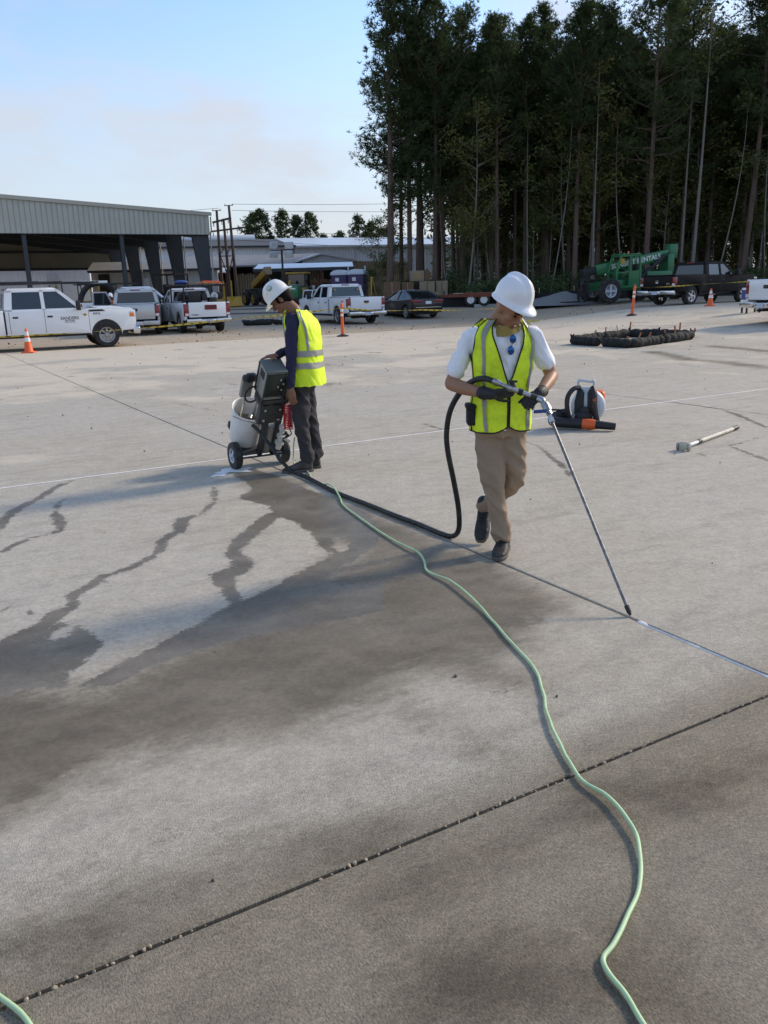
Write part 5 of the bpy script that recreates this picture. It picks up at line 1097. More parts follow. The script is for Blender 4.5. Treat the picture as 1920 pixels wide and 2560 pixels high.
class Torso:
    """stack of ellipses from hip to neck; point(theta, t, offset); theta 90 = chest, 0 = the person's left"""
    def __init__(s, hip, neck, face, rings, lean=(0, 0, 0)):
        s.a, s.b = Vector(hip), Vector(neck); s.f = Vector((face[0], face[1], 0)).normalized(); s.l = Vector((-s.f.y, s.f.x, 0)); s.r = rings; s.bow = Vector(lean)
    def par(s, t):
        R_ = s.r; t = max(R_[0][0], min(R_[-1][0], t))
        for i in range(len(R_)-1):
            if t <= R_[i+1][0]:
                k = ss((t-R_[i][0])/(R_[i+1][0]-R_[i][0])) ; k = 0.5*k+0.5*(t-R_[i][0])/(R_[i+1][0]-R_[i][0]); return [R_[i][j]+(R_[i+1][j]-R_[i][j])*k for j in (1, 2, 3)]
    def point(s, th, t, off=0.0):
        rx, ry, fo = s.par(t); c = s.a.lerp(s.b, t)+s.f*fo+s.bow*math.sin(PI*max(0, min(1, t)))
        ct, st_ = math.cos(R(th)), math.sin(R(th)); e = 0.82
        x = math.copysign(abs(ct)**e, ct); y = math.copysign(abs(st_)**e, st_)
        if t > 0.93: up = Vector((0, 0, off*min(1, (t-0.93)/0.05)))
        else: up = Vector((0, 0, 0))
        return c+s.l*(rx+off)*x+s.f*(ry+off)*y+up
    def add(s, mb, off=0.0, t0=0.0, t1=1.0, n=28, m=22):
        mb.loft([[s.point(360*j/n, t0+(t1-t0)*i/m, off) for j in range(n)] for i in range(m+1)])
    def patch(s, ta, tb, tha, thb, off, nu=14, nv=26, hem=None):
        """grid of points between two angle functions"""
        G = []
        for i in range(nv+1):
            row = []
            for j in range(nu+1):
                q = j/nu; t = ta+(tb-ta)*i/nv
                if hem: t += hem(q)*(1-i/nv)**3
                row.append(s.point(tha(t)+(thb(t)-tha(t))*q, t, off+0.016*max(0, 0.35-t)+0.004*math.sin(9*t+q*5)))
            G.append(row)
        return G
def grid_mesh(mb, G):
    o = len(mb.v); n = len(G[0])
    mb._add([p for r in G for p in r], [(i*n+j, i*n+j+1, (i+1)*n+j+1, (i+1)*n+j) for i in range(len(G)-1) for j in range(n-1)])
def head(mb, H):
    e = lambda c, r: mb.ell(c, r, 16, 12, H)
    e((0, -0.006, 0.03), (0.074, 0.094, 0.098)); e((0, 0.022, -0.045), (0.058, 0.066, 0.062)); e((0, 0.062, -0.092), (0.026, 0.024, 0.022)); e((0, 0.072, 0.03), (0.058, 0.022, 0.018))
    mb.limb([(0, 0.088, 0.022), (0, 0.104, -0.008), (0, 0.111, -0.026)], [0.010, 0.011, 0.014], 8, H); e((0.012, 0.098, -0.030), (0.009, 0.010, 0.008)); e((-0.012, 0.098, -0.030), (0.009, 0.010, 0.008))
    e((0, 0.082, -0.058), (0.022, 0.014, 0.010)); e((0, 0.080, -0.072), (0.020, 0.013, 0.009))
    for s in (-1, 1): e((s*0.046, 0.062, -0.018), (0.022, 0.022, 0.022)); e((s*0.076, -0.006, -0.008), (0.010, 0.020, 0.032))
    mb.limb([(0, -0.015, -0.04), (0, -0.025, -0.15)], [0.056, 0.060], 12, H)
def face_bits(p, L, H):
    for s in (-1, 1):
        mb = MB(L); mb.ell((s*0.031, 0.086, 0.008), (0.014, 0.008, 0.0055), 10, 6, H); mb.build('eye', 'eye_dark', p)
        mb = MB(L); mb.tube([H @ Vector(q) for q in ((s*0.012, 0.096, 0.027), (s*0.03, 0.094, 0.033), (s*0.05, 0.082, 0.028))], [0.004, 0.005, 0.003], 6); mb.build('eyebrow', 'hair_dark', p)
    mb = MB(L); mb.ell((0, 0.093, -0.058), (0.021, 0.007, 0.006), 10, 6, H); mb.ell((0, 0.091, -0.070), (0.019, 0.007, 0.006), 10, 6, H); mb.build('lips', 'lips', p)
def hard_hat(p, L, H, mat, brim, visor, rib=0.010, a=0.104, b=0.122, h=0.134):
    mb = MB(L); n = 48; rings = []
    for i in range(15):
        ps = R(90*(1-i/14)); row = []
        for j in range(n):
            ph = 2*PI*j/n; x = a*math.cos(ph)*math.cos(ps)**0.85; y = b*math.sin(ph)*math.cos(ps)**0.85; z = h*math.sin(ps)**0.92
            w = max(0, math.sin(ps))**0.6*(1 if y > -b*0.7 else 0.3); k = rib*(math.exp(-(x/0.016)**2)-0.55*math.exp(-((abs(x)-0.032)/0.012)**2))*w
            d = Vector((x, y, z)); d = d+d.normalized()*k; row.append(tuple(d))
        rings.append(row)
    def ring(f, dz, g=0.0):
        row = []
        for j in range(n):
            ph = 2*PI*j/n; fr = max(0, math.sin(ph)); ex = (brim+visor*fr**3)*f; row.append(((a+ex)*math.cos(ph), (b+ex)*math.sin(ph), dz-0.016*fr**2*f-g))
        return row
    rings += [ring(0.25, -0.010), ring(0.7, -0.016), ring(1.0, -0.022), ring(1.0, -0.026), ring(0.6, -0.022), ring(0.0, -0.012), [(x*0.95, y*0.95, 0.01) for x, y, z in rings[-1]]]
    rings = [[H @ Vector(q) for q in r] for r in rings]
    mb.loft(rings, cap=False); o = mb.build('hard_hat', mat, p, smooth=60)
    mb = MB(L); mb.loft([[H @ Vector((q[0]*0.93*f, q[1]*0.93*f, z)) for q in [(a*math.cos(2*PI*j/24), b*math.sin(2*PI*j/24)) for j in range(24)]] for f, z in ((1, -0.008), (1, 0.004))]); mb.build('suspension', 'black_plastic', o)
    return o
def hand(mb, wrist, along, back, side=1, curl=(50, 60, 40), k=1.0, spread=0.0, thumb=(0.75, 0.55, -0.45)):
    """palm, four bent fingers and a thumb; along = finger direction, back = out of the back of the hand, side=+1 thumb on +y"""
    a = Vector(along).normalized(); b = Vector(back); b = (b-a*b.dot(a)).normalized(); c = b.cross(a)*side; o = Vector(wrist)
    P = lambda x, y, z: o+a*x*k+c*y*k+b*z*k
    def ring(x, w, t, z): return [P(x, w*math.cos(q), z+t*math.sin(q)) for q in [2*PI*j/12 for j in range(12)]]
    mb.loft([ring(-0.02, 0.028, 0.020, 0), ring(0.01, 0.030, 0.020, 0), ring(0.045, 0.040, 0.019, 0.0), ring(0.08, 0.043, 0.016, 0.002), ring(0.100, 0.038, 0.012, 0.0)])
    for i, (y, l, r) in enumerate(((0.032, 0.92, 0.0092), (0.011, 1.0, 0.0096), (-0.011, 0.94, 0.0092), (-0.031, 0.76, 0.0080))):
        x, z, an = 0.092-abs(i-1.2)*0.004, 0.0, 0.0; pts = [P(x-0.02, y, 0.0), P(x, y, z)]
        for seg, cu in zip((0.046, 0.029, 0.024), curl):
            an += R(cu); x += seg*l*math.cos(an); z -= seg*l*math.sin(an); pts.append(P(x, y+spread*(i-1.5)*(x-0.09), z))
        mb.limb(pts, [r*k*1.1, r*k*1.1, r*k, r*k*0.92, r*k*0.8], 8)
    td = (a*thumb[0]+c*thumb[1]+b*thumb[2]).normalized(); t0 = P(0.018, 0.026, -0.006); t1 = t0+td*0.042*k; t2 = t1+(td+a*0.5-b*0.15).normalized()*0.032*k; t3 = t2+(td*0.6+a*0.8-b*0.3).normalized()*0.026*k
    mb.limb([t0, t1, t2, t3], [0.014*k, 0.0125*k, 0.0105*k, 0.009*k], 8)
def shoe(p, L, heel, toe, mat, name='shoe', k=1.0, roll=0.0):
    """heel and toe are points on the sole"""
    h, t = Vector(heel), Vector(toe); d = t-h; ln = d.length; f = d.normalized(); r = f.cross(Vector((0, 0, 1))).normalized(); u = r.cross(f)
    P = lambda x, y, z: h+f*x*ln+r*y*k+u*z*k
    def ring(x, w, z0, z1, n=14): return [P(x, w*math.copysign(abs(math.cos(q))**0.7, math.cos(q)), (z0+z1)/2+(z1-z0)/2*math.copysign(abs(math.sin(q))**0.75, math.sin(q))) for q in [2*PI*j/n for j in range(n)]]
    mb = MB(L); mb.loft([ring(-0.03, 0.022, 0.03, 0.075), ring(0.02, 0.036, 0.02, 0.11), ring(0.15, 0.040, 0.02, 0.125), ring(0.30, 0.041, 0.02, 0.118), ring(0.45, 0.042, 0.02, 0.092), ring(0.62, 0.047, 0.02, 0.072), ring(0.80, 0.047, 0.02, 0.058), ring(0.93, 0.036, 0.02, 0.046), ring(1.0, 0.018, 0.022, 0.036)])
    mb.limb([P(0.14, 0, 0.06), P(0.14, 0, 0.15)], [0.040*k, 0.042*k], 12)
    o = mb.build(name, mat, p, mods=soft(0.006, 4))
    mb = MB(L); mb.loft([[P(x, w*s, z) for s, z in ((-1, 0.0), (1, 0.0), (1.03, 0.026), (-1.03, 0.026))] for x, w in ((-0.05, 0.025), (0.05, 0.038), (0.3, 0.037), (0.6, 0.048), (0.82, 0.047), (0.96, 0.034), (1.02, 0.018))]); mb.build('sole', 'sole', o, smooth=45, bevel=0.004)
    for i, x in enumerate((0.40, 0.47, 0.54, 0.61)):
        mb = MB(L); mb.tube([P(x, -0.026, 0.094-0.03*i/3), P(x+0.02, 0, 0.106-0.034*i/3), P(x, 0.026, 0.094-0.03*i/3)], 0.0035, 6); mb.build('lace', 'trim_black', o)
    return o
def vest(p, L, T, mat, off, armhole, vee, trim=True, hem_t=0.0, top=0.985, round_hem=0.05):
    """open-fronted sleeveless vest on a torso"""
    def curve(mb, pts, r): mb.tube(pts, r, 6)
    base = MB(L); panels = []
    F1 = T.patch(hem_t, top, lambda t: armhole(t), lambda t: 90-vee(t), off, hem=lambda q: round_hem*max(0, (q-0.72)/0.28)**2)
    F2 = T.patch(hem_t, top, lambda t: 90+vee(t), lambda t: 180-armhole(t), off, hem=lambda q: round_hem*max(0, (0.28-q)/0.28)**2)
    B = T.patch(hem_t, top, lambda t: 180+armhole(t), lambda t: 360-armhole(t), off, nu=24)
    for nm, G in (('left_front', F1), ('right_front', F2), ('back', B)):
        mb = MB(L); grid_mesh(mb, G); panels.append(mb.build('vest', mat, p, mods=[('SOLIDIFY', dict(thickness=0.004, offset=1.0))], smooth=60))
        fold(panels[-1], 0.012 if not trim else 0.011, 6, 5, tilt=1.3)
    if trim:
        for G, o in ((F1, panels[0]), (F2, panels[1]), (B, panels[2])):
            mb = MB(L); n = len(G[0])-1
            curve(mb, [r[0] for r in G], 0.0048); curve(mb, [r[n] for r in G], 0.0048); curve(mb, G[0], 0.0048); curve(mb, G[-1], 0.004); mb.build('binding', 'trim_black', o)
    return panels
def strip(p, L, T, a, b, th, half, off, name='reflective_strip', mat='reflect_tape', nu=3):
    mb = MB(L); grid_mesh(mb, T.patch(a, b, lambda t: th(t)-half(t), lambda t: th(t)+half(t), off, nu=nu, nv=26 if nu == 3 else 4)); return fold(mb.build(name, mat, p, mods=[('SOLIDIFY', dict(thickness=0.0015, offset=1.0))], smooth=60), 0.010 if mat != 'reflect_tape' or p.data.materials[0].name == 'hi_vis_clean' else 0.011, 6, 5, tilt=1.3)

# --- worker with the wand
BA_ = Vector((0.73, 5.1, 0)); PA = thing('person', 'worker in white hard hat and yellow vest guiding a wand along the joint', 'person', BA_)
LA = Matrix.Translation(-BA_)
TA = Torso((0.735, 5.12, 0.80), (0.738, 5.10, 1.435), (0.22, -1.0), [(-0.1, 0.150, 0.105, 0), (0.0, 0.158, 0.112, 0), (0.15, 0.160, 0.114, 0.0), (0.38, 0.150, 0.106, 0.004), (0.62, 0.164, 0.114, 0.008), (0.78, 0.178, 0.116, 0.006), (0.88, 0.176, 0.100, 0.0), (0.94, 0.150, 0.082, -0.004), (1.0, 0.070, 0.066, -0.006)])
HA = frame((0.768, 5.020, 1.512), (0.54, -0.60, -0.66), (0.16, -0.20, 1)) 
RS, RE, RW = (0.545, 5.11, 1.345), (0.430, 5.10, 1.070), (0.625, 4.885, 1.030)
LS, LE, LW = (0.925, 5.08, 1.350), (1.045, 5.10, 1.105), (0.935, 4.885, 1.028)
mb = MB(LA); head(mb, HA); mb.limb([(0.742, 5.10, 1.40), (0.748, 5.075, 1.47)], [0.062, 0.058], 12); TA.add(mb, -0.028, -0.05, 0.96)
mb.limb([RS, (0.485, 5.11, 1.2), RE], [0.036, 0.042, 0.042]); mb.limb([RE, (0.50, 5.02, 1.052), RW], [0.042, 0.043, 0.029]); mb.limb([LS, (0.985, 5.09, 1.22), LE], [0.036, 0.042, 0.042]); mb.limb([LE, (1.005, 5.02, 1.075), LW], [0.042, 0.042, 0.029])
hipR, knR, anR = (0.660, 5.12, 0.80), (0.690, 5.055, 0.44), (0.735, 5.045, 0.10); hipL, knL, anL = (0.812, 5.12, 0.80), (0.835, 5.13, 0.46), (0.668, 5.35, 0.20)
mb.limb([hipR, knR, anR], [0.070, 0.052, 0.038]); mb.limb([hipL, knL, anL], [0.070, 0.052, 0.038])
mb.build('body', 'skin_tan', PA, mods=soft(0.0085, 5), smooth=80)
face_bits(PA, LA, HA)
mb = MB(LA); mb.ell((0, -0.020, 0.040), (0.0760, 0.088, 0.066), 16, 10, HA); mb.build('hair', 'hair_dark', PA)
HH = HA @ TR((0, -0.012, 0.068), R(15)); hh = hard_hat(PA, LA, HH, 'helmet_white', 0.012, 0.040)
# chin cord from the ear to the neck
mb = MB(LA); mb.tube(spline([HA @ Vector(q) for q in ((-0.084, 0.0, -0.005), (-0.076, 0.03, -0.05), (-0.050, 0.055, -0.10), (-0.02, 0.045, -0.135))], 5), 0.0018, 5); mb.build('earplug_cord', 'trim_black', PA)
# shirt
mb = MB(LA); TA.add(mb, 0.004, -0.02, 0.955)
mb.limb([(0.575, 5.11, 1.365), RS, (0.505, 5.11, 1.25), (0.458, 5.105, 1.14)], [0.048, 0.052, 0.054, 0.058]); mb.limb([(0.90, 5.09, 1.37), LS, (0.962, 5.085, 1.27), (1.005, 5.09, 1.185)], [0.048, 0.052, 0.053, 0.057])
fold(mb.build('t_shirt', 'tee_white', PA, mods=soft(0.009, 4), smooth=80), 0.011, 9, 12, tilt=1.6)
# trousers
mb = MB(LA); TA.add(mb, 0.010, -0.09, 0.20)
mb.limb([(0.665, 5.12, 0.80), (0.668, 5.10, 0.66), (0.682, 5.06, 0.50), knR, (0.705, 5.045, 0.30), (0.732, 5.04, 0.155), (0.738, 5.04, 0.10)], [0.088, 0.090, 0.078, 0.068, 0.061, 0.060, 0.059], 14)
mb.limb([(0.805, 5.12, 0.80), (0.813, 5.12, 0.66), (0.826, 5.125, 0.54), knL, (0.785, 5.21, 0.37), (0.705, 5.305, 0.275), (0.672, 5.335, 0.238)], [0.088, 0.090, 0.078, 0.068, 0.061, 0.056, 0.055], 14)
mb.tube([(0.705, 5.03, 0.135), (0.755, 5.0, 0.115), (0.775, 5.05, 0.13), (0.74, 5.09, 0.12), (0.69, 5.07, 0.12)], 0.013, 8, closed=True)
fold(mb.build('trousers', 'khaki', PA, mods=soft(0.009, 4), smooth=80), 0.013, 6, 9, (0.16, 0.9, 0.10), 0.9)
# vest
armA = lambda t: 0 if t < 0.60 else 24*ss((t-0.60)/0.30)
veeA = lambda t: 1.0 if t < 0.44 else 1.0+30*((t-0.44)/0.55)
VA = vest(PA, LA, TA, 'hi_vis', 0.024, armA, veeA, True, hem_t=-0.03)
strip(VA[0], LA, TA, -0.02, 0.975, lambda t: 50-6*t, lambda t: 4.6+5*max(0, t-0.85)/0.15, 0.0305)
strip(VA[1], LA, TA, -0.02, 0.975, lambda t: 130+8*math.sin(PI*t), lambda t: 4.6+5*max(0, t-0.85)/0.15, 0.0305)
# neck gaiter, sunglasses, pouch
mb = MB(LA); mb.loft([[Vector((0.745, 5.072, 1.414))+Vector((math.cos(q)*rx+dx, math.sin(q)*ry+dy, dz+0.026*math.sin(q)+0.012*math.cos(q))) for q in [2*PI*j/24 for j in range(24)]] for rx, ry, dx, dy, dz in ((0.098, 0.092, 0.0, -0.006, -0.034), (0.090, 0.086, 0.0, -0.004, -0.014), (0.082, 0.080, 0.0, 0.0, 0.006), (0.078, 0.076, 0.0, 0.0, 0.026), (0.070, 0.068, 0.0, 0.0, 0.024))], cap=False); mb.build('neck_gaiter', 'mustard', PA, smooth=70)
gp = TA.point(88, 0.80, 0.030); GF = frame(gp, TA.f, (0, 0, 1)); sg = MB(LA)
for x, z in ((0.000, 0.030), (0.012, -0.036)): sg.ell((x, 0.004, z), (0.021, 0.006, 0.026), 14, 8, GF)
sgo = sg.build('sunglasses', 'mirror_blue', PA)
sg = MB(LA); sg.tube([GF @ Vector((0.02*math.cos(q), 0.002, 0.030+0.026*math.sin(q))) for q in np.linspace(0, 2*PI, 17)], 0.0016, 5); sg.tube([GF @ Vector((0.012+0.02*math.cos(q), 0.002, -0.036+0.026*math.sin(q))) for q in np.linspace(0, 2*PI, 17)], 0.0016, 5); sg.tube([GF @ Vector(q) for q in ((0.0, 0.004, 0.004), (0.012, 0.004, -0.010))], 0.003, 5); sg.build('frame', 'gold', sgo)
mb = MB(LA); mb.box((0.548, 5.075, 0.885), (0.05, 0.11, 0.13), TR((0, 0, 0))); mb.box((0.545, 5.07, 0.935), (0.06, 0.12, 0.035)); mb.build('belt_pouch', 'trim_black', PA, bevel=0.012)
# gloves
mb = MB(LA); hand(mb, (0.640, 4.868, 1.030), (0.97, -0.16, 0.06), (-0.05, -0.75, -0.62), side=-1, curl=(18, 42, 38), thumb=(0.75, 0.75, 0.05)); mb.limb([(0.598, 4.912, 1.034), (0.650, 4.862, 1.031)], [0.040, 0.034], 12)
g1 = mb.build('glove', 'glove_black', PA, mods=soft(0.0038, 3), smooth=80)
mb = MB(LA); hand(mb, (0.925, 4.872, 1.028), (-0.62, -0.62, -0.35), (0.10, -0.62, 0.76), side=-1, curl=(52, 72, 55), thumb=(0.85, 0.45, -0.50)); mb.limb([(0.955, 4.915, 1.034), (0.925, 4.870, 1.029)], [0.038, 0.034], 12)
g2 = mb.build('glove', 'glove_black', PA, mods=soft(0.0038, 3), smooth=80)
mb = MB(LA); mb.tube([(0.607, 4.905, 1.075), (0.60, 4.87, 1.035), (0.607, 4.895, 0.995), (0.60, 4.94, 1.03)], 0.006, 6, closed=True); mb.build('cuff', 'trim_black', g1)
shoe(PA, LA, (0.775, 5.115, 0.002), (0.690, 4.865, 0.0), 'shoe_black')
shoe(PA, LA, (0.690, 5.435, 0.165), (0.630, 5.225, 0.012), 'shoe_black')

# --- worker at the pump cart
BB_ = Vector((-0.73, 7.7, 0)); PB = thing('person', 'worker in stickered hard hat with hand resting on the pump cart', 'person', BB_); LB_ = Matrix.Translation(-BB_)
TB = Torso((-0.725, 7.76, 0.82), (-0.745, 7.76, 1.46), (-0.93, 0.36), [(-0.1, 0.150, 0.105, 0), (0.0, 0.158, 0.112, 0), (0.15, 0.160, 0.118, 0.0), (0.38, 0.152, 0.112, 0.0), (0.62, 0.164, 0.118, -0.01), (0.78, 0.176, 0.118, -0.02), (0.88, 0.172, 0.104, -0.018), (0.94, 0.145, 0.085, -0.008), (1.0, 0.066, 0.064, 0.012)], lean=(0.03, 0, 0))
HB = frame((-0.872, 7.765, 1.565), (-0.78, 0.05, -0.66), (-0.62, 0.06, 0.78))
S1, E1_, W1 = (-0.770, 7.605, 1.345), (-0.790, 7.560, 1.085), (-0.808, 7.520, 0.82); S2, E2_, W2 = (-0.740, 7.930, 1.345), (-0.78, 7.93, 1.12), (-0.912, 7.615, 1.090)
mb = MB(LB_); head(mb, HB); mb.limb([(-0.765, 7.76, 1.44), (-0.80, 7.762, 1.50), (-0.84, 7.763, 1.54)], [0.062, 0.058, 0.055], 12); TB.add(mb, -0.02, -0.05, 0.97)
mb.limb([S1, E1_, W1], [0.046, 0.038, 0.027]); mb.limb([S2, E2_, W2], [0.046, 0.038, 0.027])
hand(mb, (-0.808, 7.518, 0.800), (0.10, -0.06, -1.0), (-0.2, -0.95, 0.1), side=-1, curl=(22, 30, 22)); hand(mb, (-0.925, 7.600, 1.086), (-0.92, -0.16, -0.12), (-0.05, -0.05, 1), side=1, curl=(12, 24, 20), spread=0.3)
h1, k1_, a1 = (-0.735, 7.69, 0.80), (-0.742, 7.66, 0.43), (-0.700, 7.65, 0.11); h2, k2_, a2 = (-0.700, 7.84, 0.80), (-0.668, 7.82, 0.42), (-0.632, 7.79, 0.11)
mb.limb([h1, k1_, a1], [0.070, 0.050, 0.036]); mb.limb([h2, k2_, a2], [0.070, 0.050, 0.036])
mb.build('body', 'skin_deep', PB, mods=soft(0.0085, 4), smooth=80)
face_bits(PB, LB_, HB)
mb = MB(LB_); mb.ell((0, -0.022, 0.022), (0.0800, 0.094, 0.088), 16, 10, HB); mb.ell((0, -0.055, -0.030), (0.062, 0.048, 0.050), 14, 8, HB)
for s in (-1, 1): mb.ell((s*0.072, 0.022, 0.004), (0.010, 0.018, 0.030), 10, 6, HB)
mb.build('hair', 'hair_dark', PB, mods=soft(0.006, 3))
HHB = HB @ TR((0, 0.0, 0.055), R(2)); hb = hard_hat(PB, LB_, HHB, 'helmet_cream', 0.030, 0.022, 0.005)
SD = HHB @ TR((0.1105, -0.004, 0.066), 0, R(62), 0); SD0 = HHB @ TR((0.1165, 0.012, 0.062), 0, R(68), 0)
# round green safety sticker on the side facing the camera
def sticker(Hm, sx):
    c = Vector((sx*0.104*0.84, 0.005, 0.078)); nrm = Vector((sx*0.84/0.104, 0.05, 0.54/0.138)).normalized(); M_ = Hm @ (Matrix.Translation(c+nrm*0.010) @ nrm.to_track_quat('Z', 'Y').to_matrix().to_4x4())
    mb = MB(LB_); mb.lathe([(0.024, -0.008), (0.024, 0.0), (0.001, 0.001)], 20, M_); o = mb.build('safety_sticker', pm('sticker_green', (0.01, 0.22, 0.10), 0.4, 0, 0.1), hb)
    mb = MB(LB_)
    for q in range(3): a = 2*PI*q/3; mb.box((0.011*math.cos(a), 0.011*math.sin(a), 0.0022), (0.008, 0.008, 0.0015), M_)
    mb.lathe([(0.021, 0.001), (0.021, 0.0024), (0.0195, 0.0024), (0.0195, 0.001)], 20, M_); mb.build('sticker_mark', 'print_white', o)
sticker(HHB, -1)
mb = MB(LB_); TB.add(mb, 0.004, -0.02, 0.985)
mb.limb([(-0.765, 7.65, 1.365), S1, (-0.785, 7.58, 1.2), E1_, (-0.80, 7.54, 0.95), W1], [0.056, 0.062, 0.056, 0.050, 0.045, 0.040]); mb.limb([(-0.745, 7.88, 1.365), S2, (-0.76, 7.94, 1.22), E2_, (-0.84, 7.79, 1.115), W2], [0.056, 0.062, 0.055, 0.050, 0.045, 0.040])
fold(mb.build('long_sleeve_shirt', 'navy_cloth', PB, mods=soft(0.010, 4), smooth=80), 0.008, 6, 13, tilt=0.8)
mb = MB(LB_); TB.add(mb, 0.010, -0.09, 0.22)
mb.limb([(-0.73, 7.695, 0.80), (-0.740, 7.685, 0.66), (-0.745, 7.67, 0.52), k1_, (-0.730, 7.655, 0.28), (-0.700, 7.65, 0.13)], [0.090, 0.092, 0.080, 0.072, 0.064, 0.060], 14)
mb.limb([(-0.705, 7.835, 0.80), (-0.690, 7.835, 0.66), (-0.678, 7.83, 0.52), k2_, (-0.650, 7.805, 0.28), (-0.632, 7.79, 0.13)], [0.090, 0.092, 0.080, 0.072, 0.064, 0.060], 14)
fold(mb.build('trousers', 'charcoal_cloth', PB, mods=soft(0.009, 4), smooth=80), 0.018, 5, 9, (0.15, 0.7, 0.12), 0.9)
armB = lambda t: 0 if t < 0.60 else 32*ss((t-0.60)/0.30)
veeB = lambda t: 2.0 if t < 0.5 else 2.0+30*((t-0.5)/0.49)
TBv = Torso((-0.705, 7.76, 0.80), (-0.745, 7.76, 1.465), (-0.93, 0.36), [(-0.1, 0.170, 0.150, -0.01), (0.0, 0.172, 0.150, -0.012), (0.15, 0.170, 0.142, -0.01), (0.38, 0.164, 0.130, -0.006), (0.62, 0.166, 0.122, -0.012), (0.78, 0.176, 0.118, -0.02), (0.88, 0.172, 0.104, -0.018), (0.94, 0.145, 0.085, -0.008), (1.0, 0.066, 0.064, 0.012)], lean=(0.03, 0, 0))
VB = vest(PB, LB_, TBv, 'hi_vis_clean', 0.020, armB, veeB, False, hem_t=0.0, round_hem=0.02)
for a_, b_ in ((0.24, 0.315), (0.40, 0.475)):
    for q, (x, y) in enumerate(((0, 88), (92, 180), (180, 360))): strip(VB[q], LB_, TBv, a_, b_, lambda t: (x+y)/2, lambda t: (y-x)/2, 0.0265, nu=24)
strip(VB[0], LB_, TBv, 0.475, 0.97, lambda t: 46, lambda t: 5.5, 0.0270); strip(VB[1], LB_, TBv, 0.475, 0.97, lambda t: 134, lambda t: 5.5, 0.0270)
strip(VB[2], LB_, TBv, 0.475, 0.97, lambda t: 316, lambda t: 5.5, 0.0270); strip(VB[2], LB_, TBv, 0.475, 0.97, lambda t: 224, lambda t: 5.5, 0.0270)
shoe(PB, LB_, (-0.665, 7.655, 0.0), (-0.935, 7.600, 0.0), 'shoe_grey'); shoe(PB, LB_, (-0.600, 7.795, 0.0), (-0.86, 7.80, 0.0), 'shoe_grey')

# --- two more workers among the trucks
def far_worker(label, x, y, face, top, hat='helmet_white', vestm=None, z=0.0, pants='charcoal_cloth'):
    B0 = Vector((x, y, z)); p = thing('person', label, 'person', B0); L = Matrix.Identity(4); f = Vector((face[0], face[1], 0)).normalized(); l = Vector((-f.y, f.x, 0))
    T = Torso((0, 0, 0.86), (0, 0, 1.44), face, [(-0.1, 0.15, 0.105, 0), (0.15, 0.16, 0.115, 0), (0.4, 0.15, 0.11, 0), (0.78, 0.18, 0.118, 0), (0.9, 0.172, 0.10, 0), (0.95, 0.14, 0.08, 0), (1.0, 0.068, 0.066, 0)]); H = frame(Vector((0, 0, 1.56))+f*0.03, f-Vector((0, 0, 0.25)), (0, 0, 1))
    mb = MB(); head(mb, H); mb.limb([(0, 0, 1.40), (0, 0, 1.47)], [0.06, 0.058]); T.add(mb, -0.02, 0, 0.97)
    J = []
    for s in (-1, 1): J.append((l*0.19*s+Vector((0, 0, 1.34)), l*0.25*s+f*0.02+Vector((0, 0, 1.07)), l*0.22*s+f*0.22+Vector((0, 0, 1.0))))
    for a, b, c in J: mb.limb([a, b, c], [0.046, 0.04, 0.028]); hand(mb, c, (c-b), Vector((0, 0, 1)), curl=(30, 40, 30))
    for s in (-1, 1): mb.limb([l*0.08*s+Vector((0, 0, 0.85)), l*0.09*s+Vector((0, 0, 0.45)), l*0.10*s+Vector((0, 0, 0.10))], [0.07, 0.05, 0.04])
    mb.build('body', 'skin_tan', p, mods=soft(0.012, 4), smooth=80); hard_hat(p, None, H @ TR((0, 0, 0.05)), hat, 0.013, 0.045); face_bits(p, None, H)
    mb = MB(); T.add(mb, 0.006, 0, 0.985)
    for a, b, c in J: mb.limb([a, b, b.lerp(c, 0.4)], [0.064, 0.06, 0.055])
    mb.build('shirt', top, p, mods=soft(0.014, 4, 0.012), smooth=80)
    mb = MB(); T.add(mb, 0.01, -0.1, 0.2)
    for s in (-1, 1): mb.limb([l*0.08*s+Vector((0, 0, 0.85)), l*0.09*s+Vector((0, 0, 0.45)), l*0.10*s+Vector((0, 0, 0.13))], [0.09, 0.075, 0.065]); shoe(p, None, l*0.10*s-f*0.08, l*0.10*s+f*0.2, 'shoe_black')
    mb.build('trousers', pants, p, mods=soft(0.014, 4, 0.02), smooth=80)
    if vestm: vest(p, None, T, vestm, 0.02, lambda t: 0 if t < 0.56 else 46*ss((t-0.56)/0.34), lambda t: 2.0 if t < 0.42 else 2.0+30*((t-0.42)/0.57), False)
far_worker('worker in white hard hat and orange shirt at the open truck door', -12.15, 39.0, (0.5, 0.8), pm('orange_cloth', (0.75, 0.16, 0.02), 0.85, 0, 0.1, 8), z=veh_z(-12, 39)+0.02)
far_worker('worker in yellow vest half hidden behind the white crew-cab truck', -14.25, 28.9, (0.2, -1), 'navy_cloth', vestm='hi_vis_clean', z=veh_z(-14, 29))

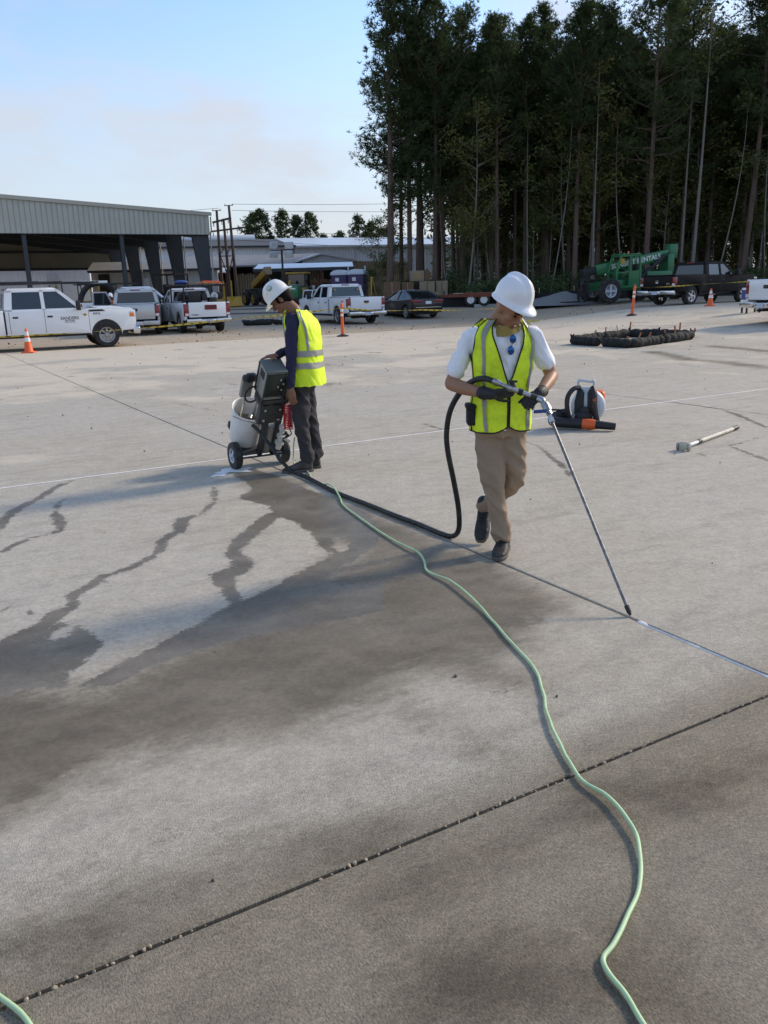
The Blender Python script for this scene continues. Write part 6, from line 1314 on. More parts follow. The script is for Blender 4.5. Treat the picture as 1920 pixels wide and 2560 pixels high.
# ------------------------------------------------------------------ wand and hoses
wa = thing('sealing_wand', 'steel wand with blue-handled valve reaching down to the joint', 'wand', (1.235, 3.93, 0)); LW_ = Matrix.Translation(-Vector((1.235, 3.93, 0)))
pm('pipe_worn', (0.16, 0.16, 0.17), 0.42, 0.6, 0.6, 35, dirt=(0.42, 0.42, 0.42), dirt_amt=0.8, dscale=40)
def seg(name, pts, r, mat, n=12, parent=wa, L=LW_, **kw): mb = MB(L); mb.tube(pts, r, n); return mb.build(name, mat, parent, **kw)
Wp = [Vector(q) for q in ((0.655, 4.862, 1.108), (0.700, 4.842, 1.088), (0.760, 4.828, 1.062), (0.845, 4.815, 1.030), (0.905, 4.806, 1.006), (0.930, 4.792, 0.996), (0.947, 4.745, 0.962), (0.957, 4.705, 0.925), (0.966, 4.668, 0.885))]
TIP = Vector((1.235, 3.930, 0.010))
seg('hose_ferrule', [Wp[0], Wp[0].lerp(Wp[1], 0.4), Wp[0].lerp(Wp[1], 0.42), Wp[1]], [0.019, 0.019, 0.022, 0.016], 'steel'); seg('swivel', [Wp[1], Wp[1].lerp(Wp[2], 0.5), Wp[1].lerp(Wp[2], 0.52), Wp[2]], [0.015, 0.015, 0.020, 0.020], 'steel')
seg('handle_tube', [Wp[2], Wp[3], Wp[4]], 0.015, 'steel'); seg('rubber_collar', [Wp[2].lerp(Wp[3], 0.42), Wp[2].lerp(Wp[3], 0.72)], 0.021, 'black_rubber'); seg('rubber_grip', [Wp[3].lerp(Wp[4], 0.35), Wp[4]], 0.018, 'black_rubber')
seg('elbow', [Wp[4], Wp[4].lerp(Wp[5], 0.7), Wp[5], Wp[5].lerp(Wp[6], 0.25)], [0.019, 0.021, 0.021, 0.017], 'steel')
vb = seg('valve', [Wp[5].lerp(Wp[6], 0.25), Wp[5].lerp(Wp[6], 0.5), Wp[5].lerp(Wp[6], 0.52), Wp[6], Wp[6].lerp(Wp[7], 0.5), Wp[6].lerp(Wp[7], 0.52), Wp[7]], [0.015, 0.015, 0.023, 0.024, 0.024, 0.017, 0.017], 'steel', 8)
seg('coupling', [Wp[7], Wp[7].lerp(Wp[8], 0.45), Wp[7].lerp(Wp[8], 0.47), Wp[8]], [0.013, 0.013, 0.018, 0.017], 'steel', 6)
pm('lever_blue', (0.02, 0.05, 0.20), 0.45, 0, 0.1)
mb = MB(LW_); mb.bar(Wp[6].lerp(Wp[7], 0.4)+Vector((-0.012, -0.024, 0)), Wp[6].lerp(Wp[7], 0.4)+Vector((-0.085, -0.020, -0.004)), 0.010, 0.020); mb.build('lever', 'lever_blue', vb, bevel=0.004)
mb = MB(LW_); mb.tube([Wp[2]+Vector((0, 0, 0.0)), Wp[2]+Vector((0.004, -0.004, 0.045))], 0.010, 8); mb.bar(Wp[2]+Vector((-0.02, 0, 0.045)), Wp[2]+Vector((0.03, -0.008, 0.043)), 0.02, 0.012); mb.build('trigger_lever', 'black_plastic', wa)
seg('pipe', [Wp[8], Wp[8].lerp(TIP, 0.3), Wp[8].lerp(TIP, 0.6), Wp[8].lerp(TIP, 0.97)], 0.0088, 'pipe_worn', 10); seg('nozzle', [Wp[8].lerp(TIP, 0.955), Wp[8].lerp(TIP, 0.985), TIP], [0.013, 0.012, 0.006], 'black_rubber', 10)
GR = [(-1.28, 7.90, 0.463), (-1.14, 7.75, 0.361), (-1.02, 7.65, 0.22), (-0.931, 7.60, 0.105), (-0.83, 7.545, 0.020), (-0.70, 7.35, 0.019), (-0.55, 7.03, 0.019), (-0.36, 6.65, 0.019), (-0.12, 6.27, 0.019), (0.07, 5.95, 0.019), (0.25, 5.67, 0.019), (0.38, 5.44, 0.019), (0.455, 5.35, 0.024), (0.492, 5.29, 0.09), (0.484, 5.22, 0.253), (0.45, 5.18, 0.45), (0.413, 5.15, 0.638), (0.404, 5.13, 0.771), (0.427, 5.09, 0.916), (0.489, 5.04, 1.035), (0.554, 4.97, 1.100), (0.610, 4.90, 1.118), (0.657, 4.861, 1.107)]
mb = MB(); mb.tube(spline(GR, 8), 0.0175, 12); tag(mb.build('supply_hose', 'black_rubber', smooth=70), 'thick black rubber hose running from the pump cart to the wand', 'hose')
GH = [(-0.826, 7.80, 0.30), (-0.855, 7.86, 0.12), (-0.84, 7.80, 0.03), (-0.74, 7.72, 0.010), (-0.68, 7.50, 0.010), (-0.62, 7.2, 0.010), (-0.53, 7.00, 0.025), (-0.46, 6.90, 0.046), (-0.40, 6.72, 0.044), (-0.35, 6.52, 0.013), (-0.31, 6.29, 0.010), (-0.12, 5.77, 0.010), (0.06, 5.33, 0.012), (0.20, 5.06, 0.018), (0.24, 4.86, 0.016), (0.25, 4.69, 0.010), (0.37, 4.49, 0.018), (0.46, 4.22, 0.018), (0.52, 3.98, 0.010), (0.58, 3.66, 0.010), (0.64, 3.38, 0.010), (0.64, 3.16, 0.011), (0.62, 2.95, 0.013), (0.62, 2.76, 0.014), (0.63, 2.62, 0.012), (0.65, 2.49, 0.013), (0.70, 2.40, 0.018), (0.73, 2.30, 0.020), (0.74, 2.18, 0.018), (0.72, 2.07, 0.012), (0.68, 1.96, 0.010), (0.62, 1.86, 0.010), (0.56, 1.77, 0.010), (0.52, 1.72, 0.011), (0.52, 1.67, 0.011), (0.54, 1.61, 0.010), (0.56, 1.53, 0.010), (0.62, 1.3, 0.01), (0.6, 0.9, 0.01), (0.2, 0.6, 0.01), (-0.3, 0.8, 0.01), (-0.62, 1.2, 0.01), (-0.80, 1.50, 0.01), (-0.965, 1.652, 0.010), (-1.25, 1.80, 0.01), (-1.9, 1.9, 0.01)]
pm('hose_green', (0.46, 0.64, 0.37), 0.5, 0, 0.10, 20, dirt=(0.20, 0.30, 0.18), dirt_amt=0.35, dscale=12)
mb = MB(); mb.tube([p+Vector((0.004*mnoise.noise(p*9), 0.004*mnoise.noise(p*9+Vector((5, 0, 0))), 0)) for p in spline(GH, 8)], 0.0068, 10); tag(mb.build('air_hose', 'hose_green', smooth=70), 'pale green air hose snaking across the concrete', 'hose')

# ------------------------------------------------------------------ pump cart (local x along the axle, y towards the bucket)
pc = thing('pump_cart', 'two-wheeled sealant pump cart with tilted white bucket and control box', 'pump cart', (-1.2, 7.98, 0), R(30))
AX = Vector((0, 0, 0.13)); TL = R(34); fu = Vector((0, -math.sin(TL), math.cos(TL))); nn = Vector((0, math.cos(TL), math.sin(TL)))
def Q(x, n_, f_): return AX+Vector((x, 0, 0))+nn*n_+fu*f_
QM = Matrix(((1, 0, 0, AX.x), (0, nn.y, fu.y, AX.y), (0, nn.z, fu.z, AX.z), (0, 0, 0, 1)))     # cart frame: x axle, y out over the platform, z up the post
pm('cart_grey', (0.055, 0.058, 0.060), 0.5, 0.3, 0.2, 8, dirt=(0.20, 0.19, 0.17), dirt_amt=0.35, dscale=12)
pm('cart_light', (0.30, 0.30, 0.28), 0.45, 0.3, 0.12, 8, dirt=(0.20, 0.18, 0.15), dirt_amt=0.3, dscale=10)
pm('bucket_white', (0.80, 0.80, 0.79), 0.4, 0, 0.05, 8, dirt=(0.42, 0.39, 0.35), dirt_amt=0.4, dscale=6)
pm('pvc_white', (0.66, 0.66, 0.63), 0.4, 0, 0.06, 12)
pm('box_dark_green', (0.012, 0.022, 0.018), 0.4, 0.1, 0.2, 8, coat=0.2)
pm('rim_bright', (0.55, 0.62, 0.70), 0.35, 0.4, 0.06, 8)
for x in (-0.245, 0.245): wheel_parts('wheel', pc, (x, 0, 0.131), 0.131, 0.075, rim='rim_bright', axis_rz=R(90), spokes=3, mat='black_rubber', rimr=0.52)
mb = MB(); mb.bar((-0.25, 0, 0.131), (0.25, 0, 0.131), 0.022); mb.bar((-0.24, -0.03, 0.10), (0.24, -0.03, 0.10), 0.03, 0.012); mb.build('axle', 'cart_grey', pc)
for x in (0.0, 0.13):
    mb = MB(); mb.bar(Q(x, 0.0, -0.02), Q(x, 0.0, 0.98), 0.045, 0.06); mb.build('post', 'cart_grey', pc, bevel=0.006)
mb = MB(QM); mb.bb((-0.17, 0.0, -0.02), (0.17, 0.44, -0.004)); mb.bb((-0.17, 0.41, -0.02), (0.17, 0.44, 0.05)); mb.build('platform', 'cart_grey', pc, bevel=0.005)
mb = MB(QM); mb.bb((-0.10, -0.035, 0.40), (0.15, 0.03, 0.62)); mb.build('bracket_plate', 'cart_grey', pc, bevel=0.008)
for x, f_ in ((-0.05, 0.57), (0.10, 0.57), (-0.05, 0.45), (0.10, 0.45)):
    mb = MB(QM); mb.lathe([(0.016, 0), (0.016, 0.012), (0.008, 0.02)], 6, TR((x, -0.036, f_), R(90))); mb.build('bolt', 'steel', pc)
# bucket with a hollow inside
BK = QM @ Matrix.Translation((-0.07, 0.225, 0.0)) @ Matrix.Diagonal((1.12, 1.12, 1.04, 1))
mb = MB(BK); mb.lathe([(0.001, 0.0), (0.130, 0.0), (0.134, 0.01), (0.150, 0.345), (0.157, 0.347), (0.157, 0.362), (0.152, 0.365), (0.146, 0.360), (0.130, 0.02), (0.001, 0.015)], 32, caps=False); bk = mb.build('bucket', 'bucket_white', pc, smooth=40)
mb = MB(BK); mb.tube([Vector((0.149*math.cos(q), 0.149*math.sin(q), 0.24-0.10*math.sin((q+0.6)))) for q in np.linspace(PI*1.02, PI*1.98, 18)], 0.003, 6); mb.build('bail_wire', 'dark_iron', bk)
mb = MB(BK); mb.lathe([(0.001, 0.17), (0.137, 0.172)], 28, caps=False); mb.build('sealant_fill', 'box_tan', bk)
# agitator: grey gear box on two rods reaching into the bucket
mb = MB(QM); mb.bb((-0.20, 0.21, 0.53), (-0.09, 0.26, 0.73)); mb.build('gear_plate', 'cart_light', pc, bevel=0.012)
for x in (-0.15, -0.02):
    mb = MB(QM); mb.tube([(x, 0.22, 0.10), (x, 0.22, 0.56)], 0.012, 8); mb.build('stirrer_rod', 'steel', pc)
mb = MB(QM); mb.lathe([(0.036, -0.06), (0.044, -0.05), (0.044, 0.02), (0.034, 0.04), (0.034, 0.065), (0.016, 0.075)], 14, TR((-0.16, 0.17, 0.80), R(20), R(-75))); mb.build('motor', 'black_plastic', pc)
mb = MB(QM); mb.tube([Vector((-0.14+0.07*math.cos(q), 0.10, 0.66+0.09*math.sin(q))) for q in np.linspace(0, 2*PI, 20)], 0.009, 6, closed=True); mb.build('cable_loop', 'black_rubber', pc)
# control box
BX = QM @ Matrix.Translation((-0.02, 0.03, 0.885)) @ Matrix.Diagonal((0.80, 0.9, 0.94, 1))
mb = MB(BX); mb.box((0, 0, -0.02), (0.235, 0.20, 0.32)); bx_ = mb.build('control_box', 'cart_light', pc, bevel=0.008)
mb = MB(BX); mb.box((0, 0.0, 0.15), (0.250, 0.216, 0.022)); mb.build('lid', pm('lid_grey', (0.10, 0.115, 0.11), 0.5, 0, 0.1, 8), bx_, bevel=0.006)
mb = MB(BX); mb.bb((-0.110, -0.112, -0.12), (0.112, -0.100, 0.13)); mb.build('front_panel', 'box_dark_green', bx_, bevel=0.004)
mb = MB(BX)
for a, b in (((-0.120, -0.106, -0.18), (-0.120, -0.106, 0.14)), ((0.120, -0.106, -0.18), (0.120, -0.106, 0.14)), ((-0.12, -0.106, -0.13), (0.12, -0.106, -0.13)), ((-0.12, 0.104, -0.18), (-0.12, 0.104, 0.14)), ((-0.12, -0.106, -0.18), (-0.12, 0.104, -0.18))): mb.bar(a, b, 0.014)
mb.build('edge_frame', 'cart_grey', bx_)
for i, (x, z) in enumerate(((0.05, 0.07), (0.09, 0.02), (0.03, -0.01), (0.08, -0.05))):
    mb = MB(BX); mb.lathe([(0.012, 0), (0.012, 0.012), (0.006, 0.018)], 10, TR((x, -0.112, z), R(90))); mb.build('knob', 'steel', bx_)
mb = MB(BX); mb.bb((-0.122, -0.05, 0.03), (-0.116, 0.05, 0.11)); mb.build('label_plate', 'print_black', bx_)
mb = MB(QM); mb.bb((-0.12, -0.06, 0.66), (0.16, 0.10, 0.70)); mb.bb((-0.12, -0.06, 0.62), (-0.09, 0.10, 0.70)); mb.build('shelf', 'cart_grey', pc, bevel=0.006)
# pump cylinder, white valve stack, star knob, red coil
mb = MB(); mb.tube([Q(0.07, 0.03, 0.0), Q(0.07, 0.03, 0.34)], 0.052, 16); mb.build('pump_cylinder', 'cart_light', pc)
mb = MB(QM); mb.lathe([(0.03, 0.02), (0.03, 0.08), (0.045, 0.085), (0.045, 0.12), (0.028, 0.125), (0.028, 0.17), (0.042, 0.175), (0.042, 0.20), (0.024, 0.205), (0.024, 0.26), (0.036, 0.265), (0.036, 0.31), (0.015, 0.32), (0.012, 0.45)], 14, Matrix.Translation((0.165, -0.05, 0.06))); mb.build('valve_stack', 'pvc_white', pc)
mb = MB(QM); mb.tube([(0.165, -0.05, 0.23), (0.24, -0.12, 0.22)], 0.018, 8); mb.build('valve_branch', 'pvc_white', pc)
mb = MB(); c_ = Vector((0.20, -0.20, 0.30))
for q in range(5): a = 2*PI*q/5; mb.ell(c_+Vector((0.028*math.cos(a), 0, 0.028*math.sin(a))), (0.018, 0.014, 0.018), 8, 6)
mb.tube([c_, c_+Vector((0, 0.05, -0.07))], 0.014, 8); mb.build('star_knob', 'black_plastic', pc)
mb = MB(); k = 15
mb.tube([Vector((0.17+0.040*math.cos(q), -0.36+0.040*math.sin(q), 0.63-0.24*q/(2*PI*k))) for q in np.linspace(0, 2*PI*k, k*14)], 0.0062, 6); mb.build('coiled_air_line', pm('coil_red', (0.62, 0.02, 0.018), 0.4, 0, 0.08), pc)
mb = MB(); mb.tube(spline([(0.19, -0.33, 0.39), (0.22, -0.30, 0.33), (0.21, -0.22, 0.29)], 6), 0.006, 6); mb.tube(spline([(0.17, -0.33, 0.63), (0.15, -0.34, 0.70), (0.12, -0.36, 0.76)], 6), 0.006, 6); mb.build('air_line', 'black_rubber', pc)
mb = MB(); mb.tube(spline([(-0.03, 0.09, 0.47), (-0.05, 0.02, 0.50), (-0.08, -0.02, 0.47)], 6), 0.022, 10); mb.build('outlet_fitting', 'steel', pc)

# ------------------------------------------------------------------ backpack blower
bl = thing('backpack_blower', 'white and orange backpack leaf blower resting on the concrete', 'leaf blower', (2.38, 9.66, 0), R(-14))
pm('blower_white', (0.52, 0.55, 0.58), 0.4, 0, 0.04, 8); pm('blower_black', (0.014, 0.014, 0.015), 0.55, 0, 0.25, 12); pm('blower_orange', (0.70, 0.115, 0.02), 0.45, 0, 0.06, 8)
o2 = [(-0.155, 0.02), (-0.165, 0.10), (-0.13, 0.28), (-0.11, 0.42), (-0.095, 0.47), (0.095, 0.47), (0.11, 0.42), (0.135, 0.28), (0.165, 0.10), (0.155, 0.02)]
mb = MB(TR((0, 0, 0), R(-7))); mb.prism(o2, -0.02, 0.05, 'y'); mb.build('back_plate', 'blower_white', bl, bevel=0.018, smooth=50)
mb = MB(TR((0, 0, 0), R(-7))); mb.tube(spline([(-0.085, 0.015, 0.45), (-0.088, 0.012, 0.535), (-0.05, 0.012, 0.545), (0.05, 0.012, 0.530), (0.085, 0.012, 0.535), (0.085, 0.015, 0.45)], 5), 0.017, 8); mb.build('carry_handle', 'blower_white', bl)
for s in (-1, 1):
    mb = MB(TR((0, 0, 0), R(-7))); mb.prism([(s*0.022, 0.18), (s*0.018, 0.40), (s*0.040, 0.45), (s*0.095, 0.44), (s*0.128, 0.30), (s*0.125, 0.16), (s*0.06, 0.12)], -0.055, -0.021, 'y'); mb.build('back_pad', 'blower_black', bl, bevel=0.012)
mb = MB(); mb.tube(spline([(-0.07, -0.03, 0.47), (-0.14, -0.09, 0.46), (-0.20, -0.14, 0.38), (-0.205, -0.15, 0.25), (-0.17, -0.11, 0.10)], 6), 0.028, 8); mb.build('shoulder_strap', 'blower_black', bl)
mb = MB(); mb.tube(spline([(0.075, -0.01, 0.47), (0.095, -0.065, 0.40), (0.10, -0.085, 0.28), (0.12, -0.09, 0.16), (0.155, -0.06, 0.03)], 6), 0.034, 8); mb.build('shoulder_strap', 'blower_black', bl)
mb = MB(TR((0.03, 0.09, 0.24), R(90), 0, R(0))); mb.lathe([(0.001, -0.10), (0.12, -0.10), (0.185, -0.07), (0.20, -0.03), (0.20, 0.02), (0.18, 0.06), (0.12, 0.085), (0.001, 0.09)], 30, caps=False); mb.build('fan_housing', 'blower_white', bl, smooth=50)
mb = MB(TR((0.03, 0.16, 0.25))); mb.box((0.06, 0.05, 0.02), (0.26, 0.20, 0.28)); mb.build('engine_cover', 'blower_orange', bl, bevel=0.05, seg=3, smooth=60)
mb = MB(); mb.box((0.10, 0.26, 0.24), (0.20, 0.05, 0.10)); mb.build('silencer', 'print_white', bl, bevel=0.02)
mb = MB(); mb.box((0.03, 0.12, 0.045), (0.30, 0.22, 0.075)); mb.build('fuel_tank', 'blower_white', bl, bevel=0.025)
mb = MB(); mb.lathe([(0.05, -0.02), (0.055, 0.0), (0.05, 0.02)], 14, TR((-0.01, -0.06, 0.20), R(80))); mb.ell((-0.02, -0.07, 0.13), (0.10, 0.05, 0.075)); mb.build('air_intake', 'blower_black', bl)
NZ = [(-0.22, 0.02, 0.16), (-0.33, -0.03, 0.125), (-0.36, -0.10, 0.098), (-0.31, -0.165, 0.085), (-0.20, -0.185, 0.082), (-0.03, -0.20, 0.078), (0.05, -0.205, 0.074), (0.12, -0.21, 0.070), (0.34, -0.235, 0.052)]
mb = MB(); mb.tube(spline(NZ[:6], 5), [0.062+0.004*(i % 2) if i < 14 else 0.058 for i in range(26)], 16); mb.build('flexible_tube', 'blower_black', bl, smooth=30)
mb = MB(); mb.tube([NZ[5], NZ[6], NZ[7]], [0.056, 0.060, 0.052], 18); mb.build('orange_collar', 'blower_orange', bl)
mb = MB(); mb.tube([NZ[7], Vector(NZ[7]).lerp(Vector(NZ[8]), 0.5), NZ[8]], [0.050, 0.045, 0.040], 18, cap=False); mb.tube([NZ[8], NZ[7]], [0.036, 0.044], 18, cap=False); mb.build('nozzle', 'blower_black', bl)
mb = MB(); mb.box((-0.36, -0.02, 0.19), (0.20, 0.03, 0.02), TR((0, 0, 0), 0, R(3))); mb.tube([(-0.26, -0.05, 0.17), (-0.22, -0.13, 0.21)], 0.02, 8); mb.build('control_grip', 'blower_black', bl, bevel=0.006)
text('lettering', 'STIHL', 0.05, 'blower_orange', bl, TR((0.102, -0.112, 0.30), R(90)) @ rotm(0, 0, R(90)), 0.001, True)

# ------------------------------------------------------------------ white-splashed floor tool
stk = thing('joint_tool', 'paint-spattered pole tool with a wheeled steel head lying on the concrete', 'tool', (2.97, 8.10, 0.0), math.atan2(1.17, 1.05))
pm('spattered_white', (0.60, 0.56, 0.46), 0.6, 0, 0.35, 30, dirt=(0.12, 0.10, 0.08), dirt_amt=0.7, dscale=26)
mb = MB(); mb.tube([(0.10, 0, 0.035), (0.42, 0, 0.034)], 0.017, 10); mb.build('lower_pole', 'print_white', stk)
mb = MB(); mb.tube([(0.40, 0, 0.034), (0.47, 0, 0.034)], 0.024, 10); mb.build('clamp', 'dark_iron', stk)
mb = MB(); mb.tube([(0.46, 0, 0.034), (1.40, 0, 0.026)], 0.021, 10); mb.build('upper_pole', 'spattered_white', stk)
mb = MB(); mb.tube([(1.39, 0, 0.026), (1.54, 0, 0.026)], 0.024, 10); mb.build('grip', 'black_rubber', stk)
mb = MB(); mb.box((0.07, 0, 0.045), (0.08, 0.09, 0.018)); mb.box((0.03, 0, 0.05), (0.014, 0.085, 0.08)); mb.build('head_plate', 'spattered_white', stk, bevel=0.004)
for y in (-0.055, 0.055):
    mb = MB(); mb.lathe([(0.036, -0.009), (0.040, -0.006), (0.040, 0.006), (0.036, 0.009)], 16, TR((0.035, y, 0.041), R(90))); mb.build('head_wheel', 'cart_light', stk)

# ------------------------------------------------------------------ filter socks with stakes
pm('sock_black', (0.014, 0.015, 0.014), 0.9, 0, 0.4, 9, bump=0.7, bscale=14, dirt=(0.06, 0.055, 0.045), dirt_amt=0.6, dscale=5)
def sock_ring(label, runs, stakes, r=0.148, seed=3):
    rg = random.Random(seed); cx = sum(q[0][0] for q in runs)/len(runs); cy = sum(q[0][1] for q in runs)/len(runs); t = thing('filter_sock_ring', label, 'filter socks', (cx, cy, 0)); L = Matrix.Translation((-cx, -cy, 0))
    for a, b in runs:
        a, b = Vector((*a, 0)), Vector((*b, 0)); n = 26; pts = []; rs = []
        for i in range(n+1):
            p = a.lerp(b, i/n); w = mnoise.noise(Vector((i*0.35, seed, a.x)))*0.05; q = r*(0.86+0.20*mnoise.noise(Vector((i*0.40, a.y, seed)))); q *= min(1, 0.6+i*0.3, 0.6+(n-i)*0.3)
            d = (b-a).normalized(); pts.append(p+Vector((-d.y, d.x, 0))*w+Vector((0, 0, tz(p.x, p.y)+q*0.86))); rs.append(q)
        mb = MB(L); mb.tube(pts, rs, 12); mb.build('sock', 'sock_black', t, smooth=60, mods=[('SUBSURF', dict(levels=1, render_levels=1)), ('DISPLACE', dict(texture=wrk, strength=0.03, mid_level=0.5, texture_coords='LOCAL'))])
        e = a if rg.random() < 0.5 else b; mb = MB(L); z = tz(e.x, e.y)+r
        mb.prism([(-0.05, 0), (0.06, 0), (0.12, 0.10), (0.0, 0.07), (-0.09, 0.14)], -0.02, 0.02, 'y', TR((e.x, e.y, z), 0, 0, rg.uniform(0, 3))); mb.build('tied_end', 'sock_black', t)
    for x, y, lx, h in stakes:
        z = tz(x, y)+0.1; mb = MB(L); mb.bar((x, y, z-0.08), (x+lx, y+rg.uniform(-0.05, 0.05), z+h), 0.045, 0.022); mb.build('stake', 'wood_stake', t)
A_, B_, C_, D_ = (5.25, 23.0), (6.28, 21.15), (8.50, 23.0), (7.30, 24.75)
sock_ring('square of black filter socks held by orange stakes on the open slab', [(A_, (5.75, 22.05)), ((5.80, 21.95), B_), (B_, (7.35, 22.05)), ((7.4, 22.1), C_), (A_, (6.25, 24.1)), ((6.2, 24.0), D_), (D_, (7.95, 24.1)), ((7.9, 24.2), C_)],
          [(5.55, 22.6, -0.06, 0.20), (6.02, 23.9, 0.10, 0.20), (6.45, 24.2, 0.02, 0.26), (6.95, 24.6, -0.06, 0.26), (7.35, 24.9, 0.03, 0.32), (6.35, 21.6, -0.03, 0.16), (6.75, 22.2, 0.12, 0.20), (7.05, 22.4, 0.14, 0.18), (7.75, 22.7, -0.12, 0.20), (8.15, 23.3, -0.05, 0.26), (8.32, 23.5, 0.03, 0.32), (8.45, 22.95, 0.10, 0.20)])
sock_ring('low pile of black filter socks beside the parked pickups', [((-6.75, 42.6), (-5.3, 42.4)), ((-5.25, 42.45), (-3.7, 42.9)), ((-6.7, 42.7), (-5.4, 44.4))], [(-5.35, 42.9, 0.05, 0.3), (-4.9, 43.0, 0.03, 0.28), (-6.3, 43.1, -0.05, 0.2)], r=0.15, seed=8)

# ------------------------------------------------------------------ cones, delineators, caution tape
def cone(x, y, label, rz=0.1, s=1.0, zz=None):
    t = thing('traffic_cone', label, 'cone', (x, y, tz(x, y) if zz is None else zz), rz, 'traffic cones round the yard'); t.scale = (s, s, s)
    mb = MB(); mb.box((0, 0, 0.02), (0.36, 0.36, 0.04)); mb.build('base', 'orange', t, bevel=0.012)
    rz_ = lambda z: 0.135-0.105*(z-0.04)/0.68
    mb = MB(); mb.lathe([(0.145, 0.038), (rz_(0.06), 0.06), (rz_(0.40), 0.40), (rz_(0.64), 0.64), (0.036, 0.72), (0.030, 0.725), (0.022, 0.70)], 20, caps=False); mb.build('shell', 'orange', t, smooth=50)
    for a, b in ((0.34, 0.46), (0.52, 0.64)):
        mb = MB(); mb.lathe([(rz_(a)+0.003, a), (rz_(b)+0.003, b)], 20, caps=False); mb.build('reflective_band', 'reflective', t)
cone(-10.75, 26.0, 'orange traffic cone beside the white crew-cab work truck'); cone(14.2, 36.6, 'orange traffic cone in front of the dark pickup', 0.5); cone(5.05, 34.4, 'orange traffic cone partly hidden behind the worker with the wand', 0.8)
def delineator(x, y, label, lean=0.0):
    t = thing('delineator_post', label, 'delineator', (x, y, tz(x, y)), 0.2, 'orange delineator posts')
    mb = MB(); mb.lathe([(0.22, 0), (0.22, 0.03), (0.12, 0.06), (0.08, 0.08)], 8); mb.build('base', 'black_rubber', t, smooth=None)
    M_ = rotm(0, lean); mb = MB(M_); mb.lathe([(0.062, 0.06), (0.052, 0.5), (0.046, 1.02), (0.05, 1.04), (0.05, 1.10), (0.03, 1.14)], 14); mb.build('post', 'orange', t)
    for a, b in ((0.70, 0.79), (0.86, 0.95)):
        mb = MB(M_); mb.lathe([(0.0545, a), (0.0525, b)], 14, caps=False); mb.build('reflective_band', 'reflective', t)
    mb = MB(M_); mb.tube([Vector((0.035*math.cos(q), 0, 1.15+0.04*math.sin(q))) for q in np.linspace(0, PI, 8)], 0.012, 6); mb.build('loop', 'orange', t)
delineator(-1.29, 30.2, 'orange delineator post beside the white pickup with muddy wheels'); delineator(10.1, 34.0, 'leaning orange delineator post behind the square of filter socks', 0.06)
pm('tape_yellow', (0.52, 0.41, 0.05), 0.5, 0, 0.12, 10)
def tape(label, pts, sag, w=0.055, seed=1):
    mb = MB(); pr = MB(); o = 0; row = []
    for i in range(len(pts)-1):
        a, b = Vector(pts[i]), Vector(pts[i+1]); n = 30
        for k in range(n+(i == len(pts)-2)):
            f = k/n; p = a.lerp(b, f)-Vector((0, 0, sag*4*f*(1-f))); tw = 0.9+0.8*math.sin((i*n+k)*0.21+seed)+0.4*math.sin((i*n+k)*0.07); row.append((p, Vector((0.5*math.sin(tw)*0.7, -0.5*math.sin(tw), math.cos(tw)*0.85+0.15))*w/2))
    for p, d in row: mb.v += [tuple(p-d), tuple(p+d)]
    mb.f = [(2*i, 2*i+2, 2*i+3, 2*i+1) for i in range(len(row)-1)]
    o = mb.build('caution_tape', 'tape_yellow', None, smooth=60); tag(o, label, 'caution tape', 'yellow caution tape')
    for i in range(0, len(row)-1, 2):
        (p, d), (q, e) = row[i], row[i+1]; off = Vector((0, -0.003, 0)); b0 = len(pr.v); a1, a2 = p.lerp(q, 0.1), p.lerp(q, 0.75)
        pr.v += [tuple(a1-d*0.5+off), tuple(a2-d*0.5+off), tuple(a2+d*0.5+off), tuple(a1+d*0.5+off)]; pr.f.append((b0, b0+1, b0+2, b0+3))
    stuff(pr.build('black_print', 'print_black', o, smooth=None))
tape('yellow caution tape strung past the trucks to the first delineator', [(-14.6, 25.0, 0.50), (-9.0, 27.75, 0.52), (-5, 29.1, 0.74), (-1.3, 30.15, 0.98)], 0.03)
tape('yellow caution tape from the first delineator to the hidden cone', [(-1.27, 30.2, 0.98), (1.6, 32.0, 0.80), (5.05, 34.4, 0.74)], 0.06, seed=4)
tape('thin caution tape drooping in front of the dark pickup', [(10.16, 34.0, tz(10.1, 34)+1.08), (14.0, 37.2, tz(14, 37)+0.92), (19.0, 40.4, tz(19, 40.4)+1.05)], 0.03, seed=7)
mb = MB(); rg = random.Random(5); pv = None
for i in range(40):
    a = i*0.7; p = Vector((5.75+0.5*math.sin(a*0.37)+0.012*i, 35.3+0.12*math.cos(a), 0.02+0.03*abs(math.sin(a*1.3)))); p.z += tz(p.x, p.y); b0 = len(mb.v); mb.v += [tuple(p), tuple(p+Vector((0.02, 0.03, 0.05)))]
    if i: mb.f.append((b0-2, b0, b0+1, b0-1))
tag(mb.build('caution_tape', 'tape_yellow', smooth=60), 'crumpled heap of yellow caution tape on the ground', 'caution tape', 'yellow caution tape')

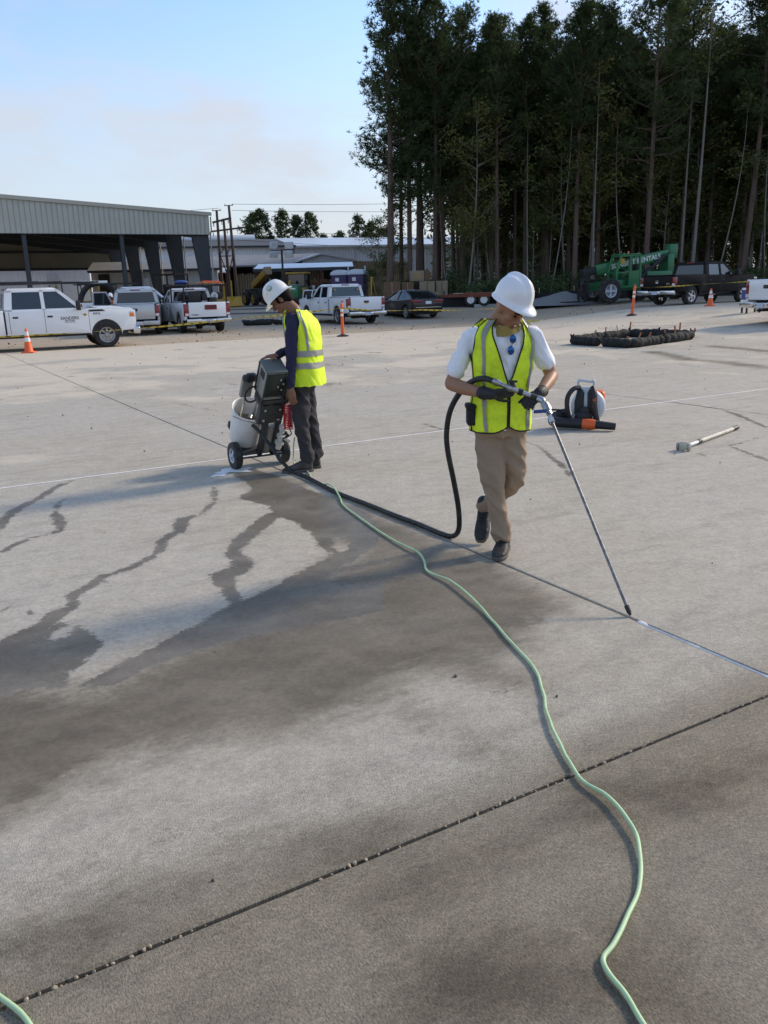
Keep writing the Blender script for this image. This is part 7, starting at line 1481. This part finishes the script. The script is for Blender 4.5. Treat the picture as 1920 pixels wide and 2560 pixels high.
# ------------------------------------------------------------------ trees
def leaf_mat(name, c0, c1, rough=0.6, trans=0.25):
    m = bpy.data.materials.new(name); m.use_nodes = True; N = m.node_tree.nodes; L = m.node_tree.links; b = N['Principled BSDF']
    t = N.new('ShaderNodeTexCoord'); n = N.new('ShaderNodeTexNoise'); n.inputs['Scale'].default_value = 1.1; n.inputs['Detail'].default_value = 4; L.new(t.outputs['Object'], n.inputs['Vector'])
    oi = N.new('ShaderNodeObjectInfo'); ad = N.new('ShaderNodeMath'); ad.operation = 'MULTIPLY_ADD'; L.new(oi.outputs['Random'], ad.inputs[0]); ad.inputs[1].default_value = 0.7; L.new(n.outputs[0], ad.inputs[2])
    sb = N.new('ShaderNodeMath'); sb.operation = 'SUBTRACT'; L.new(ad.outputs[0], sb.inputs[0]); sb.inputs[1].default_value = 0.33; sb.use_clamp = True
    mx = N.new('ShaderNodeMix'); mx.data_type = 'RGBA'; L.new(sb.outputs[0], mx.inputs[0]); mx.inputs[6].default_value = c0+(1,); mx.inputs[7].default_value = c1+(1,)
    L.new(mx.outputs[2], b.inputs['Base Color']); b.inputs['Roughness'].default_value = rough; b.inputs['Specular IOR Level'].default_value = 0.3
    tr_ = N.new('ShaderNodeBsdfTranslucent'); L.new(mx.outputs[2], tr_.inputs['Color']); ms = N.new('ShaderNodeMixShader'); ms.inputs[0].default_value = trans
    out = N['Material Output']; L.new(b.outputs[0], ms.inputs[1]); L.new(tr_.outputs[0], ms.inputs[2]); L.new(ms.outputs[0], out.inputs['Surface'])
    MATS[name] = m
leaf_mat('pine_needles', (0.026, 0.050, 0.016), (0.080, 0.108, 0.034), trans=0.35)
leaf_mat('broad_leaves', (0.045, 0.075, 0.018), (0.16, 0.15, 0.040), trans=0.35)
leaf_mat('shrub_leaves', (0.035, 0.065, 0.020), (0.095, 0.13, 0.048))
pm('pine_bark', (0.125, 0.085, 0.066), 0.95, 0, 0.4, 2.5, bump=0.6, bscale=14, stretch=(3, 3, 0.8))
pm('pale_bark', (0.19, 0.172, 0.145), 0.9, 0, 0.3, 2.5, bump=0.3, bscale=20)
def tuft(V, F, p, d, L, n, w, rg):
    """spray of needles around direction d"""
    for i in range(n):
        e = (d*0.55 + Vector((rg.gauss(0, 1), rg.gauss(0, 1), rg.gauss(0.15, 0.8))).normalized()).normalized()
        s = e.cross(Vector((rg.gauss(0, 1), rg.gauss(0, 1), rg.gauss(0, 1)))).normalized()*w
        l = L*rg.uniform(0.7, 1.15); o = len(V); V += [tuple(p-s), tuple(p+s), tuple(p+e*l+s*0.35), tuple(p+e*l-s*0.35)]; F.append((o, o+1, o+2, o+3))
def leaves(V, F, c, r, n, size, rg):
    for i in range(n):
        p = c + Vector((rg.gauss(0, 0.5), rg.gauss(0, 0.5), rg.gauss(0, 0.42)))*r
        a = Vector((rg.gauss(0, 1), rg.gauss(0, 1), rg.gauss(0, 0.6))).normalized(); b = a.cross(Vector((rg.gauss(0, 1), rg.gauss(0, 1), rg.gauss(0, 1)))).normalized()
        k = size*rg.uniform(0.6, 1.3); o = len(V); V += [tuple(p-a*k), tuple(p+b*k*0.5), tuple(p+a*k), tuple(p-b*k*0.5)]; F.append((o, o+1, o+2, o+3))
def fm(V, F, name, mat):
    me = bpy.data.meshes.new(name); me.from_pydata(V, [], F); me.update(); me.materials.append(MATS[mat]); return me
def pine(seed, H=18.0, low=0.42, spread=2.5, nb=66, tr=0.19, nt=42, blades=9, needle=0.23, w=0.020):
    rg = random.Random(seed); mb = MB()
    bend = Vector((rg.uniform(-0.35, 0.35), rg.uniform(-0.2, 0.2), 0)); ax_ = lambda z: bend*math.sin(z/H*2.6)
    mb.tube([ax_(z)+Vector((0, 0, z)) for z in np.linspace(-0.3, H, 13)], [tr*(1.25 if i == 0 else 1)*(1-0.88*(i/12)**1.3) for i in range(13)], 8)
    V, F = [], []
    for i in range(nb):
        f = (i+rg.random())/nb; z = H*(low+(0.99-low)*f**0.85); g = (z/H-low)/(1-low)
        L = spread*(0.45+0.9*math.sin(PI*min(1, 0.18+g*0.80)))*rg.uniform(0.55, 1.15)*(1-0.45*g)
        a = rg.uniform(0, 2*PI); up = 0.15+0.75*g+rg.uniform(-0.2, 0.2); d = Vector((math.cos(a), math.sin(a), up)).normalized()
        p0 = ax_(z)+Vector((0, 0, z)); p1 = p0+d*L*0.55+Vector((0, 0, -0.05*L)); p2 = p0+d*L+Vector((0, 0, 0.08*L))
        mb.tube([p0, p1, p2], [0.055*(1-0.6*g), 0.035*(1-0.5*g), 0.012], 4, cap=False)
        puffs = [rg.uniform(0.35, 0.6), rg.uniform(0.6, 0.85), rg.uniform(0.85, 1.05)]
        for k in range(nt):
            t = puffs[k % 3]+rg.gauss(0, 0.05); q = (p0.lerp(p1, t/0.55) if t < 0.55 else p1.lerp(p2, (t-0.55)/0.45)) + Vector((rg.gauss(0, 0.30), rg.gauss(0, 0.30), rg.gauss(0.08, 0.20)))*(0.5+0.5*L/2)
            tuft(V, F, q, (d+Vector((rg.gauss(0, 0.5), rg.gauss(0, 0.5), rg.gauss(0.2, 0.4)))).normalized(), needle, blades, w, rg)
    for i in range(5):                       # dead snags below the crown
        z = H*rg.uniform(0.18, low); a = rg.uniform(0, 2*PI); p0 = ax_(z)+Vector((0, 0, z)); mb.tube([p0, p0+Vector((math.cos(a), math.sin(a), rg.uniform(-0.2, 0.5)))*rg.uniform(0.4, 1.4)], [0.03, 0.008], 4, cap=False)
    tm = mb.mesh('trunk', 50); tm.materials.append(MATS['pine_bark'])
    return tm, fm(V, F, 'crown', 'pine_needles')
def broad(seed, H=9.0, low=0.35, spread=1.6, tr=0.07, bark='pale_bark', leaf=0.10, n=26, per=80, mat='broad_leaves'):
    rg = random.Random(seed); mb = MB(); bend = Vector((rg.uniform(-0.7, 0.7), rg.uniform(-0.3, 0.3), 0)); ax_ = lambda z: bend*math.sin(z/H*2.2)
    mb.tube([ax_(z)+Vector((0, 0, z)) for z in np.linspace(-0.3, H, 11)], [tr*(1-0.85*(i/10)) for i in range(11)], 7)
    V, F = [], []
    for i in range(n):
        z = H*(low+(1-low)*rg.random()); g = (z/H-low)/(1-low); L = spread*(0.3+math.sin(PI*min(1, 0.25+g*0.72)))*rg.uniform(0.4, 1); a = rg.uniform(0, 2*PI); d = Vector((math.cos(a), math.sin(a), rg.uniform(0.2, 0.9))).normalized()
        p0 = ax_(z)+Vector((0, 0, z)); p1 = p0+d*L; mb.tube([p0, p0.lerp(p1, 0.5)+Vector((0, 0, -0.08)), p1], [0.025, 0.016, 0.006], 4, cap=False)
        if per:
            for t in (0.45, 0.75, 1.0): leaves(V, F, p0.lerp(p1, t), 0.28+0.35*t, per//3, leaf, rg)
    tm = mb.mesh('trunk', 50); tm.materials.append(MATS[bark])
    return tm, (fm(V, F, 'crown', mat) if per else None)
PINES = [pine(31+i, 18+0.5*(i % 3), low=[0.40, 0.48, 0.32, 0.50, 0.42][i], spread=[2.6, 2.3, 2.9, 2.2, 2.7][i]) for i in range(5)]
EDGE = pine(77, 18.5, low=0.30, spread=1.75, nb=62, nt=40, tr=0.22)
BROAD = [broad(51, 9.5, 0.35, 1.9), broad(52, 7.5, 0.25, 1.7), broad(53, 12, 0.45, 2.1), broad(54, 11.5, 0.30, 2.4, n=34, per=110)]
BARE = [broad(61, 14.5, 0.66, 1.2, 0.085, n=9, per=60), broad(62, 10.5, 0.6, 0.8, 0.05, n=7, per=60), broad(63, 16.5, 0.74, 1.4, 0.12, n=12, per=60)]
FAR = [pine(91+i, 10, low=[0.50, 0.56, 0.46][i], spread=1.5, nb=30, tr=0.14, nt=24, blades=7, needle=0.26, w=0.04) for i in range(3)]
def tree(name, var, x, y, s, label, group, rz=None, lean=(0, 0), sink=0.0, cat='tree', z0=None):
    t = thing(name, label, cat, (x, y, (zt(x, y) if z0 is None else z0)-sink), 0, group)
    rg = random.Random(int(x*100)+int(y*17)); t.rotation_euler = (lean[1], lean[0], rg.uniform(0, 6.28) if rz is None else rz)
    t.scale = (s*rg.uniform(0.9, 1.1), s*rg.uniform(0.9, 1.1), s)
    child('trunk', var[0], t)
    if var[1]: child('crown', var[1], t)
    return t
G1 = 'pines of the forest edge'; G2 = 'pale slender trunks along the forest edge'; G3 = 'trees deeper in the forest'
LP = 'tall dark pine with bare trunk in the front row of the forest'
tree('pine_tree', EDGE, 0.75, 54.2, 1.0, 'tall pine at the open end of the forest beside the grey warehouse', G1, 0.3)
for x, y, v, s in ((2.05, 55.0, 2, 0.97), (2.6, 56.5, 0, 0.92), (3.6, 54.6, 2, 0.93), (7.5, 53.8, 1, 0.86), (12.2, 53.5, 3, 0.90), (16.6, 53.6, 0, 1.0), (22.6, 53.6, 1, 1.0), (9.6, 56.2, 4, 0.88), (19.6, 56.0, 2, 1.0), (14.2, 56.0, 3, 0.93), (5.6, 57.0, 4, 0.92), (24.8, 54.6, 3, 1.02), (28.0, 53.8, 0, 1.0), (31.0, 54.6, 2, 1.0), (34.5, 53.5, 4, 1.0), (38, 54.5, 1, 1.0), (42, 53.6, 2, 1.0), (46, 52, 0, 1.0), (50, 50.5, 2, 1.0), (54, 49, 4, 1.0), (58, 48, 1, 1.0), (35, 50.5, 2, 0.95), (39.5, 50, 0, 1.0), (44, 49, 4, 1.0), (48, 47.5, 2, 1.0), (62, 50, 2, 1.0)):
    own = {2.05: 'dark pine trunk second from the open end of the forest', 2.6: 'slim dark pine third from the open end of the forest', 3.6: 'thick dark pine standing behind the tan stacked crates', 7.5: 'bare-trunked pine standing behind the flatbed trailer', 12.2: 'tall pine rising behind the gravel heap', 16.6: 'tall pine rising behind the telehandler boom', 22.6: 'tall pine beyond the nose of the dark pickup'}
    tree('pine_tree', PINES[v], x, y, s, own.get(x, LP), G1, lean=(random.uniform(-0.012, 0.03), 0))
tree('broadleaf_tree', BROAD[3], 5.5, 52.9, 1.0, 'yellowish-green broadleaf tree with pale trunk among the front pines', None)
LB = 'slender pale trunk with sparse leaves in front of the dark pines'
for x, y, v, s, ln in ((9.2, 52.8, 1, 1.0, 0.02), (10.6, 53.0, 1, 1.05, 0.05), (13.1, 52.8, 0, 0.92, 0.02), (15.1, 52.6, 1, 1.0, 0.03), (18.6, 53.0, 0, 0.95, 0.03), (20.5, 52.6, 1, 1.05, 0.06), (23.7, 52.6, 1, 1.05, 0.04), (4.4, 53.8, 1, 0.8, 0.0)):
    tree('slender_tree', BARE[v], x, y, s, LB, G2, lean=(ln, 0))
tree('slender_tree', BARE[2], 19.1, 52.5, 1.0, 'tallest whitish trunk rising behind the telehandler and dark pickup', None, 1.0, lean=(0.035, 0))
rf = random.Random(21); cnt = 0; LD = 'pine standing deep in the shaded forest behind the front row'
for row, y0 in enumerate((57.5, 60, 62.5, 65, 68, 71, 75, 79, 84, 89)):
    hs = 0.93 if row < 3 else 0.97
    x = 1.4+rf.uniform(0, 1.2)+(1.0*row)
    while x < (46 if row < 5 else 40):
        tree('pine_tree', PINES[rf.randrange(5)], x, y0+rf.uniform(-1, 1), (hs if x > 17 or row > 3 else 0.90)*rf.uniform(0.84, 1.04), LD, G3, lean=(rf.uniform(-0.02, 0.02), rf.uniform(-0.02, 0.02)))
        x += rf.uniform(1.7, 3.1) if x < 30 else rf.uniform(2.8, 4.5)
LU = 'young broadleaf tree filling the understory between the pine trunks'
for i in range(110):
    y = rf.uniform(53.5, 68); x = 5.0+rf.random()**0.9*30
    tree('young_tree', BROAD[rf.choice([0, 0, 1, 2, 3])], x, y, rf.uniform(0.55, 1.05), LU, 'understory trees of the forest', lean=(rf.uniform(-0.08, 0.08), 0))
# the dense wood beyond, one mass
V, F = [], []
for i in range(420):
    x = rf.uniform(6, 75); y = rf.uniform(92, 100); z = rf.uniform(0.5, 17); leaves(V, F, Vector((x, y, z)), 2.2, 60, 0.30, rf)
for i in range(520):
    x = rf.uniform(9, 60); y = rf.uniform(66, 90); z = rf.uniform(0.4, 7); leaves(V, F, Vector((x, y, z)), 1.4, 60, 0.18, rf)
o = bpy.data.objects.new('distant_woodland', fm(V, F, 'distant_woodland', 'pine_needles')); C.objects.link(o); stuff(o, 'dense dark woodland mass behind the visible pine trunks', 'woodland')
V, F = [], []
for i in range(560):
    x = rf.uniform(1.5, 38); y = rf.uniform(51.3 if x > 5.2 else 54.3, 56.5); h = rf.uniform(0.2, 1.0)*(1.0+0.9*mnoise.noise(Vector((x*0.3, y*0.3, 0)))); leaves(V, F, Vector((x, y, zt(x, y)+0.25+h)), 0.55, 70, 0.085, rf)
o = bpy.data.objects.new('undergrowth', fm(V, F, 'undergrowth', 'shrub_leaves')); C.objects.link(o); stuff(o, 'tangled green undergrowth at the foot of the forest', 'undergrowth')
# shrub growing beside the first pine
for x, y, s in ((-0.6, 57.0, 0.36), (0.4, 56.0, 0.42), (-0.1, 58.2, 0.62), (1.2, 57.4, 0.7)):
    tree('young_tree', BROAD[0] if s > 0.5 else BROAD[1], x, y, s, 'leafy young tree crowding the first pine of the forest', 'young trees by the first pine', sink=0.5)
LF = 'distant pine with rounded dark crown above the warehouse roof'
for x, top, v in ((-16.3, 11.1, 0), (-14.8, 11.2, 1), (-12.1, 11.2, 2), (-10.4, 10.5, 0), (-8.6, 10.8, 1), (-2.3, 10.3, 2), (-0.9, 9.6, 0), (-4.7, 8.3, 1), (-6.9, 8.2, 2), (-13.5, 8.2, 0), (0.5, 8.6, 2), (1.6, 9.0, 1)):
    tree('pine_tree', FAR[v], x, 112+(x*7 % 3), (top-0.2)/10, LF, 'distant pines behind the warehouses', z0=0.3)

# silt fence, gravel heap, kerb
pm('fence_fabric', (0.010, 0.010, 0.012), 0.8, 0, 0.3, 2, bump=0.3, bscale=6)
sf = thing('silt_fence', 'low black fabric silt fence on wooden stakes along the forest', 'fence', (0, 0, 0))
mb = MB(); pts = []
for i in range(90):
    x = 1.5+i*0.4; y = 50.9-0.03*x+0.12*math.sin(x*0.9); pts.append((x, y))
for x, y in pts:
    z = zt(x, y); mb.v += [(x, y, z-0.02), (x, y+0.05*math.sin(x*3), z+0.28), (x, y+0.02, z+0.56+0.04*math.sin(x*1.7))]
mb.f = [(3*i+j, 3*i+3+j, 3*i+4+j, 3*i+1+j) for i in range(len(pts)-1) for j in range(2)]
mb.build('fabric', 'fence_fabric', sf, mods=[('SOLIDIFY', dict(thickness=0.01))], smooth=50)
for i in range(0, 90, 5):
    x, y = pts[i]; mb = MB(); mb.bar((x, y+0.06, zt(x, y)), (x+0.03, y+0.06, zt(x, y)+0.85), 0.045); mb.build('stake', 'board_tan', sf)
pm('gravel_grey', (0.22, 0.22, 0.225), 0.95, 0, 0.35, 25, bump=0.9, bscale=22)
mb = MB(); n = 34
for j in range(n+1):
    for i in range(n+1):
        x = (i/n-0.5)*6.4; y = (j/n-0.5)*4.2; r = math.hypot(x/3.2, y/2.1); h = max(0, 0.72*(1-r)**1.0)*(1+0.25*mnoise.noise(Vector((x*0.9, y*0.9, 1)))) + 0.05*mnoise.noise(Vector((x*4, y*4, 3)))*(r < 1.0)
        mb.v.append((x, y, h-0.03))
mb.f = [(j*(n+1)+i, j*(n+1)+i+1, (j+1)*(n+1)+i+1, (j+1)*(n+1)+i) for j in range(n) for i in range(n)]
gp_ = mb.build('gravel_heap', 'gravel_grey', smooth=30); gp_.location = (10.7, 48.8, zt(10.7, 48.8)); tag(gp_, 'low heap of grey gravel between the trailer and telehandler', 'gravel heap')
mb = MB(); mb.bb((5.6, 49.9, zt(8, 50)-0.1), (13.5, 50.15, zt(8, 50)+0.12)); struct(mb.build('kerb', pm('kerb_concrete', (0.36, 0.36, 0.35), 0.9, 0, 0.1), bevel=0.02))
